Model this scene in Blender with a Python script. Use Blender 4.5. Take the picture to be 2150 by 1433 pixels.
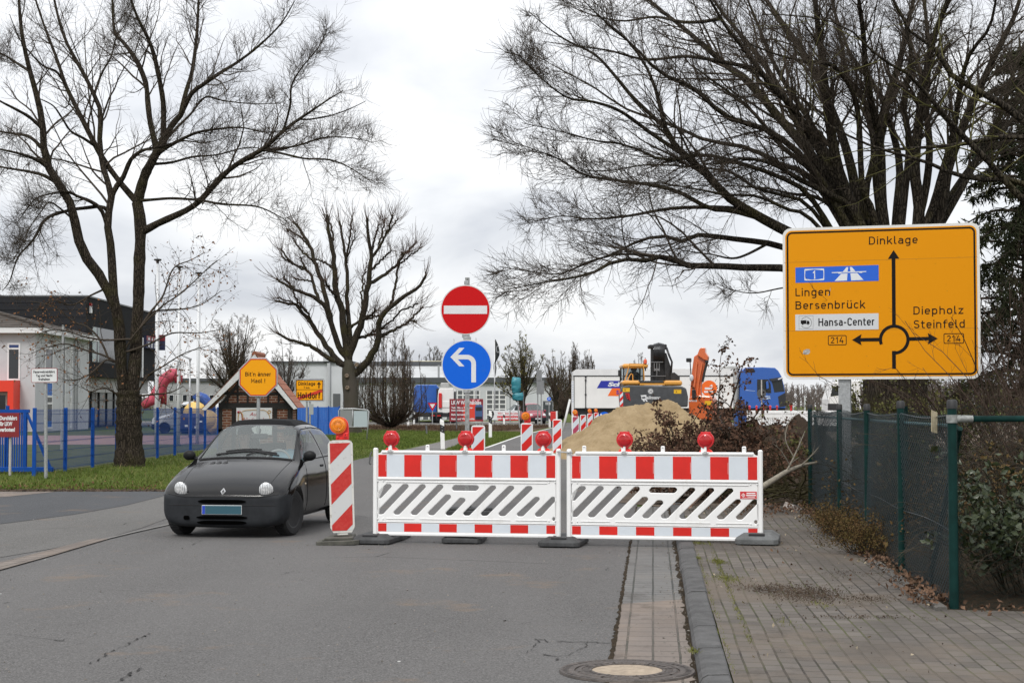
import bpy,math,random
import numpy as np
from mathutils import Matrix,Vector,Euler
R=math.radians
for o in list(bpy.data.objects):bpy.data.objects.remove(o)
SC=bpy.context.scene
COL=SC.collection
# -- camera
F,CX,CY,HZ,HC=3400.0,1075.0,716.5,852.0,1.55
PITCH=math.atan((HZ-CY)/F)
cd=bpy.data.cameras.new('camera');cam=bpy.data.objects.new('camera',cd);COL.objects.link(cam)
cam.location=(0,0,HC);cam.rotation_euler=(R(90)+PITCH,0,0)
cd.sensor_fit='HORIZONTAL';cd.sensor_width=36;cd.lens=F/2150*36
cd.clip_start=0.1;cd.clip_end=6000
SC.camera=cam
SC.render.resolution_x,SC.render.resolution_y=1024,682
# -- world: bright broken overcast over a Nishita sky
SUN_EL,SUN_AZ=R(48),R(200)
w=bpy.data.worlds.new('World');SC.world=w;w.use_nodes=True
nt=w.node_tree;nt.nodes.clear()
def N(t,**k):
 n=nt.nodes.new(t)
 for a,b in k.items():setattr(n,a,b)
 return n
out=N('ShaderNodeOutputWorld');bg=N('ShaderNodeBackground')
sky=N('ShaderNodeTexSky',sky_type='NISHITA',sun_disc=False,sun_elevation=SUN_EL,sun_rotation=SUN_AZ)
tc=N('ShaderNodeTexCoord');sep=N('ShaderNodeSeparateXYZ');nt.links.new(tc.outputs['Generated'],sep.inputs[0])
addz=N('ShaderNodeMath',operation='ADD');nt.links.new(sep.outputs['Z'],addz.inputs[0]);addz.inputs[1].default_value=0.34
mx=N('ShaderNodeMath',operation='MAXIMUM');nt.links.new(addz.outputs[0],mx.inputs[0]);mx.inputs[1].default_value=0.05
dx=N('ShaderNodeMath',operation='DIVIDE');dy=N('ShaderNodeMath',operation='DIVIDE')
nt.links.new(sep.outputs['X'],dx.inputs[0]);nt.links.new(mx.outputs[0],dx.inputs[1])
nt.links.new(sep.outputs['Y'],dy.inputs[0]);nt.links.new(mx.outputs[0],dy.inputs[1])
cmb=N('ShaderNodeCombineXYZ');nt.links.new(dx.outputs[0],cmb.inputs[0]);nt.links.new(dy.outputs[0],cmb.inputs[1])
n1=N('ShaderNodeTexNoise');n1.inputs['Scale'].default_value=1.9;n1.inputs['Detail'].default_value=7;n1.inputs['Roughness'].default_value=0.52;n1.inputs['Distortion'].default_value=0.25
nt.links.new(cmb.outputs[0],n1.inputs['Vector'])
cr=N('ShaderNodeValToRGB');nt.links.new(n1.outputs['Fac'],cr.inputs[0])
e=cr.color_ramp.elements
e[0].position=0.36;e[0].color=(0.51,0.53,0.575,1)
e[1].position=0.62;e[1].color=(0.83,0.83,0.83,1)
x=e.new(0.50);x.color=(0.70,0.712,0.735,1)
zr=N('ShaderNodeMapRange');nt.links.new(sep.outputs['Z'],zr.inputs[0])
zr.inputs[1].default_value=0.0;zr.inputs[2].default_value=1.0;zr.inputs[3].default_value=0.95;zr.inputs[4].default_value=1.75
ml=N('ShaderNodeMix',data_type='RGBA',blend_type='MULTIPLY');ml.inputs[0].default_value=1
nt.links.new(cr.outputs[0],ml.inputs[6]);nt.links.new(zr.outputs[0],ml.inputs[7])
sk=N('ShaderNodeMix',data_type='RGBA',blend_type='MULTIPLY');sk.inputs[0].default_value=1
nt.links.new(sky.outputs[0],sk.inputs[6]);sk.inputs[7].default_value=(0.1,0.1,0.1,1)
mixs=N('ShaderNodeMix',data_type='RGBA');mixs.inputs[0].default_value=0.94
nt.links.new(sk.outputs[2],mixs.inputs[6]);nt.links.new(ml.outputs[2],mixs.inputs[7])
nt.links.new(mixs.outputs[2],bg.inputs[0]);bg.inputs[1].default_value=1.0
nt.links.new(bg.outputs[0],out.inputs[0])
# -- sun (veiled by cloud: wide and weak)
sd=bpy.data.lights.new('sun','SUN');so=bpy.data.objects.new('sun',sd);COL.objects.link(so)
sd.energy=1.5;sd.angle=R(16);sd.color=(1.0,0.97,0.92)
so.rotation_euler=(R(90)-SUN_EL,0,math.pi-SUN_AZ)
so.location=(0,-20,40)
SC.view_settings.view_transform='Standard';SC.view_settings.look='None'
SC.view_settings.exposure=0.40;SC.view_settings.gamma=1
SC.cycles.max_bounces=6;SC.cycles.transparent_max_bounces=12;SC.cycles.sample_clamp_indirect=6
# -- helpers
def at(px,py,Y):
 """the place at depth Y seen at a photo pixel"""
 xc,yc=(px-CX)/F,(CY-py)/F
 d=(xc,math.cos(PITCH)-yc*math.sin(PITCH),math.sin(PITCH)+yc*math.cos(PITCH))
 t=Y/d[1]
 return Vector((d[0]*t,Y,HC+d[2]*t))
def gr(px,py):
 xc,yc=(px-CX)/F,(CY-py)/F
 d=(xc,math.cos(PITCH)-yc*math.sin(PITCH),math.sin(PITCH)+yc*math.cos(PITCH))
 t=-HC/d[2]
 return(d[0]*t,d[1]*t)
MATS={}
def mat(name,col,rough=0.6,metal=0.0,var=0.0,vscale=3.0,bump=0.0,bscale=40.0,spec=0.5,col2=None,coat=0.0,emit=0.0,detail=6,sub=0.0,stretch=None,lo=0.35,hi=0.65):
 """principled material; var / col2: noise-mixed tone variation in object space"""
 if name in MATS:return MATS[name]
 m=bpy.data.materials.new(name);m.use_nodes=True;MATS[name]=m
 t=m.node_tree;b=t.nodes['Principled BSDF']
 b.inputs['Base Color'].default_value=(*col,1);b.inputs['Roughness'].default_value=rough
 b.inputs['Metallic'].default_value=metal;b.inputs['Specular IOR Level'].default_value=spec
 b.inputs['Coat Weight'].default_value=coat;b.inputs['Coat Roughness'].default_value=0.08
 if emit:b.inputs['Emission Color'].default_value=(*col,1);b.inputs['Emission Strength'].default_value=emit
 tcn=None
 if var or col2 or bump:
  tcn=t.nodes.new('ShaderNodeTexCoord');vec=tcn.outputs['Object']
  if stretch:
   mp=t.nodes.new('ShaderNodeMapping');mp.inputs['Scale'].default_value=stretch
   t.links.new(vec,mp.inputs[0]);vec=mp.outputs[0]
 if var or col2:
  n=t.nodes.new('ShaderNodeTexNoise');n.inputs['Scale'].default_value=vscale;n.inputs['Detail'].default_value=detail;n.inputs['Roughness'].default_value=0.65
  t.links.new(vec,n.inputs['Vector'])
  r_=t.nodes.new('ShaderNodeValToRGB');t.links.new(n.outputs['Fac'],r_.inputs[0])
  a=tuple(max(0,c*(1-var))for c in col);bb=col2 if col2 else tuple(min(1,c*(1+var))for c in col)
  r_.color_ramp.elements[0].position=lo;r_.color_ramp.elements[1].position=hi
  r_.color_ramp.elements[0].color=(*a,1);r_.color_ramp.elements[1].color=(*bb,1)
  t.links.new(r_.outputs[0],b.inputs['Base Color'])
 if bump:
  n=t.nodes.new('ShaderNodeTexNoise');n.inputs['Scale'].default_value=bscale;n.inputs['Detail'].default_value=8
  t.links.new(vec,n.inputs['Vector'])
  bm=t.nodes.new('ShaderNodeBump');bm.inputs['Strength'].default_value=bump;bm.inputs['Distance'].default_value=0.02
  t.links.new(n.outputs['Fac'],bm.inputs['Height']);t.links.new(bm.outputs[0],b.inputs['Normal'])
 return m
def glassmat(name,tint=(0.8,0.85,0.85),clear=0.75,rough=0.02,sheen_base=(0.03,0.035,0.035)):
 if name in MATS:return MATS[name]
 m=bpy.data.materials.new(name);m.use_nodes=True;MATS[name]=m
 t=m.node_tree;b=t.nodes['Principled BSDF'];o=t.nodes['Material Output']
 b.inputs['Base Color'].default_value=(*sheen_base,1);b.inputs['Roughness'].default_value=rough  # base colour of the opaque share; pale values paint a reflection into the glass
 tr=t.nodes.new('ShaderNodeBsdfTransparent');tr.inputs[0].default_value=(*tint,1)
 mi=t.nodes.new('ShaderNodeMixShader');mi.inputs[0].default_value=clear
 t.links.new(b.outputs[0],mi.inputs[1]);t.links.new(tr.outputs[0],mi.inputs[2]);t.links.new(mi.outputs[0],o.inputs[0])
 return m
class MB:
 def __init__(s):s.v=[];s.f=[];s.m=[];s.big=[];s.M=None
 def add(s,vs,fs,m=0):
  b=len(s.v)
  if s.M is not None:vs=[tuple(s.M@Vector(p))for p in vs]
  s.v.extend([tuple(p)for p in vs]);s.f.extend([tuple(i+b for i in f)for f in fs]);s.m.extend([m]*len(fs))
  return s
 def box(s,x0,x1,y0,y1,z0,z1,m=0,c=0.0):
  if c<=0:
   vs=[(x,y,z)for z in(z0,z1)for y in(y0,y1)for x in(x0,x1)]
   return s.add(vs,[(0,2,3,1),(4,5,7,6),(0,1,5,4),(1,3,7,5),(3,2,6,7),(2,0,4,6)],m)
  P=[(x0+c,y0),(x1-c,y0),(x1,y0+c),(x1,y1-c),(x1-c,y1),(x0+c,y1),(x0,y1-c),(x0,y0+c)]
  I=[(x0+c,y0+c),(x1-c,y0+c),(x1-c,y0+c),(x1-c,y1-c),(x1-c,y1-c),(x0+c,y1-c),(x0+c,y1-c),(x0+c,y0+c)]
  vs=[(*p,z0)for p in I]+[(*p,z0+c)for p in P]+[(*p,z1-c)for p in P]+[(*p,z1)for p in I]
  fs=[(7,5,3,1),(25,27,29,31)]
  for k in range(3):
   for i in range(8):fs.append((k*8+i,k*8+(i+1)%8,k*8+8+(i+1)%8,k*8+8+i))
  return s.add(vs,fs,m)
 def prism(s,poly,y0,y1,m=0,mside=None):
  """polygon in (x, z) extruded from y0 (front) to y1"""
  n=len(poly);A=sum(poly[i][0]*poly[(i+1)%n][1]-poly[(i+1)%n][0]*poly[i][1]for i in range(n))
  if A<0:poly=poly[::-1]
  vs=[(x,y0,z)for x,z in poly]+[(x,y1,z)for x,z in poly]
  s.add(vs,[tuple(range(n)),tuple(range(2*n-1,n-1,-1))],m)
  b=len(s.v)-2*n
  fs=[((i+1)%n+b,i+b,i+n+b,(i+1)%n+n+b)for i in range(n)]
  s.f.extend(fs);s.m.extend([m if mside is None else mside]*n)
  return s
 def slab(s,poly,z0,z1,m=0):
  """polygon in (x, y) extruded in z"""
  n=len(poly);A=sum(poly[i][0]*poly[(i+1)%n][1]-poly[(i+1)%n][0]*poly[i][1]for i in range(n))
  if A<0:poly=poly[::-1]
  vs=[(x,y,z1)for x,y in poly]+[(x,y,z0)for x,y in poly]
  fs=[tuple(range(n)),tuple(range(2*n-1,n-1,-1))]+[(i,i+n,(i+1)%n+n,(i+1)%n)for i in range(n)]
  return s.add(vs,fs,m)
 def sheet(s,poly,z,m=0):
  n=len(poly);A=sum(poly[i][0]*poly[(i+1)%n][1]-poly[(i+1)%n][0]*poly[i][1]for i in range(n))
  if A<0:poly=poly[::-1]
  return s.add([(x,y,z)for x,y in poly],[tuple(range(n))],m)
 def tube(s,pts,r,n=8,m=0,caps=True,closed=False):
  pts=[Vector(p)for p in pts];K=len(pts)
  rs=[r]*K if not hasattr(r,'__len__')else r
  vs=[];u=None
  for i,p in enumerate(pts):
   if closed:t=pts[(i+1)%K]-pts[i-1]
   else:t=pts[min(i+1,K-1)]-pts[max(i-1,0)]
   t.normalize()
   if u is None:
    u=t.cross(Vector((0,0,1)));
    if u.length<1e-3:u=Vector((1,0,0))
    u.normalize()
   u=(u-t*u.dot(t));u.normalize();w_=t.cross(u)
   for k in range(n):
    a=2*math.pi*(k+0.5)/n
    vs.append(p+(u*math.cos(a)+w_*math.sin(a))*rs[i])
  fs=[]
  for i in range(K if closed else K-1):
   j=(i+1)%K
   for k in range(n):fs.append((i*n+k,j*n+k,j*n+(k+1)%n,i*n+(k+1)%n))
  if caps and not closed:fs+=[tuple(range(n)),tuple(range((K-1)*n+n-1,(K-1)*n-1,-1))]
  return s.add(vs,fs,m)
 def cyl(s,p0,p1,r0,r1=None,n=16,m=0):return s.tube([p0,p1],[r0,r0 if r1 is None else r1],n,m)
 def lathe(s,prof,c=(0,0,0),ax='z',n=24,m=0):
  """profile of (radius, height) turned about an axis through c"""
  vs=[];K=len(prof)
  for r_,h in prof:
   for k in range(n):
    a=2*math.pi*k/n;x,y=r_*math.cos(a),r_*math.sin(a)
    p={'z':(x,y,h),'y':(x,h,y),'x':(h,x,y)}[ax]
    vs.append((p[0]+c[0],p[1]+c[1],p[2]+c[2]))
  fs=[]
  for i in range(K-1):
   for k in range(n):
    q=(i*n+k,i*n+(k+1)%n,(i+1)*n+(k+1)%n,(i+1)*n+k)
    fs.append(q if ax!='y' else q[::-1])
  if prof[0][0]>1e-4:fs.append(tuple(range(n)))
  if prof[-1][0]>1e-4:fs.append(tuple(range((K-1)*n,K*n)))
  return s.add(vs,fs,m)
 def ball(s,c,r,n=16,m=0,sc=(1,1,1)):
  K=n//2;vs=[];fs=[]
  for i in range(K+1):
   a=math.pi*i/K
   for k in range(n):
    b=2*math.pi*k/n
    vs.append((c[0]+r*sc[0]*math.sin(a)*math.cos(b),c[1]+r*sc[1]*math.sin(a)*math.sin(b),c[2]+r*sc[2]*math.cos(a)))
  for i in range(K):
   for k in range(n):fs.append((i*n+k,(i+1)*n+k,(i+1)*n+(k+1)%n,i*n+(k+1)%n))
  return s.add(vs,fs,m)
 def arrays(s,V,Fq,m=0):
  """numpy blocks of vertices and equal-sized faces"""
  s.big.append((np.asarray(V,dtype=np.float32),np.asarray(Fq,dtype=np.int32),m));return s
 def curve(s,polys,y0,th,m=0,bev=0.0,bres=1):
  """filled outlines with holes (x, z), front at y0, thickness th, rounded edges"""
  cu=bpy.data.curves.new('tmp','CURVE');cu.dimensions='2D';cu.fill_mode='BOTH';cu.extrude=max(th/2-bev,0.0);cu.bevel_depth=bev;cu.bevel_resolution=bres
  cu.offset=-bev
  for p in polys:
   sp=cu.splines.new('POLY');sp.points.add(len(p)-1);sp.use_cyclic_u=True
   for i,(x,z)in enumerate(p):sp.points[i].co=(x,z,0,1)
  s._fromcurve(cu,y0,th,m)
  return s
 def text(s,body,x,z,size,y,m=0,align='LEFT',width=None,th=0.002,bold=0.0,shear=0.0,sp=1.0):
  """lettering with baseline start (x, z), cap height = size, facing -Y at y"""
  cu=bpy.data.curves.new('tmp','FONT');cu.body=body;cu.size=size/0.729;cu.extrude=th/2;cu.offset=bold;cu.shear=shear;cu.space_character=sp
  cu.resolution_u=3
  s._fromcurve(cu,y,th,m,(x,z),width,align);return s
 def _fromcurve(s,cu,y0,th,m,org=(0,0),width=None,align='LEFT'):
  ob=bpy.data.objects.new('tmp',cu);COL.objects.link(ob)
  me=bpy.data.meshes.new_from_object(ob)
  V=[tuple(v.co)for v in me.vertices];fs=[tuple(p.vertices)for p in me.polygons]
  bpy.data.objects.remove(ob);bpy.data.curves.remove(cu);bpy.data.meshes.remove(me)
  if not V:return
  if width is not None or align!='LEFT':
   x0=min(v[0]for v in V);x1=max(v[0]for v in V)
   k=(width/(x1-x0))if width else 1.0
   o={'LEFT':x0,'CENTER':(x0+x1)/2,'RIGHT':x1}[align]
   V=[((v[0]-o)*k,v[1],v[2])for v in V]
  s.add([(v[0]+org[0],y0+th/2-v[2],v[1]+org[1])for v in V],fs,m)
 def mesh(s,name,mats,smooth=False):
  me=bpy.data.meshes.new(name)
  if s.v or not s.big:
   nv=len(s.v)
   if not s.big:
    me.from_pydata(s.v,[],s.f)
    me.polygons.foreach_set('material_index',s.m)
   else:
    pass
  if s.big:
   Vs=[];lv=[];lt=[];mi=[];off=0
   if s.v:
    Vs.append(np.array(s.v,dtype=np.float32));off=len(s.v)
    lv.append(np.array([i for f in s.f for i in f],dtype=np.int32));lt.append(np.array([len(f)for f in s.f],dtype=np.int32));mi.append(np.array(s.m,dtype=np.int32))
   for V,Fq,m_ in s.big:
    Vs.append(V);lv.append((Fq+off).ravel());lt.append(np.full(len(Fq),Fq.shape[1],dtype=np.int32));mi.append(np.full(len(Fq),m_,dtype=np.int32));off+=len(V)
   V=np.concatenate(Vs);lv=np.concatenate(lv);lt=np.concatenate(lt);mi=np.concatenate(mi)
   me.vertices.add(len(V));me.vertices.foreach_set('co',V.ravel())
   me.loops.add(len(lv));me.loops.foreach_set('vertex_index',lv)
   me.polygons.add(len(lt));ls=np.concatenate(([0],np.cumsum(lt)[:-1])).astype(np.int32)
   me.polygons.foreach_set('loop_start',ls);me.polygons.foreach_set('loop_total',lt);me.polygons.foreach_set('material_index',mi)
   me.update(calc_edges=True)
  for m_ in(mats if isinstance(mats,(list,tuple))else[mats]):me.materials.append(m_)
  if smooth:me.polygons.foreach_set('use_smooth',[True]*len(me.polygons))
  return me
 def build(s,name,mats,parent=None,smooth=False,loc=(0,0,0),rot=(0,0,0),bevel=0.0,sub=0,auto=None):
  o=bpy.data.objects.new(name,s.mesh(name,mats,smooth));COL.objects.link(o)
  o.location=loc;o.rotation_euler=rot
  if parent is not None:o.parent=parent
  if bevel:
   b=o.modifiers.new('bevel','BEVEL');b.width=bevel;b.segments=2;b.limit_method='ANGLE';b.angle_limit=R(40)
  if sub:
   b=o.modifiers.new('sub','SUBSURF');b.levels=sub;b.render_levels=sub
  if auto is not None:smooth_angle(o.data,auto)
  return o
def smooth_angle(me,deg):
 """smooth shading with sharp edges past an angle"""
 me.polygons.foreach_set('use_smooth',[True]*len(me.polygons))
 me.set_sharp_from_angle(angle=R(deg))
def tag(o,label=None,cat=None,group=None,kind=None):
 if label:o['label']=label
 if cat:o['category']=cat
 if group:o['group']=group
 if kind:o['kind']=kind
 return o
def thing(name,label,cat,loc=(0,0,0),rz=0.0,group=None):
 o=bpy.data.objects.new(name,None);COL.objects.link(o);o.empty_display_size=0.2
 o.location=loc;o.rotation_euler=(0,0,rz)
 return tag(o,label,cat,group)
def dup(root,loc,rz=None,label=None,rot=None,skip=()):
 r_=root.copy();COL.objects.link(r_);r_.location=loc
 if rz is not None:r_.rotation_euler=(0,0,rz)
 if rot is not None:r_.rotation_euler=rot
 if label:r_['label']=label
 for ch in list(root.children):
  if ch.name.split('.')[0]in skip:continue
  c=ch.copy();COL.objects.link(c);c.parent=r_
  for g in list(ch.children):
   d=g.copy();COL.objects.link(d);d.parent=c
 return r_
def struct(name,mb,mats,**k):
 o=mb.build(name,mats,**k);o['kind']='structure';return o
 # -- a road-sign alphabet drawn as strokes (cap height 1)
def _a(cx,cy,rx,ry,a0,a1,n=9):return[(cx+rx*math.cos(R(a0+(a1-a0)*i/n)),cy+ry*math.sin(R(a0+(a1-a0)*i/n)))for i in range(n+1)]
def _o(w,top,dx=0.0):
 r_=w/2;c=dx+0.07+r_
 return _a(c,top-0.07-r_,r_,r_,0,180)+_a(c,0.07+r_,r_,r_,180,360)+[(c+r_,top-0.07-r_)]
X=0.73
GL={'D':(0.62,[[(0.07,0.07),(0.07,0.93),(0.27,0.93)]+_a(0.27,0.67,0.26,0.26,90,0)+_a(0.27,0.33,0.26,0.26,0,-90)+[(0.0,0.07)]]),'L':(0.48,[[(0.07,1.0),(0.07,0.07),(0.48,0.07)]]),'B':(0.62,[[(0.0,0.93),(0.30,0.93)]+_a(0.30,0.73,0.2,0.2,90,-90)+[(0.07,0.53)],[(0.07,0.53),(0.32,0.53)]+_a(0.32,0.30,0.22,0.23,90,-90)+[(0.0,0.07)],[(0.07,0.07),(0.07,0.93)]]),'H':(0.62,[[(0.07,0),(0.07,1)],[(0.55,0),(0.55,1)],[(0.07,0.52),(0.55,0.52)]]),'C':(0.58,[[(0.54,0.72)]+_a(0.30,0.70,0.23,0.23,20,180)+_a(0.30,0.30,0.23,0.23,180,340)]),'S':(0.58,[_a(0.29,0.72,0.21,0.21,25,190)+_a(0.29,0.74,0.21,0.24,200,268)+_a(0.29,0.27,0.22,0.23,88,-10)+_a(0.29,0.28,0.22,0.21,-20,-160)]),'M':(0.74,[[(0.07,0),(0.07,0.95),(0.37,0.35),(0.67,0.95),(0.67,0)]]),'F':(0.5,[[(0.07,0),(0.07,0.93),(0.5,0.93)],[(0.07,0.5),(0.44,0.5)]]),'T':(0.56,[[(0.0,0.93),(0.56,0.93)],[(0.28,0.93),(0.28,0)]]),'N':(0.62,[[(0.07,0),(0.07,0.97),(0.55,0.03),(0.55,1)]]),'a':(0.52,[[(0.09,0.60)]+_a(0.25,0.48,0.19,0.18,130,0)+[(0.44,0.0)],[(0.44,0.42),(0.22,0.42)]+_a(0.22,0.245,0.16,0.175,90,270)+[(0.28,0.07),(0.44,0.16)]]),'b':(0.54,[[(0.07,0),(0.07,1)],_o(0.38,X)]),'d':(0.54,[[(0.45,0),(0.45,1)],_o(0.38,X)]),'c':(0.46,[_a(0.26,0.47,0.19,0.19,35,180)+_a(0.26,0.26,0.19,0.19,180,325)]),'e':(0.52,[[(0.09,0.37),(0.43,0.37),(0.45,0.47)]+_a(0.26,0.47,0.19,0.19,10,180)+_a(0.26,0.26,0.19,0.19,180,325)]),'f':(0.34,[[(0.13,0),(0.13,0.80)]+_a(0.26,0.80,0.13,0.13,180,90)+[(0.34,0.93)],[(0.0,0.66),(0.33,0.66)]]),'g':(0.54,[_o(0.38,X),[(0.45,X),(0.45,-0.05)]+_a(0.27,-0.06,0.18,0.16,0,-110)+[(0.10,-0.20)]]),'h':(0.54,[[(0.07,0),(0.07,1)],[(0.07,0.46)]+_a(0.26,0.47,0.19,0.19,180,0)+[(0.45,0)]]),'i':(0.14,[[(0.07,0),(0.07,X)],[(0.07,0.86),(0.07,1.0)]]),'k':(0.52,[[(0.07,0),(0.07,1)],[(0.07,0.24),(0.45,0.70)],[(0.22,0.40),(0.48,0.0)]]),'l':(0.26,[[(0.07,1),(0.07,0.17)]+_a(0.17,0.17,0.10,0.10,180,270)+[(0.24,0.07)]]),'m':(0.86,[[(0.07,0),(0.07,X)],[(0.07,0.46)]+_a(0.25,0.48,0.18,0.18,180,0)+[(0.43,0)],[(0.43,0.46)]+_a(0.61,0.48,0.18,0.18,180,0)+[(0.79,0)]]),'n':(0.54,[[(0.07,0),(0.07,X)],[(0.07,0.46)]+_a(0.26,0.47,0.19,0.19,180,0)+[(0.45,0)]]),'o':(0.52,[_o(0.38,X)]),'p':(0.54,[[(0.07,-0.27),(0.07,X)],_o(0.38,X)]),'r':(0.36,[[(0.07,0),(0.07,X)],[(0.07,0.46)]+_a(0.25,0.48,0.18,0.18,180,70)]),'s':(0.46,[_a(0.23,0.525,0.155,0.135,30,190)+_a(0.23,0.53,0.155,0.17,200,265)+_a(0.23,0.20,0.16,0.16,85,-10)+_a(0.23,0.205,0.16,0.135,-20,-155)]),'t':(0.36,[[(0.13,0.93),(0.13,0.20)]+_a(0.26,0.20,0.13,0.13,180,270)+[(0.35,0.07)],[(0.0,0.66),(0.34,0.66)]]),'u':(0.54,[[(0.07,X),(0.07,0.26)]+_a(0.26,0.26,0.19,0.19,180,360)+[(0.45,0.28)],[(0.45,X),(0.45,0)]]),'w':(0.72,[[(0.04,X),(0.20,0.04),(0.36,0.66),(0.52,0.04),(0.68,X)]]),'z':(0.46,[[(0.02,0.66),(0.40,0.66),(0.06,0.07),(0.45,0.07)]]),'1':(0.40,[[(0.05,0.72),(0.27,0.95),(0.27,0)]]),'2':(0.54,[_a(0.27,0.73,0.2,0.2,170,0)+[(0.45,0.62),(0.09,0.07),(0.52,0.07)]]),'4':(0.58,[[(0.34,1.0),(0.07,0.30),(0.56,0.30)],[(0.42,0.52),(0.42,0)]]),'7':(0.5,[[(0.0,0.93),(0.44,0.93),(0.16,0)]]),'0':(0.54,[_a(0.27,0.73,0.2,0.2,0,180)+_a(0.27,0.27,0.2,0.2,180,360)+[(0.47,0.73)]]),'!':(0.14,[[(0.07,1),(0.07,0.26)],[(0.07,0.14),(0.07,0)]]),'-':(0.36,[[(0.03,0.40),(0.33,0.40)]]),"'":(0.14,[[(0.09,1.0),(0.03,0.80)]]),' ':(0.25,[]),}
for u_,b_,q in(('ü','u',0.15),('ä','a',0.15)):
 GL[u_]=(GL[b_][0],GL[b_][1]+[[(0.26-q,0.86),(0.26-q,1.0)],[(0.26+q,0.86),(0.26+q,1.0)]])
def din(mb,body,x,z,cap,y,m=0,width=None,align='LEFT',wt=0.14,gap=0.13,slope=0.0):
 """stroke lettering: baseline start (x, z), cap height, on the plane y facing -Y"""
 tot=sum(GL[c][0]+gap for c in body)-gap
 k=cap if width is None else width/tot
 x0=x-{'LEFT':0,'CENTER':tot*k/2,'RIGHT':tot*k}[align]
 pen=0.0;lay=0
 for c in body:
  for st in GL[c][1]:
   P=[Vector((x0+(pen+a)*k,z+slope*(x0-x+(pen+a)*k)+b*cap))for a,b in st]
   Q=[P[0]]
   for p in P[1:]:
    if(p-Q[-1]).length>1e-5:Q.append(p)
   P=Q;n=len(P);hw=wt*cap/2;vs=[]
   for i in range(n):
    d0=(P[i]-P[i-1]).normalized()if i else None;d1=(P[i+1]-P[i]).normalized()if i<n-1 else None
    d0=d0 or d1;d1=d1 or d0
    nn=Vector((-(d0+d1).y,(d0+d1).x));nn.normalize()
    q=max(0.5,nn.dot(Vector((-d0.y,d0.x))))
    yy=y-0.0003*(lay%6)
    for sgn in(1,-1):
     v=P[i]+nn*(sgn*hw/q);vs.append((v.x,yy,v.y))
   mb.add(vs,[(2*i+1,2*i+3,2*i+2,2*i)for i in range(n-1)],m);lay+=1
  pen+=GL[c][0]+gap
def rrect(x0,x1,z0,z1,r_,n=5):
 p=[]
 for cx,cz,a in((x1-r_,z1-r_,0),(x0+r_,z1-r_,90),(x0+r_,z0+r_,180),(x1-r_,z0+r_,270)):p+=_a(cx,cz,r_,r_,a,a+90,n)
 return p
def circ(cx,cz,r_,n=32):return[(cx+r_*math.cos(2*math.pi*i/n),cz+r_*math.sin(2*math.pi*i/n))for i in range(n)]
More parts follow.
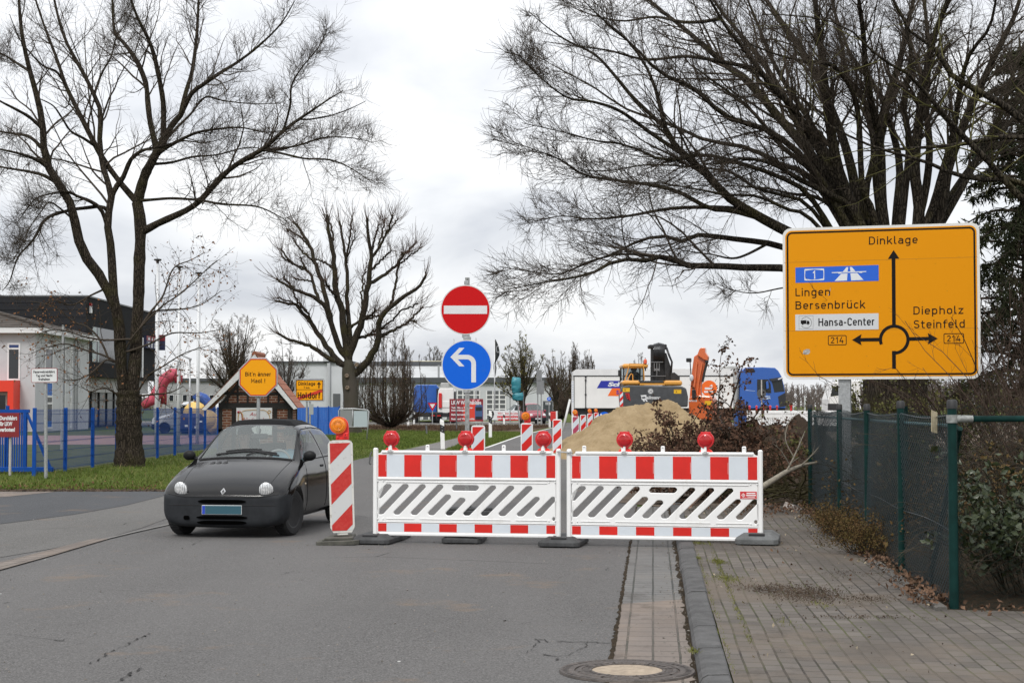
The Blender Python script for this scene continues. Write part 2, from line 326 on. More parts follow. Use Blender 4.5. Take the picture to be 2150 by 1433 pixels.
# -- ground
class NG:
 """small node-graph writer on a principled material"""
 def __init__(s,name,rough=0.85,spec=0.3):
  s.m=bpy.data.materials.new(name);s.m.use_nodes=True;s.t=s.m.node_tree;MATS[name]=s.m
  s.b=s.t.nodes['Principled BSDF'];s.b.inputs['Roughness'].default_value=rough;s.b.inputs['Specular IOR Level'].default_value=spec
  s.tc=s.t.nodes.new('ShaderNodeTexCoord');s.P=s.tc.outputs['Object']
 def put(s,sock,v):
  if isinstance(v,bpy.types.NodeSocket):s.t.links.new(v,sock)
  elif isinstance(v,tuple)and len(v)==3 and sock.type=='RGBA':sock.default_value=(*v,1)
  else:sock.default_value=v
 def map(s,scale=(1,1,1),rot=0.0,loc=(0,0,0),src=None):
  n=s.t.nodes.new('ShaderNodeMapping');s.put(n.inputs[0],src or s.P);n.inputs['Rotation'].default_value=(0,0,rot);n.inputs['Scale'].default_value=scale;n.inputs['Location'].default_value=loc
  return n.outputs[0]
 def noise(s,scale,detail=5,rough=0.6,src=None,dist=0.0):
  n=s.t.nodes.new('ShaderNodeTexNoise');s.put(n.inputs['Vector'],src or s.P);n.inputs['Scale'].default_value=scale;n.inputs['Detail'].default_value=detail;n.inputs['Roughness'].default_value=rough;n.inputs['Distortion'].default_value=dist
  return n.outputs['Fac']
 def noisec(s,scale,src=None):
  n=s.t.nodes.new('ShaderNodeTexNoise');s.put(n.inputs['Vector'],src or s.P);n.inputs['Scale'].default_value=scale
  return n.outputs['Color']
 def vor(s,scale,feat='F1',src=None,out='Distance'):
  n=s.t.nodes.new('ShaderNodeTexVoronoi');n.feature=feat;s.put(n.inputs['Vector'],src or s.P);n.inputs['Scale'].default_value=scale
  return n.outputs[out]
 def ramp(s,v,a,b,c0=0.0,c1=1.0):
  n=s.t.nodes.new('ShaderNodeMapRange');s.put(n.inputs[0],v);n.inputs[1].default_value=a;n.inputs[2].default_value=b;n.inputs[3].default_value=c0;n.inputs[4].default_value=c1
  return n.outputs[0]
 def math(s,op,a,b=0.0):
  n=s.t.nodes.new('ShaderNodeMath');n.operation=op;s.put(n.inputs[0],a);s.put(n.inputs[1],b);return n.outputs[0]
 def mix(s,f,a,b,mode='MIX'):
  n=s.t.nodes.new('ShaderNodeMix');n.data_type='RGBA';n.blend_type=mode;s.put(n.inputs[0],f);s.put(n.inputs[6],a);s.put(n.inputs[7],b);return n.outputs[2]
 def brick(s,src,w,h,c1,c2,mortar,msize=0.006,offset=0.5,bias=0.0,smooth=0.1):
  n=s.t.nodes.new('ShaderNodeTexBrick');s.put(n.inputs['Vector'],src);n.offset=offset;n.inputs['Scale'].default_value=1.0
  s.put(n.inputs['Color1'],c1);s.put(n.inputs['Color2'],c2);s.put(n.inputs['Mortar'],mortar)
  n.inputs['Mortar Size'].default_value=msize;n.inputs['Mortar Smooth'].default_value=smooth;n.inputs['Bias'].default_value=bias
  n.inputs['Brick Width'].default_value=w;n.inputs['Row Height'].default_value=h
  return n.outputs['Color'],n.outputs['Fac']
 def bump(s,h,strength=0.4,dist=0.01):
  n=s.t.nodes.new('ShaderNodeBump');n.inputs['Strength'].default_value=strength;n.inputs['Distance'].default_value=dist;s.put(n.inputs['Height'],h)
  s.t.links.new(n.outputs[0],s.b.inputs['Normal'])
 def col(s,c):s.put(s.b.inputs['Base Color'],c);return s.m
def asphalt(name,base,light=1.0,cracks=True):
 g=NG(name,0.9,0.25)
 fine=g.noise(75,5,0.8);med=g.noise(0.55,5,0.6);coarse=g.noise(17,5,0.75);agg=g.vor(95)
 c=g.mix(g.ramp(fine,0.38,0.63),tuple(b*0.22 for b in base),tuple(b*1.95 for b in base))
 c=g.mix(g.ramp(coarse,0.34,0.68,0.0,0.40),c,tuple(b*0.62 for b in base))
 c=g.mix(g.ramp(med,0.32,0.70,0.0,0.36),c,tuple(b*0.76 for b in base))
 big=g.noise(0.16,6,0.6,g.map((1,0.5,1),0,(4,9,0)))
 c=g.mix(g.ramp(big,0.42,0.64,0.0,0.35),c,tuple(b*1.30 for b in base))
 spk=g.ramp(g.vor(38),0.0,0.13,1.0,0.0)
 c=g.mix(g.math('MULTIPLY',spk,0.75),c,tuple(min(1,b*2.6)for b in base))
 pit=g.ramp(g.vor(30,src=g.map((1,1,1),0,(3,3,0))),0.0,0.12,1.0,0.0);c=g.mix(g.math('MULTIPLY',pit,0.6),c,tuple(b*0.25 for b in base))
 lane=g.noise(0.9,4,0.55,g.map((1.3,0.16,1),R(5)))
 c=g.mix(g.ramp(lane,0.42,0.68,0.0,0.35),c,tuple(b*1.25 for b in base))
 rust=g.math('MULTIPLY',g.ramp(g.noise(0.8,6,0.7,g.map((1,1,1),0,(7,3,0))),0.58,0.70),0.45)
 c=g.mix(rust,c,(0.20,0.135,0.085))
 bits=g.ramp(g.vor(1.5,src=g.map((1,0.55,1),0.3)),0.013,0.018,1.0,0.0)
 c=g.mix(bits,c,(0.46,0.46,0.44))
 h=g.math('ADD',fine,g.math('MULTIPLY',agg,0.6))
 if cracks:
  wv=g.math('MULTIPLY',g.noise(1.3,6,0.7),1.0)
  src=g.mix(0.10,g.P,g.noisec(2.2),'ADD')
  src=g.mix(0.022,src,g.noisec(16),'ADD')
  d=g.vor(0.42,'DISTANCE_TO_EDGE',src)
  ck=g.math('MULTIPLY',g.ramp(d,0.0015,0.0062,1.0,0.0),g.ramp(g.noise(0.32,4,0.6,g.map((1,1,1),0,(3.3,1.2,0))),0.56,0.64))
  d2=g.vor(2.1,'DISTANCE_TO_EDGE',src)
  ck2=g.math('MULTIPLY',g.ramp(d2,0.004,0.016,1.0,0.0),g.ramp(g.noise(0.45,3,0.5,g.map((1,1,1),0,(9.1,4.4,0))),0.66,0.70))
  ck=g.math('MAXIMUM',ck,ck2)
  c=g.mix(ck,c,(0.022,0.021,0.020));h=g.math('SUBTRACT',h,g.math('MULTIPLY',ck,2.0))
 g.bump(h,0.5,0.006);return g.col(c)
A_ROAD=asphalt('asphalt',(0.108,0.104,0.101))
A_DRIVE=asphalt('newer_asphalt',(0.064,0.066,0.070),cracks=False)
A_OLD=asphalt('bleached_asphalt',(0.118,0.114,0.108))
A_PATH=asphalt('path_asphalt',(0.14,0.132,0.126),cracks=False)
KD=math.atan(0.087)
def paver(name,along,across,c1,c2,mortar,ms,off=0.5,stain=0.5,moss=0.5):
 g=NG(name,0.9,0.2)
 warp=g.mix(0.012,g.P,g.noisec(2.0),'ADD')
 u=g.map((1,1,1),-(R(90)-KD),src=warp)
 m=g.mix(g.ramp(g.noise(1.1,5,0.7),0.42,0.62,0,moss),mortar,(0.075,0.085,0.022))
 c,f=g.brick(u,along,across,c1,c2,m,ms,off,0.0,0.25)
 fine=g.noise(70,6,0.8)
 c=g.mix(g.ramp(fine,0.3,0.72,0.0,0.5),c,(0.34,0.31,0.285),'OVERLAY')if False else g.mix(g.ramp(fine,0.35,0.70,0.0,0.42),c,tuple(min(1,q*1.7)for q in c1))
 blot=g.noise(0.9,7,0.7,g.map((1,0.7,1),0,(2,5,0)))
 c=g.mix(g.ramp(blot,0.48,0.60,0,stain),c,tuple(q*1.45*w for q,w in zip(c1,(1.06,0.98,0.88))))
 flat_=g.noise(0.55,6,0.65,g.map((1,0.5,1),0,(1,7,0)));c=g.mix(g.ramp(flat_,0.46,0.60,0,0.75),c,g.mix(fine,tuple(q*0.62 for q in c1),tuple(q*1.1 for q in c1)))
 dark=g.noise(1.6,7,0.75,g.map((1,0.55,1),0,(8,1,0)))
 c=g.mix(g.ramp(dark,0.55,0.72,0,0.75),c,(0.055,0.045,0.037))
 h=g.math('SUBTRACT',g.math('MULTIPLY',fine,0.35),g.math('MULTIPLY',f,1.6))
 g.bump(h,0.7,0.008);return g.col(c)
PAV=paver('concrete_pavers',0.21,0.105,(0.088,0.078,0.069),(0.142,0.126,0.112),(0.016,0.014,0.012),0.0072,0.5,0.8,0.9)
GUT_A=paver('gutter_stones_grey',0.16,0.168,(0.128,0.125,0.121),(0.15,0.146,0.14),(0.022,0.026,0.024),0.0085,0.0,0.35,0.15)
GUT_B=paver('gutter_stones_pink',0.22,0.168,(0.155,0.132,0.116),(0.18,0.154,0.136),(0.026,0.030,0.026),0.0080,0.0,0.5,0.1)
KERB=mat('kerb_concrete',(0.074,0.073,0.072),0.85,var=0.35,vscale=6,bump=0.5,bscale=130,detail=9)
def soil(name,base,alt,sc=3.0,speck=0.5):
 g=NG(name,1.0,0.1)
 n=g.noise(sc,9,0.72);c=g.mix(g.ramp(n,0.34,0.66),base,alt)
 c=g.mix(g.ramp(g.noise(sc*14,6,0.7),0.55,0.75,0,speck),c,tuple(q*0.45 for q in base))
 g.bump(g.math('ADD',n,g.math('MULTIPLY',g.noise(sc*12,6,0.7),0.5)),0.9,0.05);return g.col(c)
SOIL=soil('dark_soil',(0.060,0.044,0.033),(0.115,0.085,0.062))
SITE=soil('site_soil',(0.105,0.083,0.066),(0.19,0.155,0.125),1.4)
LEAFMOLD=soil('leaf_mould',(0.028,0.023,0.016),(0.066,0.048,0.031),6.0)
TURF=soil('turf_soil',(0.050,0.075,0.014),(0.105,0.125,0.028),2.2,0.6)
LAWN=soil('worn_lawn',(0.045,0.060,0.020),(0.095,0.100,0.045),1.2,0.5)
HEATH=soil('heather_bed',(0.070,0.042,0.036),(0.115,0.085,0.055),4.0,0.6)
YARD=mat('red_yard_paving',(0.20,0.125,0.115),0.9,var=0.18,vscale=1.2)
PALE=mat('pale_concrete',(0.42,0.40,0.37),0.9,var=0.2,vscale=2.0)
WHITELINE=mat('worn_road_paint',(0.60,0.60,0.58),0.8,var=0.3,vscale=9)
# -- one wide ground sheet to the horizon
g_=MB()
g_.sheet([(-2500,-300),(2500,-300),(2500,5000),(-2500,5000)],0.0)
struct('ground',g_,TURF)
def kx(d,Y):return d+0.087*Y
GL_,KL_,KR_=-0.255,0.250,0.425
# -- road
rd=MB()
rd.sheet([(kx(GL_,-6),-6),(kx(GL_,24),24),(kx(GL_,26),26),(7.6,92),(11.5,131),(4.6,131),(3.2,118),(0.45,86),(-0.97,61),(-1.75,54.2),(-2.25,53),(-2.55,57.2),(-3.75,58.6),(-4.45,47.5),(-4.75,40),(-5.25,34),(-6.05,30.4),(-7.2,29.5),(-30,29.2),(-30,-6)],0.004)
struct('road',rd,A_ROAD)
d_=MB();d_.sheet([(-7.3,29.42),(-6.15,29.5),(-6.0,27.8),(-6.02,25.3),(-6.25,23.2),(-6.75,21.2),(-9.6,19.4),(-30,19),(-30,29.12)],0.008);struct('driveway',d_,A_DRIVE)
d_=MB();d_.sheet([(-5.98,27.9),(-5.2,26.5),(-4.75,22.5),(-4.70,20.6),(-4.75,19.0),(-5.0,17.6),(-5.5,15.5),(-8,13.6),(-30,11),(-30,18.9),(-9.5,19.3),(-6.72,21.1),(-6.22,23.2),(-5.99,25.3)],0.008);struct('old_asphalt_strip',d_,A_OLD)
d_=MB();d_.sheet([(-8.2,29.3),(-8.6,27.6),(-9.5,26.6),(-14,25),(-16,29.25)],0.012);struct('pink_paving',d_,GUT_B)
d_=MB();d_.sheet([(-4.86,18.85),(-4.68,18.9),(-4.74,16.8),(-4.86,14.2),(-5.25,11),(-5.5,11),(-5.18,14.4),(-5.0,16.6)],0.016);struct('side_gutter',d_,GUT_B)
d_=MB()
P=[(-4.70,18.9),(-4.62,19.8),(-4.53,20.6),(-4.40,21.6)]
for(a,b)in zip(P[:-1],P[1:]):d_.sheet([(a[0]-0.035,a[1]),(a[0]+0.02,a[1]),(b[0]+0.02,b[1]),(b[0]-0.035,b[1])],0.017)
struct('road_seam',d_,mat('pale_seam',(0.165,0.158,0.15),0.9,var=0.35,vscale=14))
# -- white edge line, far crossroad, cycle path, beds
d_=MB()
d_.sheet([(-1.42,56),(-1.30,56),(-0.85,61),(0.57,86),(0.45,86),(-0.97,61)],0.009)
d_.sheet([(0.45,86),(0.57,86),(3.05,117),(2.93,117)],0.0095)
struct('road_edge_line',d_,WHITELINE)
d_=MB();d_.sheet([(-80,131),(200,131),(200,152),(-80,152)],0.006);struct('cross_road',d_,A_OLD)
d_=MB();d_.box(-80,3.4,127.6,128.0,-0.1,0.12);d_.box(-80,3.2,152.3,152.7,-0.1,0.14);struct('cross_road_kerb',d_,PALE)
d_=MB();d_.sheet([(-3.72,58.65),(-2.38,57.3),(-1.37,99.5),(-0.6,112),(0.9,122),(-1.5,124),(-3.0,110),(-2.75,96),(-2.62,79)],0.008);struct('cycle_path',d_,A_PATH)
d_=MB();d_.sheet([(-9,103),(-2.0,99),(-1.5,97),(2.4,114),(3.2,127.4),(-14,127.4)],0.010)
d_.sheet([(-1.2,92),(0.6,93),(3.0,121),(1.6,120)],0.014);struct('heather_bed',d_,HEATH)
d_=MB();d_.sheet([(-16,101),(-12,99.5),(-9,104),(-7,111),(-8.5,113),(-12,106)],0.012);struct('bare_path',d_,A_PATH)
# -- gutter, kerb, pavement
d_=MB();d_.sheet([(kx(GL_,-6),-6),(kx(KL_,-6),-6),(kx(KL_,13.05),13.05),(kx(GL_,12.75),12.75)],0.006);struct('gutter_strip',d_,GUT_B)
d_=MB();d_.sheet([(kx(GL_,12.75),12.75),(kx(KL_,13.05),13.05),(kx(KL_,25),25),(kx(GL_,25),25)],0.006);struct('gutter_strip',d_,GUT_A)
d_=MB();rg=random.Random(4);Y=6.0;pl=[];pr=[]
while Y<25:
 pl.append((kx(GL_-rg.uniform(0.004,0.028),Y),Y));pr.append((kx(GL_+rg.uniform(0.002,0.014),Y),Y));Y+=rg.uniform(0.05,0.14)
for i in range(len(pl)-1):d_.sheet([pl[i],pr[i],pr[i+1],pl[i+1]],0.0085)
Y=6.0;pl=[];pr=[]
while Y<25:
 pl.append((kx(KL_-rg.uniform(0.01,0.05),Y),Y));pr.append((kx(KL_+0.01,Y),Y));Y+=rg.uniform(0.05,0.16)
for i in range(len(pl)-1):d_.sheet([pl[i],pr[i],pr[i+1],pl[i+1]],0.0085)
struct('asphalt_joint_crack',d_,LEAFMOLD)
ck=MB();rg=random.Random(12)
def crack(pts,w_):
 P=[gr(*q)for q in pts];Q=[]
 for(a,b)in zip(P[:-1],P[1:]):
  n=max(2,int(math.hypot(b[0]-a[0],b[1]-a[1])/0.035))
  for i in range(n):Q.append((a[0]+(b[0]-a[0])*i/n+rg.gauss(0,0.010),a[1]+(b[1]-a[1])*i/n+rg.gauss(0,0.022)))
 for i in range(len(Q)-1):
  if rg.random()<0.14:continue
  u=w_*rg.uniform(0.3,1.2);v=w_*rg.uniform(0.3,1.2);ck.add([(Q[i][0]-u*0.5,Q[i][1]-u,0.0092),(Q[i][0]+u*0.5,Q[i][1]+u,0.0092),(Q[i+1][0]+v*0.5,Q[i+1][1]+v,0.0092),(Q[i+1][0]-v*0.5,Q[i+1][1]-v,0.0092)],[(0,1,2,3)])
z4=lambda l:[(1100+x/3.583,1100+y/3.583)for x,y in l];z5=lambda l:[(x/3.071,980+y/3.071)for x,y in l]
for l,w_ in((z4([(95,865),(200,890),(330,895),(480,893),(690,905)]),0.009),(z4([(480,893),(455,935),(330,985),(260,1000),(100,985)]),0.008),(z4([(265,1005),(240,1045)]),0.018),(z4([(95,870),(125,885),(60,950),(20,980)]),0.007),(z4([(600,355),(650,325),(760,305)]),0.006),(z4([(590,660),(740,638)]),0.006),(z5([(590,1270),(700,1210),(830,1140),(980,1070)]),0.009),(z5([(750,1390),(870,1325),(930,1295)]),0.013),(z5([(1800,700),(1910,670)]),0.008),(z5([(360,1125),(430,1110)]),0.007),(z5([(20,885),(60,875)]),0.010)):crack(l,w_)
struct('asphalt_cracks',ck,mat('crack_dirt',(0.020,0.019,0.018),1.0))
KH=0.075
kb=MB();Y=-5.0
while Y<25:
 L=0.985;y0,y1=Y,Y+L
 sec=[(KL_,-0.05),(KL_+0.004,KH-0.045),(KL_+0.02,KH-0.018),(KL_+0.05,KH-0.002),(KR_-0.012,KH),(KR_,KH-0.008),(KR_,-0.05)]
 jz=rg.uniform(-0.004,0.004);jx=rg.uniform(-0.006,0.006);n=len(sec)
 vs=[(kx(a+jx,y0),y0,b+jz)for a,b in sec]+[(kx(a+jx,y1),y1,b+jz)for a,b in sec]
 kb.add(vs,[(i,i+1,i+1+n,i+n)for i in range(n-1)]+[tuple(range(n))[::-1],tuple(range(n,2*n))],0)
 Y+=1.0
struct('kerb',kb,KERB)
EDGE=2.06
def pav_z(x,y):return KH-0.012+0.008*math.sin(1.7*x+0.6*y)+0.006*math.sin(2.3*y+0.7*x)-0.012*math.exp(-((x-2.3)**2+(y-13.2)**2)/0.8)
pv=MB();ys=np.arange(-6,24.6,0.3);us=np.linspace(0,1,26)
for i,Y in enumerate(ys):
 xr=kx(EDGE,Y)if Y>11.9 else kx(EDGE,11.9)+(11.9-Y)*6.5
 if Y<11.6:xr=9.0
 for u in us:
  x_=kx(KR_+0.003,Y)*(1-u)+xr*u
  pv.v.append((x_,Y,pav_z(x_,Y)))
for i in range(len(ys)-1):
 for j in range(25):pv.f.append((i*26+j,i*26+j+1,(i+1)*26+j+1,(i+1)*26+j));pv.m.append(0)
struct('pavement',pv,PAV,smooth=True)
bs=MB();Y=11.9
while Y<24.4:
 bs.add([(kx(EDGE+a,Y+b),Y+b,KH+c)for b in(0.006,0.99)for(a,c)in((0.004,-0.12),(0.004,0.002),(0.016,0.010),(0.085,0.010),(0.095,-0.12))],[(i,i+1,i+6,i+5)for i in range(4)]+[(0,1,2,3,4),(9,8,7,6,5)],0)
 Y+=1.0
struct('border_stones',bs,mat('border_concrete',(0.10,0.093,0.083),0.9,var=0.3,vscale=5,bump=0.4,bscale=90))
d_=MB()
d_.sheet([(kx(EDGE+0.09,11.75),11.75),(9.2,11.62),(40,11.62),(40,60),(kx(EDGE+0.09,60),60)],0.052)
struct('soil_bed',d_,LEAFMOLD)
d_=MB();d_.sheet([(kx(KL_,24.9),24.6),(kx(GL_-0.4,26),26.2),(3.2,40),(7.7,92),(11.6,130.5),(90,130.5),(90,24.6)],0.012);struct('site_ground',d_,SITE)
d_=MB();n=40
vs=[];
for i in range(n):
 a=2*math.pi*i/n;r_=1+0.25*math.sin(3*a+1)+0.12*math.sin(7*a)
 vs.append((3.9+1.7*r_*math.cos(a),25.2+1.2*r_*math.sin(a)))
d_.sheet(vs,0.074);struct('spilt_soil',d_,SOIL)
# -- yard and lawn behind the blue fence
d_=MB();d_.sheet([(-60,60),(-10.9,66),(-10.9,86),(-60,84)],0.010);struct('yard',d_,YARD)
d_=MB();d_.sheet([(-60,36.5),(-10.75,37.5),(-10.75,65.95),(-60,59.9)],0.008);d_.sheet([(-60,84.1),(-10.9,86.1),(-10.9,100),(-60,100)],0.008);struct('lawn',d_,LAWN)
# -- lower hill line with bare woods at the horizon
hb=MB();rg2=np.random.default_rng(5)
# -- roadwork things
def grimy(name,base,dirt):
 g=NG(name,0.42,0.4);s1=g.noise(2.2,9,0.78,g.map((3,3,1.2),0.4));s2=g.noise(30,6,0.7);c=g.mix(g.ramp(s1,0.54,0.72,0,0.42),base,dirt);c=g.mix(g.ramp(s2,0.64,0.72,0,0.5),c,tuple(q*0.7 for q in dirt));g.put(g.b.inputs['Roughness'],g.ramp(s1,0.4,0.7,0.36,0.6));return g.col(c)
WHITE_PL=grimy('white_plastic',(0.80,0.80,0.79),(0.52,0.49,0.44))
WHITE_OLD=mat('grimy_white_plastic',(0.62,0.61,0.57),0.55,col2=(0.22,0.19,0.14),vscale=16,lo=0.56,hi=0.72,detail=9)
RED_FOIL=mat('red_reflective_foil',(0.60,0.014,0.008),0.38,var=0.10,vscale=3,spec=0.5)
RED_OLD=mat('worn_red_foil',(0.46,0.022,0.018),0.45,col2=(0.52,0.05,0.04),vscale=30,spec=0.4,lo=0.4,hi=0.7)
WHITE_FOIL=mat('white_reflective_foil',(0.61,0.655,0.70),0.42,var=0.03,vscale=4)
def scratched(name,base,dirt,amt=0.5):
 g=NG(name,0.5,0.14)
 s1=g.noise(3.0,8,0.8,g.map((30,30,5),0.6));s2=g.noise(9,9,0.75)
 c=g.mix(g.ramp(s1,0.62,0.70,0,amt),base,dirt)
 c=g.mix(g.ramp(s2,0.60,0.72,0,amt),c,tuple(q*0.6 for q in dirt));return g.col(c)
WHITE_SCR=scratched('scratched_white_foil',(0.55,0.555,0.55),(0.33,0.32,0.29),0.6)
RED_LENS=mat('red_lens',(0.50,0.008,0.014),0.12,spec=0.8,coat=0.6)
RED_PLASTIC=mat('red_plastic',(0.56,0.012,0.016),0.3,spec=0.6)
RED_ORANGE=mat('orange_red_plastic',(0.70,0.035,0.02),0.4)
AMBER=mat('amber_lens',(0.80,0.235,0.006),0.15,spec=0.8,coat=0.5,var=0.12,vscale=25)
RUBBER=mat('recycled_rubber',(0.045,0.046,0.047),0.82,var=0.4,vscale=7,bump=0.35,bscale=70)
RUBBER_OLD=mat('muddy_rubber',(0.072,0.070,0.058),0.9,var=0.35,vscale=9,bump=0.35,bscale=70)
RUBBER_GREY=mat('worn_grey_rubber',(0.115,0.120,0.120),0.8,var=0.25,vscale=6,bump=0.3,bscale=60)
ZINC=mat('galvanised_steel',(0.38,0.39,0.395),0.45,metal=0.6,var=0.22,vscale=30)
ZINC_DULL=mat('weathered_zinc',(0.30,0.305,0.30),0.6,metal=0.35,var=0.3,vscale=22)
BLACK=mat('matt_black',(0.012,0.012,0.013),0.6)
SIGN_BLACK=mat('sign_black',(0.009,0.008,0.008),0.6,spec=0.12)
# -- slotted barrier boards
def capsule(p,q,w):
 p=Vector(p);q=Vector(q);d=(q-p).normalized();a=math.degrees(math.atan2(d.y,d.x));r_=w/2
 return _a(p.x,p.y,r_,r_,a+90,a+270,6)+_a(q.x,q.y,r_,r_,a-90,a+90,6)
def chamf(poly,r_=0.012):
 """round the corners of a polygon"""
 o=[];n=len(poly)
 for i in range(n):
  a,b,c=Vector(poly[i-1]),Vector(poly[i]),Vector(poly[(i+1)%n])
  u=(a-b);v=(c-b);k=min(r_,u.length*0.45,v.length*0.45)
  p,q=b+u.normalized()*k,b+v.normalized()*k
  for t in(0,0.33,0.67,1):o.append(tuple(p*(1-t)**2+b*2*t*(1-t)+q*t*t))
 return o
SLOT_PX=[[(225,630),(272,630),(284,655),(178,765),(160,772),(145,760),(145,712)],[(400,630),(445,630),(458,655),(195,925),(148,928),(141,895),(150,880)],[(578,632),(618,632),(630,658),(360,930),(312,930),(298,905)],[(752,634),(794,634),(806,662),(536,935),(488,935),(472,910)],[(830,733),(874,735),(884,760),(708,938),(662,938),(645,912)],[(915,638),(1140,641),(1158,655),(1158,672),(1132,697),(905,694),(892,682),(893,665)],[(972,764),(1015,768),(1030,792),(882,941),(838,941),(822,916)],[(1280,643),(1322,645),(1333,668),(1063,943),(1014,943),(998,918)],[(1457,646),(1500,648),(1512,672),(1238,946),(1190,946),(1174,920)],[(1634,649),(1680,651),(1692,676),(1416,949),(1368,949),(1350,922)],[(1716,757),(1752,758),(1763,782),(1594,952),(1546,952),(1530,928)],[(1878,757),(1912,759),(1921,790),(1770,955),(1724,955),(1708,930)]]
KZ=0.001151
def pz(x,y):t=(x-97)/1868;return((x-97)*KZ,(1128+38*t-y)*(1-0.042*t)*KZ)
PW=2.15
def make_barrier(label,loc,rz):
 t=thing('slotted_barrier',label,'barrier',loc,rz,'red and white barrier panels across the road')
 slots=[chamf([pz(*p)for p in s],0.016)for s in SLOT_PX]
 mb=MB()
 o=[(0.052,0.16),(0.055,0.635),(2.095,0.635),(2.098,0.16)]
 mb.curve([o]+slots+[circ(2.075,0.205,0.021,20)],0.008,0.034,0,0.007,2)
 mb.build('slotted_web',WHITE_PL,t,auto=35)
 mb=MB()
 mb.box(0.0,0.050,-0.012,0.050,0.0,0.985,0,0.012);mb.box(PW-0.050,PW,-0.012,0.050,0.0,0.985,0,0.012)
 mb.prism([(0.05,0.635),(0.05,0.925),(0.075,0.925),(0.09,0.938),(0.10,0.958),(PW-0.10,0.958),(PW-0.09,0.938),(PW-0.075,0.925),(PW-0.05,0.925),(PW-0.05,0.635)],0.006,0.046)
 mb.box(0.10,PW-0.10,-0.008,0.0055,0.925,0.954,0,0.006)
 mb.box(0.052,PW-0.052,-0.006,0.0055,0.628,0.650,0,0.005)
 for a,b in((0.15,2.0),):mb.box(a,b,-0.002,0.0065,0.596,0.606,0,0.004)
 for a,b in((0.15,0.485),(0.54,1.585),(1.64,2.0)):mb.box(a,b,-0.001,0.0065,0.183,0.193,0,0.004)
 mb.prism([(0.05,0.022),(0.05,0.158),(PW-0.05,0.158),(PW-0.05,0.022),(PW-0.08,0.022),(PW-0.085,0.0),(0.085,0.0),(0.08,0.022)],0.006,0.046)
 mb.box(0.075,PW-0.08,-0.010,0.0055,-0.002,0.030,0,0.006)
 mb.box(0.052,PW-0.052,-0.004,0.0055,0.146,0.160,0,0.005)
 for x_ in(0.055,0.118,2.02,2.09):
  for z_ in(0.612,0.186):mb.lathe([(0.0,-0.004),(0.007,-0.003),(0.010,0.008)],(x_,0,z_),'y',10)
 mb.build('frame',WHITE_PL,t,auto=35)
 for nm,z0,z1 in(('upper_stripe_board',0.661,0.908),('lower_stripe_board',0.044,0.136)):
  mb=MB();e_=[0.058]+[0.058+0.1+0.2035*i for i in range(10)]+[PW-0.058]
  for i in range(11):
   a,b=e_[i],e_[i+1]
   if i%2==0 and i in(0,10):pass
   red=i%2==0
   mb.box(a+0.0012,b-0.0012,0.0035 if red else 0.0042,0.0058,z0,z1,1 if red else 0)
   if red and i<10 and nm=='upper_stripe_board':mb.box(b-0.012,b-0.007,0.0028,0.0034,z0+0.06,z0+0.185,2)
  mb.build(nm,[WHITE_FOIL,RED_FOIL,mat('foil_print',(0.62,0.40,0.38),0.5)],t)
 for x_ in(0.193,0.628,1.066,1.505,1.95):
  mb=MB();mb.box(x_-0.022,x_+0.022,0.014,0.038,0.95,1.022,0,0.008)
  mb.lathe([(0.0,0.0125),(0.006,0.0125),(0.006,0.016)],(x_,0,1.004),'y',8,1)
  mb.build('top_tab',[WHITE_PL,BLACK],t)
 for x_,w_ in((0.045,0.03),(PW-0.075,0.03)):
  mb=MB();mb.box(x_,x_+w_,0.010,0.04,-0.03,0.018,0,0.003);mb.build('foot_pin',mat('dark_steel',(0.08,0.08,0.08),0.5,metal=0.5),t)
 return t
pl_,pr_=at(783,1122,18.42),at(1182,1132,18.02)
def bz(a,b):return math.atan2(b[1]-a[1],b[0]-a[0])
b1=make_barrier('slotted white barrier panel beside the beacon with an amber lamp',(pl_.x,18.42,0.092),bz((pl_.x,18.42),(pr_.x,18.02)))
q0,q1=at(1190,1131,18.00),at(1605,1138,17.58)
RZ2=bz((q0.x,18.0),(q1.x,17.58))
b2=dup(b1,(q0.x,18.0,0.090),RZ2,'slotted white barrier panel standing partly on the pavement, with a small red sticker')
s_=MB();s_.box(1.905,2.085,0.0045,0.0075,0.455,0.535,0)
for z_,a,b in((0.516,1.975,2.070),(0.494,1.972,2.075),(0.476,1.985,2.065),(0.466,1.925,2.07)):s_.box(a,b,0.0035,0.0046,z_-(0.006 if z_>0.49 else 0.002),z_+(0.006 if z_>0.49 else 0.002),1)
s_.prism([(1.918,0.495),(1.94,0.517),(1.962,0.495),(1.94,0.473)],0.0036,0.0046,1);s_.prism([(1.926,0.495),(1.94,0.509),(1.954,0.495),(1.94,0.481)],0.0030,0.0037,0)
s_.prism([(1.934,0.495),(1.94,0.501),(1.946,0.495),(1.94,0.489)],0.0024,0.0031,1)
s_.build('red_sticker',[mat('sticker_red',(0.55,0.03,0.035),0.5),WHITE_PL],b2)
mb=MB();mb.box(-0.02,0.155,-0.006,0.004,0,0.016,0,0.002);mb.box(-0.02,0.155,-0.016,-0.006,0.002,0.014,0,0.002);mb.cyl((0,-0.02,0.008),(0,0.01,0.008),0.010,None,10);mb.cyl((0.13,-0.02,0.008),(0.13,0.01,0.008),0.010,None,10)
tag(mb.build('joining_strap',ZINC,loc=(pr_.x-0.045,17.995,1.035),rot=(0,R(3),RZ2)),'short steel strap joining the two white barrier panels at the top','strap')
h_=MB();h_.tube([(-0.022,0.02,0.94),(-0.035,0.0,0.90),(-0.042,-0.01,0.81),(-0.03,0.0,0.80)],0.009,8);h_.build('handle',mat('grey_rubber_grip',(0.07,0.07,0.07),0.6),b1)
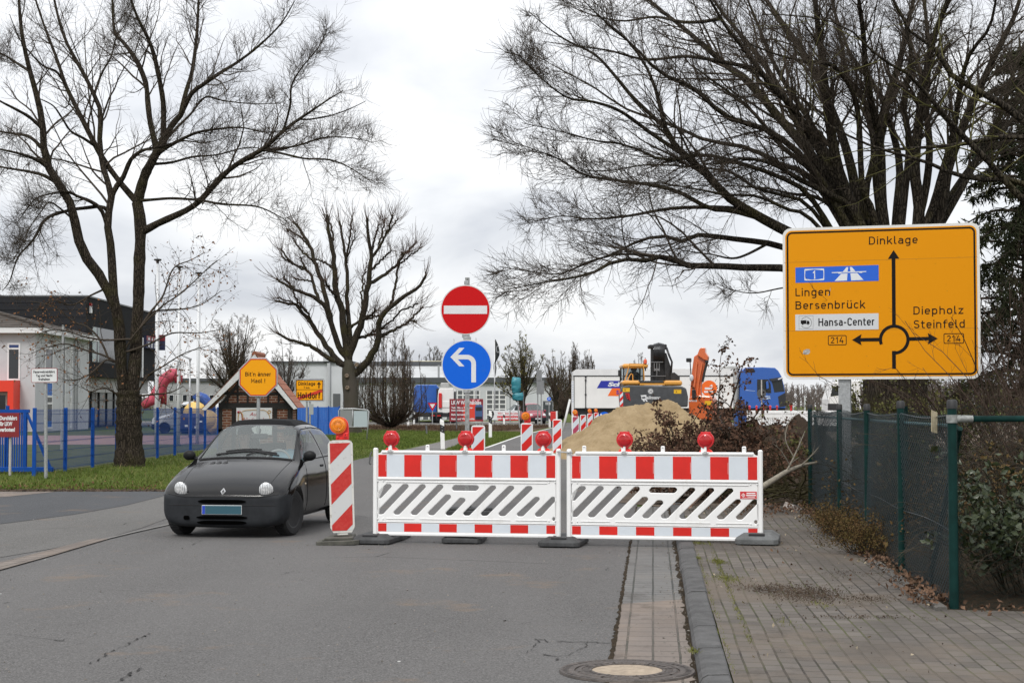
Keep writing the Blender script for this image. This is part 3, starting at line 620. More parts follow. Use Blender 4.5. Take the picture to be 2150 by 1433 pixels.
# -- rubber feet
def make_foot(name,label,loc,rz,L=0.46,D=0.80,Hh=0.105,m=RUBBER,slot=True,group='rubber feet under the barrier panels'):
 t=thing(name,label,'barrier foot',loc,rz,group)
 mb=MB();a,b=L/2,D/2;c=0.05;k=0.085
 lo_=[(-a+c,-b),(a-c,-b),(a,-b+c),(a,b-c),(a-c,b),(-a+c,b),(-a,b-c),(-a,-b+c)]
 up=[(-a+c+k*0.6,-b+k),(a-c-k*0.6,-b+k),(a-k,-b+c+k*0.6),(a-k,b-c-k*0.6),(a-c-k*0.6,b-k),(-a+c+k*0.6,b-k),(-a+k,b-c-k*0.6),(-a+k,-b+c+k*0.6)]
 vs=[(*p,0.012)for p in lo_]+[(*p,Hh*0.55)for p in lo_]+[(*p,Hh)for p in up]
 fs=[(i+8*q,(i+1)%8+8*q,(i+1)%8+8+8*q,i+8+8*q)for q in(0,1)for i in range(8)]+[tuple(range(16,24)),tuple(range(7,-1,-1))]
 mb.add(vs,fs,0)
 for x_ in(-a+0.02,-a*0.5,0.0,a*0.5,a-0.06):mb.box(x_,x_+0.04,-b+0.03,b-0.03,0.0,0.013,0)
 mb.build('rubber_block',m,t,bevel=0.008)
 if slot:
  mb=MB();mb.box(-0.085,0.085,-b+0.050,-b+0.16,Hh*0.70,Hh+0.003,0,0.004);mb.build('socket',BLACK,t)
 return t
f1=make_foot('barrier_ballast','dark rubber foot under the barrier end next to the beacon',(at(793,1140,18.5).x,18.52,0.004),bz((pl_.x,18.42),(pr_.x,18.02)))
dup(f1,(at(838,1128,19.0).x,18.98,0.004),R(-6),'low rubber foot half hidden behind the barrier end next to the beacon').scale=(0.42,0.8,0.8)
dup(f1,(at(977,1136,18.75).x,18.62,0.004),R(-4),'rubber foot under the middle of the barrier panel nearest the beacon')
dup(f1,(at(1183,1143,18.25).x,18.14,0.004),RZ2,'rubber foot under the gap between the two barrier panels')
f2=make_foot('barrier_ballast','worn light grey rubber foot standing on the paved footway',(at(1591,1150,17.75).x,17.72,KH-0.012),RZ2,0.46,0.80,0.12,RUBBER_GREY)
# -- red warning lamps
def make_lamp(label,loc,rz):
 t=thing('red_warning_lamp',label,'warning lamp',loc,rz,'red round warning lamps along the barrier tops')
 zc=0.135
 mb=MB();mb.lathe([(0.0,-0.050),(0.03,-0.049),(0.055,-0.043),(0.071,-0.030),(0.074,-0.014)],(0,0,zc),'y',32)
 for i in range(-8,9):
  x_=i*0.0082;hgt=math.sqrt(max(0,0.064**2-x_**2));yy=-0.050+0.020*(x_/0.074)**2+0.001
  mb.box(x_-0.0022,x_+0.0022,yy-0.0045,yy+0.012,zc-0.018,zc+hgt*0.86)
 mb.build('lens',RED_LENS,t,auto=40)
 mb=MB();mb.lathe([(0.074,-0.020),(0.088,-0.020),(0.092,-0.012),(0.092,0.028),(0.080,0.048),(0.0,0.055)],(0,0,zc),'y',32)
 for a in(62,118):
  x_,z_=0.090*math.cos(R(a)),zc+0.090*math.sin(R(a));mb.box(x_-0.012,x_+0.012,-0.016,0.02,z_-0.008,z_+0.010,0,0.004)
 mb.box(-0.034,0.034,-0.004,0.045,0.030,zc-0.070,0,0.006)
 mb.build('housing',RED_PLASTIC,t,auto=40)
 mb=MB();mb.prism([(-0.078,0.0),(-0.060,0.026),(-0.030,0.042),(0.030,0.042),(0.060,0.026),(0.078,0.0)],0.006,0.055);mb.build('base_skirt',RED_ORANGE,t,bevel=0.004)
 mb=MB();mb.box(-0.016,0.010,-0.024,-0.010,0.008,0.060,0,0.004);mb.build('clip',WHITE_PL,t)
 mb=MB();mb.lathe([(0.0,-0.013),(0.040,-0.012),(0.042,0.0),(0.036,0.006)],(-0.003,-0.018,0.0),'z',14);mb.tube([(-0.022,-0.055,0.002),(0.016,-0.055,0.002)],0.006,8,1)
 mb.build('screw_clamp',[WHITE_PL,ZINC],t,auto=40)
 return t
LMP=[]
def on_panel(b,x_,z_):return Matrix.Rotation(b.rotation_euler.z,4,'Z')@Vector((x_,0.026,z_))+b.location
l1=make_lamp('red warning lamp in front of the grass, nearest the amber beacon lamp',on_panel(b1,0.205,0.955),b1.rotation_euler.z)
for b,x_,lb in((b1,1.070,'red warning lamp in front of the sign pole'),(b1,1.955,'red warning lamp beside the gap between the panels, striped board behind'),(b2,0.645,'dull red warning lamp in front of the sand heap'),(b2,1.535,'bright red warning lamp in front of the heap of cut branches')):
 dup(l1,on_panel(b,x_,0.955),b.rotation_euler.z,lb)
 # -- guide beacons
def stripes(mb,x0,x1,z0,z1,per,y,ph=0.0,m=1):
 """45-degree red bands clipped to a rectangle"""
 W_=x1-x0;k=-20
 while k*per<(z1-z0)+W_+per:
  base=z1-0.0-k*per+ph
  a0,a1=base-per/2,base
  poly=[(x0,a0),(x1,a0+W_),(x1,a1+W_),(x0,a1)]
  def clip(pp,fn):
   o=[]
   for i in range(len(pp)):
    a,b=pp[i-1],pp[i];fa,fb=fn(a),fn(b)
    if(fa>=0)!=(fb>=0):s=fa/(fa-fb);o.append((a[0]+(b[0]-a[0])*s,a[1]+(b[1]-a[1])*s))
    if fb>=0:o.append(b)
   return o
  poly=clip(poly,lambda p:p[1]-z0);poly=clip(poly,lambda p:z1-p[1])if poly else poly
  if len(poly)>2:mb.prism(poly,y,y+0.0008,m)
  k+=1
def make_beacon(label,loc,rz,old=True,tilt=0.0,foot=True):
 t=thing('guide_beacon',label,'guide beacon',loc,rz,'red and white striped guide beacons');t.rotation_euler=(0,tilt,rz)
 wf,rf,fr=(WHITE_SCR,RED_OLD,WHITE_OLD)if old else(WHITE_FOIL,RED_FOIL,WHITE_PL)
 mb=MB();pf=[(-0.105,0.115),(-0.138,0.175),(-0.140,1.115),(-0.122,1.150),(-0.085,1.160),(0.085,1.160),(0.122,1.150),(0.140,1.115),(0.138,0.175),(0.105,0.115)]
 mb.prism(pf,-0.018,0.022);mb.box(-0.06,0.06,-0.012,0.016,0.085,0.116,0,0.004);mb.box(-0.028,0.028,-0.02,0.02,0.04,0.088)
 mb.build('board',fr,t,bevel=0.008)
 mb=MB();mb.box(-0.117,0.117,-0.0205,-0.0188,0.140,1.128,0);mb.build('white_face',wf,t)
 mb=MB();stripes(mb,-0.117,0.117,0.140,1.128,0.460,-0.0222,-0.004,0);mb.build('red_bands',rf,t)
 if foot:
  mb=MB();mb.slab([(-0.26,-0.36),(0.14,-0.36),(0.20,-0.30),(0.20,0.36),(-0.20,0.36),(-0.28,-0.30)],0.0,0.05);mb.slab([(-0.19,-0.27),(0.13,-0.27),(0.13,0.28),(-0.16,0.28)],0.05,0.078)
  mb.box(-0.10,0.10,-0.06,0.06,0.078,0.092);mb.box(-0.21,-0.185,-0.30,-0.27,0.05,0.065);mb.build('foot_plate',RUBBER_OLD,t,bevel=0.008)
 return t
def make_amber(label,loc,rz):
 t=thing('amber_warning_lamp',label,'warning lamp',loc,rz,'amber warning lamps on the guide beacons')
 mb=MB();mb.lathe([(0.0,-0.052),(0.018,-0.0515),(0.020,-0.048),(0.05,-0.046),(0.078,-0.038),(0.086,-0.026)],(-0.03,0,0.165),'y',32)
 for r_ in(0.03,0.045,0.06):mb.lathe([(r_-0.002,-0.047),(r_,-0.0505),(r_+0.002,-0.046)],(-0.03,0,0.165),'y',32)
 mb.build('lens',AMBER,t,auto=40)
 mb=MB();mb.lathe([(0.086,-0.030),(0.097,-0.030),(0.099,-0.02),(0.097,0.012),(0.0,0.03)],(-0.03,0,0.165),'y',32);mb.build('lens_ring',mat('orange_ring',(0.66,0.11,0.012),0.4),t,auto=40)
 mb=MB();mb.prism(_a(0.0,0.150,0.085,0.105,95,0,8)+[(0.090,0.085),(0.090,0.0),(-0.055,0.0),(-0.055,0.085),(-0.02,0.10)],0.0,0.075);mb.box(0.02,0.085,-0.014,0.0,0.004,0.080,0,0.004);mb.lathe([(0.0,-0.012),(0.014,-0.010),(0.016,0.004)],(-0.035,0,0.03),'y',14)
 mb.build('battery_case',mat('bright_red_case',(0.72,0.022,0.018),0.38),t,bevel=0.006)
 mb=MB()
 mb.prism([(0.052,0.066),(0.044,0.056),(0.052,0.046),(0.060,0.056)],-0.0150,-0.0143)
 for z_ in(0.036,0.029,0.022):mb.box(0.032,0.074,-0.0150,-0.0143,z_-0.0018,z_+0.0018)
 mb.build('case_print',mat('dark_print',(0.16,0.01,0.01),0.5),t);return t
gb=make_beacon('scratched striped beacon board standing beside the black car',(at(720,1130,18.4).x,18.42,0.004),0,True,R(1.9))
gb.rotation_euler=(0,R(-1.9),R(2))
am=make_amber('large amber warning lamp on the scratched beacon beside the car',(at(715,921,18.42).x+0.004,18.41,1.168),R(2))
cleanb=None
BE=[(1004,33,'striped beacon board half hidden behind the lamp in front of the sign pole',0),(1106,37.5,'striped beacon board with an amber lamp, standing on the closed lane behind the barrier',1),(1170,48.5,'striped beacon board between the lamp by the panel gap and the sand heap',0),(1208.5,60,'faded striped beacon board with an amber lamp at the toe of the sand heap',1),(1224.5,70,'distant striped beacon board without a lamp, first beyond the faded one',0),(1239,80,'distant striped beacon board with an amber lamp, before the last of the row',1),(1252,91,'farthest striped beacon board with a small amber lamp, beside the blue arrow disc',1)]
fade=mat('faded_red_foil',(0.40,0.05,0.10),0.5)
for i,(px,Yb,lb,lam)in enumerate(BE):
 X_=at(px,900,Yb).x
 if cleanb is None:cleanb=make_beacon(lb,(X_,Yb,0.0),0.0,False);bb=cleanb
 else:bb=dup(cleanb,(X_,Yb,0.0 if Yb<60 else 0.02),R([0,2,-3,20,24,20,16][i]),lb)
 if i==3:
  for ch in bb.children:
   if ch.name.startswith('red_bands'):ch.data=ch.data.copy();ch.data.materials[0]=fade;ch['label']='faded pinkish red bands'
 if lam:
  dup(am,(X_-0.0,Yb-0.01,1.155),bb.rotation_euler.z,{1:'amber warning lamp on the beacon behind the barrier, in front of the red van',3:'amber warning lamp on the faded beacon beside the white trailer end',5:'small amber warning lamp on the beacon before the last of the row',6:'farthest small amber warning lamp above the blue arrow disc'}[i])
  # -- sign post: no entry above turn left
SIGN_RED=scratched('sign_red',(0.52,0.006,0.008),(0.60,0.10,0.08),0.35);SIGN_BLUE=scratched('sign_blue',(0.006,0.115,0.62),(0.10,0.24,0.68),0.4);SIGN_WHITE=mat('sign_white',(0.66,0.665,0.67),0.45,var=0.04,vscale=6);SIGN_EDGE=mat('sign_edge',(0.62,0.62,0.61),0.5)
SY=23.3;px_=at(981,900,SY).x
t=thing('traffic_sign_post','round no entry sign above a blue turn left sign on one steel post','traffic sign',(px_,SY,0.004))
mb=MB();mb.box(-0.032,0.032,-0.032,0.032,0.0,at(980,583,SY).z,0,0.004)
zt=at(980,583,SY).z
for i in range(4):mb.lathe([(0.0,-0.0345),(0.008,-0.0345),(0.008,-0.030)],(0.0,0,zt-0.03-0.04*i),'y',8,1)
mb.build('pole',[ZINC_DULL,BLACK],t)
def disc_sign(nm,px,py,rpx,m_face,detail):
 c=at(px,py,SY);r_=rpx*SY/F;x_=c.x-px_
 mb=MB();mb.lathe([(0.0,-0.046),(r_*0.998,-0.046),(r_,-0.043),(r_,-0.038),(r_-0.012,-0.034),(0.0,-0.040)],(x_,0,c.z),'y',64)
 d=mb.build(nm,SIGN_EDGE,t,auto=40)
 mb=MB();mb.lathe([(0.0,-0.0480),(r_*0.957,-0.0480),(r_*0.957,-0.0462)],(x_,0,c.z),'y',64);mb.build('face',m_face,d)
 mb=MB();detail(mb,x_,c.z,r_);mb.build('white_symbol',SIGN_WHITE,d)
 mb=MB();mb.box(x_-0.02,x_+0.045,-0.043,0.036,c.z+r_+0.004,c.z+r_+0.062,0,0.006)if nm=='no_entry_disc' else mb.box(x_-0.05,x_+0.06,-0.043,0.036,c.z+r_+0.0,c.z+r_+0.045,0,0.006)
 mb.box(x_-0.05,x_+0.055,-0.040,0.036,c.z-r_-0.040,c.z-r_+0.012,0,0.004);mb.build('clamp',ZINC,d)
disc_sign('no_entry_disc',977.5,651,52.5,SIGN_RED,lambda mb,x_,z_,r_:mb.box(x_-r_*0.865,x_+r_*0.865,-0.0498,-0.0484,z_-r_*0.165,z_+r_*0.165))
def turn_left(mb,x_,z_,r_):
 k=r_/238.0;cxp,cyp=987,393
 f_=lambda p:(x_+(p[0]-cxp)*k,z_-(p[1]-cyp)*k)
 head=[(833,318),(918,231),(966,231),(903,297),(990,297)]+[(990+85*math.sin(R(a)),380-83*math.cos(R(a)))for a in(10,20,30,40,50,60,70,80)]+[(1075,385),(1075,557),(1031,557),(1031,392)]+[(990+41*math.cos(R(a)),382-42*math.sin(R(a)))for a in(0,15,30,45,60,75,90)]+[(903,340),(966,406),(918,406)]
 mb.prism([f_(p)for p in head],-0.0498,-0.0484)
disc_sign('turn_left_disc',980,766.5,52.8,SIGN_BLUE,turn_left)
mb=MB();mb.slab([(-0.42,-0.2),(0.42,-0.2),(0.42,0.2),(-0.42,0.2)],0.0,0.06);mb.slab([(-0.36,-0.16),(0.36,-0.16),(0.36,0.16),(-0.36,0.16)],0.06,0.10);mb.box(-0.06,0.06,-0.06,0.06,0.10,0.13);mb.build('foot_plate',RUBBER,t,bevel=0.01)
# -- big yellow direction sign
YEL=scratched('sign_yellow',(0.68,0.262,0.001),(0.58,0.23,0.004),0.35)
SWd,SHt=2.444,1.950
sc_=Vector((4.666,20.5,2.865));SRZ=-math.atan2(0.7,2.342)
t=thing('direction_sign','large yellow direction sign with black lettering on a steel post behind the fence','direction sign',(sc_.x,sc_.y,0.05),SRZ)
Z0=sc_.z-0.05
def sg(x,y):
 tt=(x-92)/1616;top=100-28*tt;bot=1353-3*tt
 return(tt*SWd-SWd/2,Z0+SHt/2-(y-top)/(bot-top)*SHt)
a,b,c,d=-SWd/2,SWd/2,Z0-SHt/2,Z0+SHt/2
mb=MB();mb.prism(rrect(a,b,c,d,0.105,8),0.0,0.035);mb.build('white_frame',mat('sign_frame_white',(0.66,0.655,0.63),0.5,col2=(0.40,0.38,0.34),vscale=18,lo=0.6,hi=0.75),t)
mb=MB();mb.prism(rrect(a+0.034,b-0.034,c+0.034,d-0.034,0.085,8),-0.002,-0.0002);mb.build('yellow_face',YEL,t)
mb=MB();mb.curve([rrect(a+0.052,b-0.052,c+0.052,d-0.052,0.070,8),rrect(a+0.074,b-0.074,c+0.074,d-0.074,0.050,8)],-0.0038,0.0012)
k0=sg(1000,350);k1=sg(1030,920)
f_=lambda p:sg(*p)
mb.prism([f_((999,362)),f_((1030,361)),f_((1028,914)),f_((998,914))],-0.0040,-0.0022)
mb.prism([f_((968,363)),f_((1062,361)),f_((1016,290))],-0.0046,-0.0024)
cc=f_((1014,1027));rr_=125/1616*SWd*1.0;ri_=99/1616*SWd
ang=[200-i*(200+92)/40 for i in range(41)]
ring=[(cc[0]+rr_*math.cos(R(q)),cc[1]+rr_*math.sin(R(q)))for q in ang]+[(cc[0]+ri_*math.cos(R(q)),cc[1]+ri_*math.sin(R(q)))for q in ang[::-1]]
mb.prism(ring,-0.0052,-0.0026)
mb.prism([f_((995,1120)),f_((1026,1120)),f_((1026,1266)),f_((995,1266))],-0.0058,-0.0028)
mb.prism([f_((735,1013)),f_((900,1011)),f_((900,1040)),f_((735,1041))],-0.0058,-0.0028);mb.prism([f_((668,1028)),f_((746,981)),f_((735,1027)),f_((746,1071))],-0.0064,-0.003)
mb.prism([f_((1130,1008)),f_((1296,1006)),f_((1296,1034)),f_((1130,1037))],-0.0058,-0.0028);mb.prism([f_((1365,1020)),f_((1286,975)),f_((1296,1020)),f_((1286,1067))],-0.0064,-0.003)
for x0,x1,y0,y1 in((468,623,988,1071),(1413,1576,978,1063)):
 p,q=f_((x0,y1)),f_((x1,y0));mb.curve([rrect(p[0],q[0],p[1],q[1],0.018),rrect(p[0]+0.009,q[0]-0.009,p[1]+0.009,q[1]-0.009,0.011)],-0.004,0.0015)
def dtext(s,x0,x1,ybase,ytop,wt=0.135):
 p=f_((x0,ybase));q=f_((x1,ybase));r2=f_((x0,ytop));din(mb,s,p[0],p[1],r2[1]-p[1],-0.0034,0,q[0]-p[0],wt=wt)
dtext('Dinklage',813,1214,244,178);dtext('Lingen',197,492,664,598);dtext('Bersenbrück',197,780,773,706)
dtext('Diepholz',1171,1574,823,757);dtext('Steinfeld',1172,1586,936,869);dtext('214',489,598,1055,1004);dtext('214',1438,1548,1047,996)
mb.build('black_lettering',SIGN_BLACK,t)
mb=MB();mb.prism([f_((199,426)),f_((892,412)),f_((892,543)),f_((200,553))],-0.0036,-0.0021);mb.build('blue_motorway_panel',mat('motorway_blue',(0.006,0.10,0.56),0.45),t)
mb=MB()
p,q=f_((275,535)),f_((441,437));mb.curve([rrect(p[0],q[0],p[1],q[1],0.012),[(p[0]+0.012,p[1]+0.022),(p[0]+0.008,(p[1]+q[1])/2),(p[0]+0.012,q[1]-0.022),(p[0]+0.11,q[1]-0.010),(q[0]-0.11+0.0,q[1]-0.010),(q[0]-0.012,q[1]-0.022),(q[0]-0.008,(p[1]+q[1])/2),(q[0]-0.012,p[1]+0.022),(q[0]-0.09,p[1]+0.010),(p[0]+0.09,p[1]+0.010)]],-0.0052,0.001)
p=f_((345,522));din(mb,'1',p[0],p[1],0.105,-0.0052,0,0.036)
for poly in([(627,428),(641,427),(636,463),(597,465)],[(655,427),(671,427),(701,461),(660,463)],[(503,468),(791,462),(789,469),(760,470),(757,475),(733,476),(731,471),(586,474),(583,480),(560,480),(556,475),(505,475)],[(584,481),(635,479),(630,538),(527,541)],[(659,478),(716,477),(767,534),(665,538)]):mb.prism([f_(p)for p in poly],-0.0052,-0.0042)
mb.build('motorway_symbols',mat('decal_white',(0.66,0.68,0.70),0.5),t)
mb=MB();mb.prism([f_((195,816)),f_((888,810)),f_((887,942)),f_((196,948))],-0.0036,-0.0021);mb.build('white_centre_panel',mat('decal_grey_white',(0.56,0.57,0.58),0.5),t)
mb=MB();p,q=f_((226,937)),f_((346,826));mb.curve([[(p[0],p[1]),(q[0],p[1]),(q[0],q[1]),(p[0],q[1])],[(p[0]+0.002,p[1]+0.002),(q[0]-0.002,p[1]+0.002),(q[0]-0.002,q[1]-0.002),(p[0]+0.002,q[1]-0.002)]],-0.0046,0.0008)
c_=f_((286,883));R0=0.072
ar=[145-i*10 for i in range(30)];mb.prism([(c_[0]+R0*math.cos(R(q)),c_[1]+R0*math.sin(R(q)))for q in ar]+[(c_[0]+(R0-0.004)*math.cos(R(q)),c_[1]+(R0-0.004)*math.sin(R(q)))for q in ar[::-1]],-0.0046,-0.0038)
for poly in([(241,864),(288,862),(288,888),(241,890)],[(292,868),(308,867),(315,880),(315,894),(292,895)],[(247,889),(292,887),(292,893),(247,895)]):mb.prism([f_(p)for p in poly],-0.0046,-0.0038)
for x_ in(258,303):q=f_((x_,896));mb.prism(circ(q[0],q[1],0.0085,12),-0.0050,-0.0042)
p=f_((390,912));q=f_((856,912));r2=f_((390,848));din(mb,'Hansa-Center',p[0],p[1],r2[1]-p[1],-0.0044,0,q[0]-p[0],wt=0.15,slope=-0.0)
mb.build('centre_lettering',SIGN_BLACK,t)
mb=MB()
for ya,yb in((385,357),(953,938)):
 p,q=f_((104,ya)),f_((1690,yb));mb.prism([p,q,(q[0],q[1]+0.003),(p[0],p[1]+0.003)],-0.0027,-0.0021)
rs=random.Random(3)
for i in range(46):
 x_,y_=(rs.uniform(110,1680),rs.choice([372,946,1330,115])+rs.gauss(0,4))if i%3 else(rs.uniform(150,1650),rs.uniform(150,1300));q=f_((x_,y_));r_=rs.uniform(0.0015,0.005);mb.prism([(q[0]+r_*rs.uniform(0.6,1.3)*math.cos(R(a_)),q[1]+r_*rs.uniform(0.6,1.3)*math.sin(R(a_)))for a_ in range(0,360,60)],-0.0030,-0.0021)
mb.build('seams',mat('sign_seam',(0.24,0.115,0.01),0.7),t)
mb=MB();mb.prism([f_(p)for p in((255,1140),(262,1112),(290,1101),(315,1104),(318,1126),(308,1143),(280,1147))],-0.0034,-0.0021,0)
mb.build('peeled_sticker',mat('torn_paper',(0.50,0.49,0.46),0.8,col2=(0.2,0.19,0.18),vscale=60),t);mb=MB();mb.prism([f_(p)for p in((482,640),(470,662),(478,660),(492,620),(494,588))],-0.0040,-0.0021,0)
mb.build('scratch',mat('torn_paper',(0.50,0.49,0.46),0.8,col2=(0.2,0.19,0.18),vscale=60),t)
pp=at(1772,850,20.6);lx=(Matrix.Rotation(-SRZ,4,'Z')@(Vector((pp.x,20.6,0))-Vector((sc_.x,sc_.y,0))))
mb=MB()
mb.box(lx.x-0.075,lx.x+0.075,0.036,0.048,0,Z0+0.85);mb.box(lx.x-0.075,lx.x+0.075,0.168,0.180,0,Z0+0.85);mb.box(lx.x-0.007,lx.x+0.007,0.048,0.168,0,Z0+0.85)
mb.build('steel_post',ZINC,t)
mb=MB();mb.box(a+0.1,b-0.1,0.0352,0.0358+0.03,Z0+0.55,Z0+0.61);mb.box(a+0.1,b-0.1,0.0352,0.0358+0.03,Z0-0.61,Z0-0.55);mb.build('stiffener',ZINC,t)
# -- manhole
def make_manhole():
 mx_,my_=gr(1317,1411)
 t=thing('manhole_cover','round cast iron manhole cover with a sandy concrete centre in the gutter','manhole cover',(mx_,my_,0.006))
 IRON=mat('cast_iron',(0.075,0.062,0.054),0.6,metal=0.25,var=0.4,vscale=14,bump=0.3,bscale=80)
 mb=MB();mb.lathe([(0.306,0.002),(0.308,0.010),(0.340,0.011),(0.345,0.007),(0.372,0.007),(0.378,0.012),(0.392,0.012),(0.398,0.0)],n=72)
 for i in range(48):
  q=2*math.pi*i/48;c_,s_=math.cos(q),math.sin(q);q2=0.35
  for r0,r1 in((0.347,0.371),):mb.add([(r0*math.cos(q-0.02),r0*math.sin(q-0.02),0.0112),(r1*math.cos(q-0.02),r1*math.sin(q-0.02),0.0112),(r1*math.cos(q+0.04),r1*math.sin(q+0.04),0.0112),(r0*math.cos(q+0.04),r0*math.sin(q+0.04),0.0112)],[(0,1,2,3)])
 mb.build('frame_ring',IRON,t,auto=35)
 mb=MB();mb.lathe([(0.205,0.004),(0.207,0.013),(0.222,0.013),(0.226,0.007),(0.262,0.007),(0.266,0.013),(0.288,0.013),(0.292,0.008),(0.303,0.004)],n=72)
 for i in range(36):
  q=2*math.pi*i/36
  mb.add([(r0*math.cos(q+o),r0*math.sin(q+o),0.0125)for r0,o in((0.228,-0.03),(0.261,-0.03),(0.261,0.05),(0.228,0.05))],[(0,1,2,3)])
 for i in range(8):
  q=2*math.pi*i/8+0.2;c_,s_=math.cos(q),math.sin(q)
  mb.add([(0.21*c_-0.008*s_,0.21*s_+0.008*c_,0.0145),(0.30*c_-0.008*s_,0.30*s_+0.008*c_,0.0145),(0.30*c_+0.008*s_,0.30*s_-0.008*c_,0.0145),(0.21*c_+0.008*s_,0.21*s_-0.008*c_,0.0145)],[(0,1,2,3)])
 mb.build('lid_ring',IRON,t,auto=35)
 mb=MB();mb.lathe([(0.0,0.011),(0.12,0.0105),(0.205,0.008)],n=48);mb.build('concrete_centre',mat('sandy_concrete',(0.34,0.275,0.205),0.95,var=0.2,vscale=18,bump=0.5,bscale=160),t)
make_manhole()
# -- trees: limbs drawn by hand, branches and twigs grown from them
def bark(name,base,alt,moss,sc=1.0):
 g=NG(name,0.95,0.12);fur=g.noise(16*sc,6,0.7,g.map((1,1,0.16)));cr_=g.vor(22*sc,'DISTANCE_TO_EDGE',g.mix(0.05,g.map((1,1,0.22)),g.noisec(6),'ADD'));big=g.noise(1.3,6,0.7)
 c=g.mix(g.ramp(fur,0.36,0.64),base,alt);c=g.mix(g.ramp(cr_,0.0,0.16,0.85,0.0),c,tuple(q*0.3 for q in base));c=g.mix(g.ramp(big,0.50,0.66,0,0.7),c,moss);c=g.mix(g.ramp(g.noise(5,7,0.75),0.62,0.72,0,0.55),c,tuple(q*1.9 for q in alt))
 g.bump(g.math('ADD',fur,g.math('MULTIPLY',g.ramp(cr_,0.0,0.2),0.8)),1.0,0.03);return g.col(c)
BARK=bark('oak_bark',(0.032,0.025,0.019),(0.078,0.063,0.047),(0.046,0.042,0.017));BARK_GREEN=bark('mossy_bark',(0.032,0.026,0.020),(0.078,0.065,0.049),(0.062,0.056,0.020))
BARK_GREY=mat('beech_bark',(0.070,0.060,0.050),0.9,col2=(0.042,0.040,0.026),vscale=1.0,bump=0.5,bscale=18,stretch=(1,1,0.5),spec=0.15)
TWIG=mat('twig_bark',(0.058,0.046,0.035),0.9,spec=0.15)
TWIG_RED=mat('reddish_twigs',(0.075,0.048,0.036),0.9,spec=0.15)
TWIG_GREEN=mat('olive_twigs',(0.085,0.080,0.030),0.9,spec=0.15)
DRYLEAF=mat('dry_oak_leaf',(0.20,0.095,0.045),0.9,var=0.45,vscale=3.0,spec=0.2)
def tubes(P,Rr,n=3):
 """vectorised tubes: P (N,K,3), Rr (N,K) -> verts, quads"""
 Nn,K,_=P.shape
 T=np.empty_like(P);T[:,1:-1]=P[:,2:]-P[:,:-2];T[:,0]=P[:,1]-P[:,0];T[:,-1]=P[:,-1]-P[:,-2]
 T/=np.linalg.norm(T,axis=2,keepdims=True)+1e-9
 ref=np.zeros_like(T);ref[...,0]=0.31;ref[...,1]=0.87;ref[...,2]=0.39
 U=np.cross(T,ref);U/=np.linalg.norm(U,axis=2,keepdims=True)+1e-9;W=np.cross(T,U)
 a=2*np.pi*np.arange(n)/n
 V=P[:,:,None,:]+Rr[:,:,None,None]*(U[:,:,None,:]*np.cos(a)[None,None,:,None]+W[:,:,None,:]*np.sin(a)[None,None,:,None])
 idx=np.arange(Nn*K*n).reshape(Nn,K,n)
 A=idx[:,:-1,:];B=idx[:,1:,:]
 Q=np.stack([A,B,np.roll(B,-1,2),np.roll(A,-1,2)],axis=-1).reshape(-1,4)
 return V.reshape(-1,3),Q
def resample(P,Rr,K):
 P=np.asarray(P,float);Rr=np.asarray(Rr,float);n=len(P)
 t=np.concatenate(([0],np.cumsum(np.linalg.norm(np.diff(P,axis=0),axis=1))));t/=t[-1]
 Q=np.linspace(0,1,K);out=np.empty((K,3));i=np.clip(np.searchsorted(t,Q,'right')-1,0,n-2)
 for k in range(K):
  a=i[k];u=(Q[k]-t[a])/(t[a+1]-t[a]+1e-9)
  p0,p1,p2,p3=P[max(a-1,0)],P[a],P[a+1],P[min(a+2,n-1)]
  out[k]=0.5*(2*p1+(p2-p0)*u+(2*p0-5*p1+4*p2-p3)*u**2+(3*p1-p0-3*p2+p3)*u**3)
 return out,np.interp(Q,t,Rr)
def sprout(P,Rr,m,rng,t0=0.15,t1=1.0,ang=(35,65),ln=(0.3,0.6),rad=0.55,K=6,wig=0.16,up=0.15,rmin=0.0022,taper=0.25,bias=1.0,lenabs=None,flat=1.0):
 """m children on every parent of (N,K,3)"""
 Nn,Kp,_=P.shape
 L=np.linalg.norm(np.diff(P,axis=1),axis=2).sum(1)
 t=t0+(t1-t0)*((np.arange(m)[None,:]+rng.random((Nn,m)))/m)**bias
 s=t*(Kp-1);i=np.clip(s.astype(int),0,Kp-2);u=s-i
 r_=np.arange(Nn)[:,None]
 p=P[r_,i]*(1-u[...,None])+P[r_,i+1]*u[...,None]
 d=P[r_,i+1]-P[r_,i];d/=np.linalg.norm(d,axis=2,keepdims=True)+1e-9
 rp=Rr[r_,i]*(1-u)+Rr[r_,i+1]*u
 rv=rng.normal(size=(Nn,m,3));rv[...,1]*=flat
 rv-=d*(rv*d).sum(2,keepdims=True);rv/=np.linalg.norm(rv,axis=2,keepdims=True)+1e-9
 a=np.radians(rng.uniform(*ang,(Nn,m)))[...,None]
 d=d*np.cos(a)+rv*np.sin(a)
 l=(L[:,None]*rng.uniform(*ln,(Nn,m))*(1.15-0.88*t))if lenabs is None else rng.uniform(*lenabs,(Nn,m))
 r0=np.maximum(rp*rad*rng.uniform(0.7,1.1,(Nn,m)),rmin)
 Nc=Nn*m;p=p.reshape(Nc,3);d=d.reshape(Nc,3);l=l.reshape(Nc);r0=r0.reshape(Nc)
 out=np.empty((Nc,K,3));out[:,0]=p;c=d.copy()
 for k in range(1,K):
  c=c+rng.normal(size=(Nc,3))*wig;c[:,2]+=up/(K-1)*1.6
  c/=np.linalg.norm(c,axis=1,keepdims=True)+1e-9
  out[:,k]=out[:,k-1]+c*(l/(K-1))[:,None]
 Rc=np.maximum(r0[:,None]*np.linspace(1,taper,K)[None,:],rmin*0.55)
 return out,Rc
def cat(*a):return np.concatenate(a)
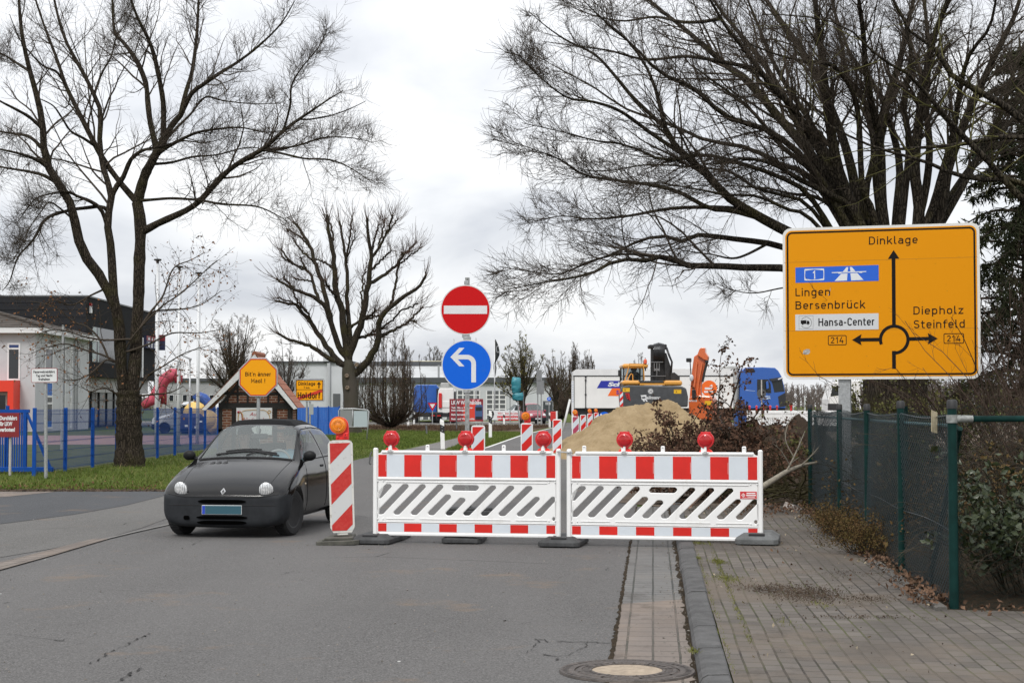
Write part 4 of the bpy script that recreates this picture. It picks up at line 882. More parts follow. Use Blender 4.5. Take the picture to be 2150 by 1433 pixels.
def leaf_cards(pts,rng,size,jitter=0.0,droop=0.0):
 """small bent four-cornered leaves: two triangles folded along the midrib"""
 n=len(pts);d=rng.normal(size=(n,3));d[:,2]-=droop;d/=np.linalg.norm(d,axis=1,keepdims=True)
 e=np.cross(d,rng.normal(size=(n,3)));e/=np.linalg.norm(e,axis=1,keepdims=True)+1e-9;f=np.cross(d,e)
 s=size*rng.uniform(0.6,1.3,n)[:,None];p=pts+rng.normal(size=(n,3))*jitter
 V=np.stack([p,p+d*s*0.5+e*s*0.30+f*s*0.12,p+d*s,p+d*s*0.5-e*s*0.30+f*s*0.12],1).reshape(-1,3)
 I=np.arange(n)[:,None]*4
 return V,np.concatenate([I+np.array([[0,1,2]]),I+np.array([[0,2,3]])])
def tips(P,rng,per=1,lo=0.3):
 Nn,K,_=P.shape;r_=np.repeat(np.arange(Nn),per);s=rng.uniform(lo,1,len(r_))*(K-1);i=np.clip(s.astype(int),0,K-2);u=(s-i)[:,None]
 return P[r_,i]*(1-u)+P[r_,i+1]*u
class Limbs:
 """hand-drawn limbs: photo pixels + how far each point lies in front of or behind the trunk"""
 def __init__(s,Y,K=22,seed=1):s.Y=Y;s.K=K;s.L=[];s.rng=np.random.default_rng(seed)
 def add(s,px,r0,r1,dy0=0.0,dy1=None,wob=0.0):
  n=len(px);dy1=s.rng.uniform(-1,1)*2.5 if dy1 is None else dy1
  P=[at(x,y,s.Y+dy0+(dy1-dy0)*(i/(n-1))**1.3)for i,(x,y)in enumerate(px)]
  Q,Rr=resample(P,np.linspace(r0,r1,n)if not hasattr(r0,'__len__')else r0,s.K)
  if s.L and Q[0][2]>0.5:
   A=np.concatenate([q for q,_ in s.L]);dd=np.hypot(A[:,0]-Q[0][0],A[:,2]-Q[0][2]);k=int(np.argmin(dd))
   if dd[k]<0.9:Q=Q+(A[k]-Q[0])[None]*((1-np.linspace(0,1,s.K))**2)[:,None]
  if wob:Q[1:]+=s.rng.normal(size=(s.K-1,3))*wob
  s.L.append((Q,Rr));return s
 def get(s):return np.stack([q for q,_ in s.L]),np.stack([r for _,r in s.L])
def to_local(V,o):return V-np.array(o)
def make_tree(root,blocks):
 """blocks: name -> (list of (V,F,mat), materials, smooth)"""
 o=np.array(root.location)
 for nm,(bl,ms,sm)in blocks.items():
  mb=MB()
  for V,Fq,m_ in bl:mb.arrays(V-o,Fq,m_)
  mb.build(nm,ms,root,smooth=sm)
  # -- oak on the verge
OY=41.8
ok=Limbs(OY,26,7)
ok.add([(272,984),(272,960),(271,920),(270,880),(270,845),(268,820)],[0.46,0.385,0.335,0.31,0.33,0.30],None,0,0)
ok.add([(276,850),(284,800),(288,740),(289,690),(292,634),(293,558),(295,473),(288,425)],[0.30,0.235,0.225,0.215,0.205,0.195,0.20,0.20],None,0,0.5)
ok.add([(264,850),(252,800),(248,736),(243,658),(219,602),(197,563),(170,527),(156,469),(147,429),(121,384),(94,335),(89,268),(80,214),(63,152),(45,67),(38,-30),(30,-140)],[0.27,0.215,0.20,0.19,0.185,0.18,0.175,0.165,0.15,0.14,0.13,0.115,0.10,0.085,0.065,0.045,0.02],None,0,-1.2)
ok.add([(240,640),(234,590),(230,514),(223,460),(232,411),(222,370),(213,340),(208,290),(210,232),(192,188),(174,152),(134,76),(110,-20),(95,-120)],[0.14,0.15,0.15,0.14,0.125,0.11,0.105,0.10,0.095,0.085,0.075,0.055,0.035,0.012],None,0,1.8)
ok.add([(230,415),(242,392),(255,375),(268,345),(277,331),(295,318),(313,313),(345,306),(385,296),(430,300),(470,290)],0.11,0.010,0.7,-0.8)
ok.add([(288,425),(262,395),(250,380),(214,330),(179,263),(155,215),(138,179),(118,120),(95,60),(70,-20),(60,-110)],[0.12,0.115,0.11,0.10,0.09,0.08,0.07,0.055,0.045,0.03,0.012],None,0.5,2.6)
ok.add([(290,425),(304,371),(318,342),(328,322),(340,302),(346,286)],[0.20,0.175,0.165,0.16,0.155,0.15],None,0.5,0.3)
ok.add([(342,298),(362,262),(380,241),(402,197),(430,176),(460,155),(500,130),(545,95),(590,50),(620,0)],[0.12,0.11,0.10,0.085,0.07,0.06,0.05,0.04,0.03,0.012],None,0.3,-2.2)
ok.add([(380,241),(392,190),(404,150),(412,90),(416,30),(420,-60),(430,-150)],[0.09,0.08,0.07,0.06,0.05,0.035,0.012],None,0,1.4)
ok.add([(342,298),(343,225),(335,170),(322,112),(308,75),(290,40),(270,-20),(262,-110)],[0.11,0.095,0.085,0.075,0.06,0.05,0.035,0.012],None,0.3,-1.0)
ok.add([(332,318),(318,262),(312,220),(308,179),(298,150),(286,125),(262,92),(241,67),(236,0),(232,-100)],[0.12,0.11,0.10,0.095,0.09,0.085,0.07,0.06,0.04,0.012],None,0.4,1.5)
ok.add([(294,486),(309,478),(332,466),(357,455),(390,440),(415,424),(438,400),(460,375),(482,355),(505,339),(532,324),(558,308),(578,290),(598,272),(625,252),(648,237),(685,212),(720,190)],[0.15,0.14,0.13,0.12,0.115,0.11,0.10,0.10,0.095,0.09,0.085,0.08,0.07,0.06,0.05,0.04,0.025,0.01],None,0.3,-2.8)
ok.add([(552,312),(590,320),(640,332),(692,335),(735,352),(782,384)],0.05,0.012,-1.8,-3.5)
ok.add([(600,272),(612,220),(614,180),(632,145),(668,100),(688,60)],0.045,0.010,-2.2,-3.0)
ok.add([(640,290),(690,262),(730,235),(768,212)],0.035,0.010,-2.0,-1.0)
ok.add([(540,318),(610,310),(680,290),(740,290),(785,300)],0.045,0.010,-1.6,-0.2)
ok.add([(297,424),(330,421),(366,418),(420,421),(469,429),(536,433),(575,448),(603,464)],[0.06,0.055,0.05,0.045,0.04,0.03,0.02,0.010],None,0.3,-3.0)
ok.add([(322,330),(350,310),(375,296),(410,280),(450,272),(505,268),(560,278),(610,270)],0.075,0.014,0.4,-1.8)
ok.add([(330,350),(370,345),(410,332),(460,326),(520,310),(570,316)],0.06,0.012,0.4,2.2)
ok.add([(335,310),(365,275),(400,240),(430,205),(470,212),(530,218),(590,217)],0.06,0.012,0.3,1.8)
ok.add([(250,700),(225,470),(205,450),(192,438),(165,440),(134,444),(89,460),(70,495),(58,514),(36,540),(20,590),(5,610)][2:],[0.07,0.07,0.065,0.06,0.05,0.045,0.04,0.03,0.02,0.01],None,0.3,-2.0)
ok.add([(222,462),(210,430),(190,415),(160,405),(140,398),(105,404),(70,420),(35,470)],0.085,0.010,0.2,-1.4)
ok.add([(112,372),(85,357),(55,352),(20,350),(-30,345),(-90,352)],0.07,0.02,-0.7,1.5)
ok.add([(94,335),(70,322),(40,316),(0,311),(-70,300)],0.075,0.02,-0.7,-2.4)
ok.add([(88,318),(60,290),(30,282),(-5,276),(-60,262)],0.07,0.02,-0.7,0.8)
ok.add([(87,262),(60,240),(30,225),(-5,208),(-60,170)],0.075,0.02,-0.8,-2.0)
ok.add([(66,160),(40,140),(10,118),(-40,95)],0.06,0.02,-1,1.0)
ok.add([(205,300),(178,285),(150,272),(130,245),(112,222),(85,208)],0.06,0.018,0.9,-1.0)
ok.add([(140,180),(120,150),(92,138),(65,112),(40,80),(20,30)],0.055,0.012,1.5,0)
ok.add([(200,205),(215,160),(235,120),(245,80),(270,40),(290,-20)],0.045,0.010,1.2,3.0)
ok.add([(150,455),(120,430),(100,420),(85,440),(60,480),(30,545)],0.04,0.010,-0.7,-2.5)
LP,LR=ok.get();LR[1:]*=0.72;rng=np.random.default_rng(11)
heavy=LR[:,0]<0.2
LL=np.linalg.norm(np.diff(LP,axis=1),axis=2).sum(1);lg=(LL>2.6)&(np.arange(len(LL))>2)
B1P,B1R=sprout(LP[lg],LR[lg],20,rng,0.25,1.0,(28,60),(0.14,0.42),0.42,9,0.13,0.35,0.006,0.28)
Bx,Br=sprout(LP[2:3],LR[2:3],16,rng,0.45,1.0,(28,60),(0.10,0.25),0.42,9,0.13,0.35,0.006,0.28);B1P,B1R=cat(B1P,Bx),cat(B1R,Br)
B2P,B2R=sprout(B1P,B1R,7,rng,0.15,1.0,(28,62),(0.25,0.62),0.55,6,0.13,0.25,0.0042,0.35)
Tx,Tr=sprout(LP[lg],LR[lg],14,rng,0.3,1.0,(35,75),None,0.3,6,0.17,0.3,0.004,0.35,lenabs=(0.4,1.2));B2P,B2R=cat(B2P,Tx),cat(B2R,Tr)
B3P,B3R=sprout(B2P,B2R,4,rng,0.15,1.0,(25,60),None,0.6,4,0.15,0.15,0.0035,0.5,lenabs=(0.2,0.6))
sp_=Limbs(OY,26,5)
for px,d in(([(245,760),(215,745),(180,735),(140,722),(100,728),(66,742)],-1),([(250,790),(225,775),(195,790),(160,800),(130,795)],-1.5),([(243,720),(220,690),(190,672),(160,668),(110,640),(60,632)],1),([(285,830),(310,790),(340,770),(390,740),(440,725)],-2.0),([(288,740),(310,690),(350,640),(390,610),(440,560),(460,545)],-1.5),([(290,760),(330,735),(370,705),(420,700),(470,690)],-0.8),([(292,690),(320,655),(370,650),(420,640),(465,610)],1.3),([(270,835),(240,830),(215,815),(190,822),(170,810)],-1),([(300,845),(330,835),(360,825),(385,810)],-1),([(246,690),(205,700),(170,700),(120,690),(80,700)],-2),([(290,640),(330,610),(360,560),(400,545),(430,530)],0.6),([(222,605),(190,620),(150,640),(110,630),(70,655)],-1.2)):sp_.add(px,0.032,0.008,0,d)
SP,SR=sp_.get()
S1P,S1R=sprout(SP,SR,15,rng,0.2,1.0,(30,70),None,0.5,6,0.18,0.05,0.0045,0.4,lenabs=(0.4,1.3));S2P,S2R=sprout(S1P,S1R,5,rng,0.2,1,(30,65),None,0.6,4,0.2,0.0,0.0035,0.5,lenabs=(0.15,0.5))
oak=thing('oak_tree','large bare oak standing on the grass verge in front of the blue fence','tree',(at(272,980,OY).x,OY,0.0))
lv=tips(cat(S1P,S2P[:,[0,1,1,2,2,3]]),rng,1,0.4);keep=rng.random(len(lv))<0.85;lv=lv[keep]
LRj=LR*(1+0.05*rng.normal(size=LR.shape));tr_=[(*tubes(LP[:1],LRj[:1],16),0),(*tubes(LP[1:],LRj[1:],10),0)]
make_tree(oak,{'trunk':(tr_,BARK,True),'crown':([(*tubes(B1P,B1R,5),0),(*tubes(B2P,B2R,3),0),(*tubes(B3P,B3R,3),0),(*tubes(SP,SR,5),0),(*tubes(S1P,S1R,3),0),(*tubes(S2P,S2R,3),0)],TWIG,True),'dry_leaves':([(*leaf_cards(lv,rng,0.075,0.03,0.5),0)],DRYLEAF,False)})
# -- pollarded tree
PY=92.0
po=Limbs(PY,22,3);zq=lambda l:[(560+x*0.335,420+y*0.335)for x,y in l]
po.add(zq([(545,1470),(535,1400),(528,1250),(520,1150),(515,1060),(510,985)]),[0.55,0.44,0.41,0.43,0.40,0.16],None,0,0)
def pl2(l,r0,r1,d=None):po.add(zq(l),r0,r1,0,d,0.03)
pl2([(500,1060),(440,1020),(370,985),(290,930),(250,905),(135,872),(70,828)],0.20,0.07,-1.5)
pl2([(480,1020),(440,980),(390,925),(330,840),(285,770),(225,705),(180,655),(120,640),(55,632)],0.22,0.07,1.0)
pl2([(290,770),(250,690),(190,630),(165,575)],0.09,0.06);pl2([(240,700),(180,650),(70,610)],0.07,0.05)
pl2([(490,1000),(430,900),(400,800),(370,690),(330,640),(280,600),(215,570),(140,545),(60,490)],0.22,0.07,-2.0)
pl2([(200,570),(150,530),(105,485)],0.08,0.06);pl2([(330,640),(300,560),(285,490),(240,440),(160,395),(90,300)],0.12,0.06,1.5);pl2([(240,440),(210,360)],0.07,0.05)
pl2([(280,520),(235,505),(172,488)],0.06,0.05);pl2([(250,420),(170,400),(95,355)],0.06,0.05)
pl2([(400,800),(375,660),(330,480),(295,380),(260,280),(220,200),(165,140)],0.18,0.08,2.0);pl2([(290,365),(215,310),(165,240)],0.08,0.05);pl2([(255,270),(190,215),(120,180)],0.08,0.05)
pl2([(510,1000),(495,850),(470,700),(435,560),(425,420),(410,300),(385,180),(380,95)],0.28,0.09,-0.5);pl2([(415,440),(360,390),(300,370)],0.08,0.05);pl2([(470,620),(410,570),(365,500)],0.10,0.06);pl2([(480,440),(440,330),(415,200),(390,130)],0.09,0.06,1.5)
pl2([(520,960),(525,800),(505,640),(510,500),(495,380),(480,260),(460,135)],0.18,0.07,1.2);pl2([(505,400),(515,300),(530,180),(535,105)],0.09,0.05,0.8);pl2([(510,350),(540,270),(560,190)],0.06,0.03)
pl2([(530,990),(570,880),(600,760),(625,640),(640,500),(650,400),(655,330),(635,220),(632,110)],0.27,0.08,-1.0);pl2([(660,340),(680,240),(705,150)],0.09,0.05,-0.3)
pl2([(665,380),(710,300),(760,190),(790,90)],0.11,0.05,-2.2);pl2([(700,300),(720,220),(735,140)],0.07,0.05);pl2([(740,250),(790,170),(820,120)],0.06,0.04);pl2([(690,440),(750,350),(785,315)],0.08,0.05)
pl2([(620,690),(600,600),(605,520),(595,480),(625,450)],0.07,0.05);pl2([(650,560),(720,500),(800,430),(860,350),(940,260)],0.14,0.05,1.8);pl2([(830,400),(870,370),(960,305)],0.07,0.04);pl2([(850,360),(850,330),(880,330)],0.06,0.05)
pl2([(540,790),(590,750),(650,720),(685,695)],0.10,0.07,-1);pl2([(560,1110),(640,1030),(690,950),(720,860),(720,750),(790,660),(870,600),(950,550),(1000,465)],0.28,0.08,-2.4)
pl2([(765,680),(790,580),(820,440),(860,330)],0.10,0.06,-2);pl2([(720,850),(790,820),(880,765),(975,675)],0.13,0.06,2.0);pl2([(735,800),(800,750),(850,690),(945,655)],0.07,0.05);pl2([(870,775),(910,755),(940,765)],0.05,0.05)
pl2([(600,900),(650,850),(710,850)],0.11,0.08,1.0);pl2([(620,890),(670,830),(740,800)],0.09,0.06,1.6);pl2([(640,770),(700,730),(740,700)],0.09,0.06)
PP,PR=po.get();PR[1:]*=0.85
PP_,PR_=PP[1:],PR[1:]
W1,W1r=sprout(PP_,PR_,26,rng,0.25,1.0,(20,70),None,0.18,5,0.07,0.45,0.009,0.4,lenabs=(0.4,1.35));W2,W2r=sprout(W1,W1r,2,rng,0.2,0.9,(15,40),None,0.8,4,0.08,0.35,0.008,0.5,lenabs=(0.25,0.7))
W3,W3r=sprout(PP_[:,-5:],PR_[:,-5:],9,rng,0.5,1.0,(5,40),None,0.3,5,0.07,0.4,0.009,0.4,lenabs=(0.8,1.7))
pol=thing('pollarded_tree','bare pollarded tree with cut stumps and thin shoots, behind the grey sign back','tree',(at(745,909,PY).x,PY,0))
cut=MB();o_=np.array(pol.location)
ends=[(Vector(PP_[i,-1]),(Vector(PP_[i,-1])-Vector(PP_[i,-2])).normalized(),PR_[i,-1])for i in range(len(PP_))]
make_tree(pol,{'trunk':([(*tubes(PP[:1],PR[:1],16),0)],BARK_GREY,True),'limbs':([(*tubes(PP_,PR_,9),0)],BARK_GREEN,True),'crown':([(*tubes(W1,W1r,3),0),(*tubes(W2,W2r,3),0),(*tubes(W3,W3r,3),0)],TWIG_RED,True)})
mb=MB()
for e_,d_,r_ in ends:q=e_-Vector(pol.location);mb.cyl(q-d_*0.02,q+d_*0.01,r_*1.02,None,9)
for x,y in((502,1100),(505,1175),(563,1032)):
 p=at(560+x*0.335,420+y*0.335,PY-0.47)-Vector(pol.location);mb.lathe([(0.0,-0.05),(0.06,-0.05),(0.075,-0.08),(0.11,-0.06),(0.13,0.08)],p,'y',12)
mb.build('cut_ends',mat('cut_wood',(0.16,0.12,0.085),0.9,var=0.3,vscale=8),pol,smooth=False)
# -- many-stemmed tree behind the yellow sign
TY=27.5
bt=Limbs(TY,24,9);z7=lambda l:[(1040+x*0.4606,y*0.4606)for x,y in l];z8=lambda l:[(1600+x*0.391,y*0.391)for x,y in l]
bt.add([(1880,985),(1880,930),(1880,850),(1878,780),(1875,700),(1873,620)],[0.78,0.62,0.54,0.54,0.60,0.48],None,0,0)
def b7(l,r0,r1,d=None,pre=()):bt.add(list(pre)+z7(l),r0,r1,0,d)
b7([(1305,1230),(1150,1225),(1000,1215),(850,1210),(770,1165),(700,1190),(560,1185),(450,1240),(330,1270),(200,1290),(50,1320)],0.14,0.010,-3.0,[(1860,720),(1760,600)])
b7([(850,1210),(700,1170),(560,1160),(430,1190),(300,1245),(180,1240),(20,1215)],0.045,0.008,-2)
b7([(1305,1125),(1180,1100),(1050,1085),(930,1070),(850,1100),(760,1075),(650,1100),(550,1150),(420,1200),(300,1250),(120,1330)],0.12,0.008,1.5,[(1855,690),(1750,560)])
b7([(1305,1055),(1180,985),(1050,900),(950,790),(850,700),(780,610),(740,450),(700,330),(600,180),(480,80),(380,-20)],[0.19,0.175,0.165,0.15,0.13,0.115,0.10,0.085,0.06,0.045,0.03,0.02,0.012][:13],None,-1.5,[(1862,650),(1740,540)])
b7([(1180,985),(1050,950),(950,940),(820,870),(700,840),(550,820),(400,795),(300,730),(200,690),(60,640)],0.09,0.008,-2.5)
b7([(1150,975),(1000,960),(800,960),(600,990),(430,1000),(300,985),(150,1015)],0.075,0.008,2.2)
b7([(850,700),(700,600),(560,500),(440,460),(320,440),(180,330),(110,250)],0.07,0.008,-3.5)
b7([(790,620),(640,470),(560,370),(460,260),(330,190),(230,120),(150,50)],0.07,0.008,-1.0)
b7([(1433,700),(1330,580),(1150,370),(1080,320),(940,200),(860,130),(700,0),(600,-120)],0.20,0.03,1.5,[(1868,640),(1790,470)])
b7([(1433,760),(1250,600),(1050,530),(900,400),(750,330),(620,200),(520,120),(420,20)],0.13,0.010,-3.2,[(1865,660),(1790,500)])
b7([(1433,820),(1300,760),(1150,680),(950,640),(800,570),(600,500),(450,400),(320,330),(180,250)],0.11,0.008,2.6,[(1864,670),(1780,510)])
b7([(1433,880),(1300,800),(1120,740),(940,700),(780,730),(600,660),(450,640),(300,600),(120,560)],0.10,0.008,-1.8,[(1860,680),(1780,530)])
b7([(1433,930),(1300,880),(1180,850),(1080,780),(900,760),(700,750),(500,780),(380,770)],0.08,0.008,0.8,[(1860,680),(1780,540)])
b7([(1433,1000),(1330,960),(1200,900),(1060,890),(900,860),(700,830),(560,850)],0.08,0.008,-3.0,[(1858,700),(1780,560)])
b7([(1433,620),(1360,500),(1250,380),(1130,220),(1050,120),(980,0),(930,-100)],0.15,0.02,-2.2,[(1868,630),(1800,460)])
b7([(1433,560),(1330,400),(1250,250),(1200,120),(1150,0),(1120,-100)],0.12,0.02,3.0,[(1868,630),(1800,450)])
b7([(940,210),(820,190),(700,130),(560,120),(400,60),(300,0)],0.06,0.008,1.2);b7([(1150,380),(1000,330),(850,290),(680,290),(520,240),(360,210),(220,190)],0.07,0.008,-2)
b7([(1240,1120),(1100,1180),(980,1160),(850,1140)],0.05,0.008,-1);b7([(1305,1300),(1180,1330),(1080,1320),(1010,1290)],0.03,0.006,-2,[(1750,580)])
def b8(l,r0,r1,d=None):bt.add([(1874,640)]+z8(l),r0,r1,0,d)
b8([(520,1200),(440,1000),(400,870),(360,640),(330,400),(310,200),(290,60),(280,-120)],0.24,0.05,-1.2);b8([(470,1150),(330,960),(210,700),(120,520),(0,330),(-120,180),(-220,60),(-300,-60)],0.18,0.03,1.8)
b8([(540,1180),(480,900),(420,700),(300,420),(200,250),(100,110),(0,-30),(-60,-120)],0.19,0.04,2.4);b8([(650,1180),(620,900),(640,700),(690,480),(740,330),(790,100),(830,-60)],0.22,0.05,0.9)
b8([(650,1100),(640,800),(600,600),(560,400),(545,200),(520,0),(500,-120)],0.15,0.04,-2.4);b8([(720,1180),(740,900),(700,700),(640,520),(570,420),(480,300),(420,150),(370,0)],0.15,0.03,2.9)
b8([(840,1190),(820,900),(850,600),(890,350),(930,180),(1000,0),(1030,-120)],0.21,0.05,-1.5);b8([(860,1100),(900,800),(880,560),(900,300),(880,100),(870,-60)],0.15,0.04,1.6)
b8([(940,1190),(1000,900),(1090,650),(1180,450),(1260,280),(1350,100),(1400,-60)],0.20,0.05,-0.8);b8([(960,1150),(1060,980),(1180,820),(1290,700),(1420,560),(1560,420)],0.15,0.04,2.0)
b8([(900,1150),(960,950),(1030,700),(1060,500),(1110,300),(1220,150),(1260,-30)],0.14,0.03,-2.8);b8([(600,1150),(540,1000),(520,640),(480,480),(380,350),(250,330),(100,300),(-60,240)],0.12,0.02,-3)
b8([(760,1100),(790,760),(760,560),(800,300),(770,120),(700,0),(680,-100)],0.13,0.03,-0.4);b8([(500,1150),(360,1040),(200,960),(60,880),(-100,850),(-260,880)],0.13,0.03,-2.0);b8([(450,1120),(250,900),(100,780),(-50,600),(-200,480),(-380,350)],0.12,0.02,-0.5)
b8([(1000,1130),(1130,900),(1280,620),(1340,420),(1400,250),(1480,80)],0.13,0.03,1.0);b8([(420,1170),(300,1060),(160,1040),(20,1010),(-120,1000)],0.09,0.02,2.4);b8([(560,1100),(600,820),(560,560),(470,430),(430,250),(390,60),(370,-90)],0.12,0.03,1.1)
TP,TR=bt.get();TR[1:]*=0.55;TR[1:]=np.maximum(TR[1:],0.006)
TLn=np.linalg.norm(np.diff(TP,axis=1),axis=2).sum(1);tg=(TLn>4.2)&(np.arange(len(TP))>0)
T1,T1r=sprout(TP[tg],TR[tg],25,rng,0.45,1.0,(18,48),(0.14,0.42),0.42,9,0.10,0.10,0.0055,0.28,flat=1.0)
Tx,Tr=sprout(TP[(TLn<=4.2)&(np.arange(len(TP))>0)],TR[(TLn<=4.2)&(np.arange(len(TP))>0)],7,rng,0.4,1,(18,48),(0.14,0.42),0.5,9,0.1,0.1,0.0055,0.28);T1,T1r=cat(T1,Tx),cat(T1r,Tr)
T2,T2r=sprout(T1,T1r,8,rng,0.15,1.0,(18,52),(0.22,0.60),0.55,6,0.15,0.08,0.0040,0.35)
T3,T3r=sprout(T2,T2r,4,rng,0.15,1.0,(20,55),None,0.6,4,0.18,0.08,0.0030,0.5,lenabs=(0.12,0.42))
T4,T4r=sprout(TP[tg],TR[tg],20,rng,0.45,1.0,(30,80),None,0.22,6,0.18,0.1,0.0035,0.4,lenabs=(0.3,1.0))
big=thing('bare_tree','huge bare tree with many fanning stems behind the yellow direction sign','tree',(at(1880,985,TY).x,TY,0.0))
make_tree(big,{'trunk':([(*tubes(TP[:1],TR[:1],18),0),(*tubes(TP[1:],TR[1:],9),0)],BARK_GREEN,True),'crown':([(*tubes(T1,T1r,5),0),(*tubes(T2,T2r,3),0),(*tubes(T3,T3r,3),0),(*tubes(T4,T4r,3),0)],TWIG,True)})
# -- overhanging branches of a tree standing past the frame's edge
HY=16.5
ov=Limbs(HY,22,21)
ov.add([(2560,1150),(2520,900),(2420,600),(2300,420),(2150,252),(2060,195),(2000,160),(1960,100),(1905,60),(1880,10)],[0.14,0.12,0.09,0.07,0.045,0.036,0.030,0.022,0.015,0.008],None,1.5,0.5)
ov.add([(2440,640),(2300,520),(2150,423),(2080,345),(2010,275),(1960,215),(1900,150),(1850,125),(1780,60),(1700,36),(1600,30)],[0.08,0.06,0.040,0.034,0.030,0.024,0.018,0.014,0.010,0.008,0.005],None,1.2,-0.6)
ov.add([(2440,660),(2300,500),(2150,395),(2060,385),(2000,370),(1960,350),(1900,330),(1840,312),(1790,290),(1740,262),(1680,200),(1640,170)],[0.07,0.05,0.032,0.028,0.024,0.020,0.017,0.014,0.012,0.010,0.007,0.004],None,1.2,0.2)
ov.add([(2440,640),(2300,360),(2150,290),(2000,306),(1900,312),(1800,318)],0.05,0.005,1.2,0.9)
OP_,OR_=ov.get();O1,O1r=sprout(OP_,OR_,11,rng,0.4,1.0,(25,70),None,0.45,7,0.13,0.05,0.0025,0.3,lenabs=(0.3,1.3));O2,O2r=sprout(O1,O1r,5,rng,0.15,1,(25,60),None,0.6,4,0.16,0.05,0.0018,0.5,lenabs=(0.1,0.35))
ovt=thing('overhanging_tree','tree past the picture edge reaching thin bare branches across the sky beside the yellow sign','tree',(at(2560,1150,HY).x,HY+1.5,0.05))
make_tree(ovt,{'trunk':([(*tubes(OP_,OR_,8),0)],BARK_GREEN,True),'crown':([(*tubes(O1,O1r,4),0),(*tubes(O2,O2r,3),0)],TWIG_GREEN,True)})
# -- generic bare trees for the distance
def bare_tree(name,label,px,Y,hpx,wpx,base_py,seed,style='round',m=TWIG,cat_='tree',group=None,dens=1.0,trunk_m=BARK_GREEN,leaves=None,z=None):
 rng=np.random.default_rng(seed);ppm=F/Y;Hm,Wm=hpx/ppm,wpx/ppm
 b=at(px,base_py,Y);zb=0.0 if z is None else z
 t=thing(name,label,cat_,(b.x,Y,zb),0,group)
 rm=0.28/ppm*1.0
 if style=='round':
  n0=int(15*dens);h0=Hm*0.22
  tp,tr=resample([(0,0,-0.1),(0.02*Hm,0,h0*0.6),(0,0.02*Hm,h0*1.3)],[Hm*0.030,Hm*0.022,Hm*0.018],8)
  L=[];LRr=[]
  for k in range(n0):
   a=rng.uniform(0,2*math.pi);s_=(k+0.5)/n0;out_=Wm/2*math.sqrt(s_)*rng.uniform(0.7,1.0);top=Hm*(1.0-0.55*s_**2)*rng.uniform(0.86,1.02)
   q,r2=resample([(0,0,h0*rng.uniform(0.7,1.3)),(out_*0.35*math.cos(a),out_*0.35*math.sin(a),h0+(top-h0)*0.4),(out_*math.cos(a)*0.75,out_*math.sin(a)*0.75,h0+(top-h0)*0.75),(out_*math.cos(a),out_*math.sin(a),top)],[Hm*0.013,Hm*0.009,Hm*0.005,rm],12)
   L.append(q);LRr.append(r2)
  L=np.stack(L);LRr=np.stack(LRr)
  c1,c1r=sprout(L,LRr,int(10*dens),rng,0.2,1,(25,60),(0.2,0.5),0.5,6,0.14,0.35,rm,0.35)
  c2,c2r=sprout(c1,c1r,int(9*dens),rng,0.15,1,(25,60),(0.3,0.65),0.6,4,0.16,0.3,rm,0.5)
  c3,c3r=sprout(c2,c2r,3,rng,0.2,1,(20,50),(0.4,0.9),0.7,3,0.15,0.3,rm*0.8,0.6)
 else:
  n0=int(60*dens);tp,tr=resample([(0,0,-0.1),(0,0,Hm*0.05),(0,0,Hm*0.12)],[Hm*0.02,Hm*0.018,Hm*0.012],6)
  L=[];LRr=[]
  for k in range(n0):
   a=rng.uniform(0,2*math.pi);s_=math.sqrt((k+0.5)/n0);wid=Wm/2*s_;top=Hm*(1-0.50*s_**2.2)*rng.uniform(0.88,1.02)
   q,r2=resample([(0,0,Hm*rng.uniform(0.0,0.05)),(wid*0.92*math.cos(a),wid*0.92*math.sin(a),Hm*0.17),(wid*math.cos(a),wid*math.sin(a),top*0.58),(wid*0.92*math.cos(a),wid*0.92*math.sin(a),top)],[Hm*0.007,Hm*0.005,Hm*0.0035,rm],12)
   L.append(q);LRr.append(r2)
  L=np.stack(L);LRr=np.stack(LRr)
  c1,c1r=sprout(L,LRr,int(14*dens),rng,0.08,1,(12,38),(0.12,0.32),0.5,5,0.09,0.4,rm,0.4)
  c2,c2r=sprout(c1,c1r,int(6*dens),rng,0.1,1,(14,40),(0.3,0.7),0.6,4,0.10,0.35,rm,0.5)
  c3,c3r=sprout(c2,c2r,3,rng,0.2,1,(20,50),(0.4,0.9),0.7,3,0.12,0.3,rm*0.8,0.6)
 mb=MB();mb.arrays(*tubes(tp[None],tr[None],10));mb.arrays(*tubes(L,LRr,6));mb.build('trunk',trunk_m,t,smooth=True)
 mb=MB()
 for p_,r_ in((c1,c1r),(c2,c2r),(c3,c3r)):mb.arrays(*tubes(p_,r_,3))
 mb.build('crown',m,t,smooth=True)
 if leaves:
  pts=tips(c2,rng,1,0.3);pts=pts[rng.random(len(pts))<leaves[1]];mb=MB();mb.arrays(*leaf_cards(pts,rng,leaves[2]/ppm*2.0,0.02));mb.build('young_leaves',leaves[0],t)
 return t
OLIVE=mat('lichen_buds',(0.17,0.155,0.035),0.9,var=0.3,vscale=5,spec=0.1)
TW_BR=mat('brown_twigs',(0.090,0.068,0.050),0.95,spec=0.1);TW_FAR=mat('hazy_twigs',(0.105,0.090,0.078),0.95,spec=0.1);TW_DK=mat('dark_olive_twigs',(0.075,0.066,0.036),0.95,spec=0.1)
bare_tree('bare_tree','bushy bare tree with reddish twigs behind the half-timbered hut',492,118,235,190,900,31,'round',TW_BR,dens=1.25,leaves=(OLIVE,0.10,1.2))
bare_tree('bare_tree','small bare tree behind the hut roof and the octagonal sign',601,150,165,125,892,32,'round',TW_FAR,dens=1.0)
bare_tree('bare_tree','faint thin bare tree above the warehouse roof behind the town sign',655,210,135,60,880,33,'broom',TW_FAR,dens=0.6)
bare_tree('bare_tree','low bare tree beyond the pink inflatable slide',350,170,130,120,886,34,'round',TW_FAR,dens=0.8)
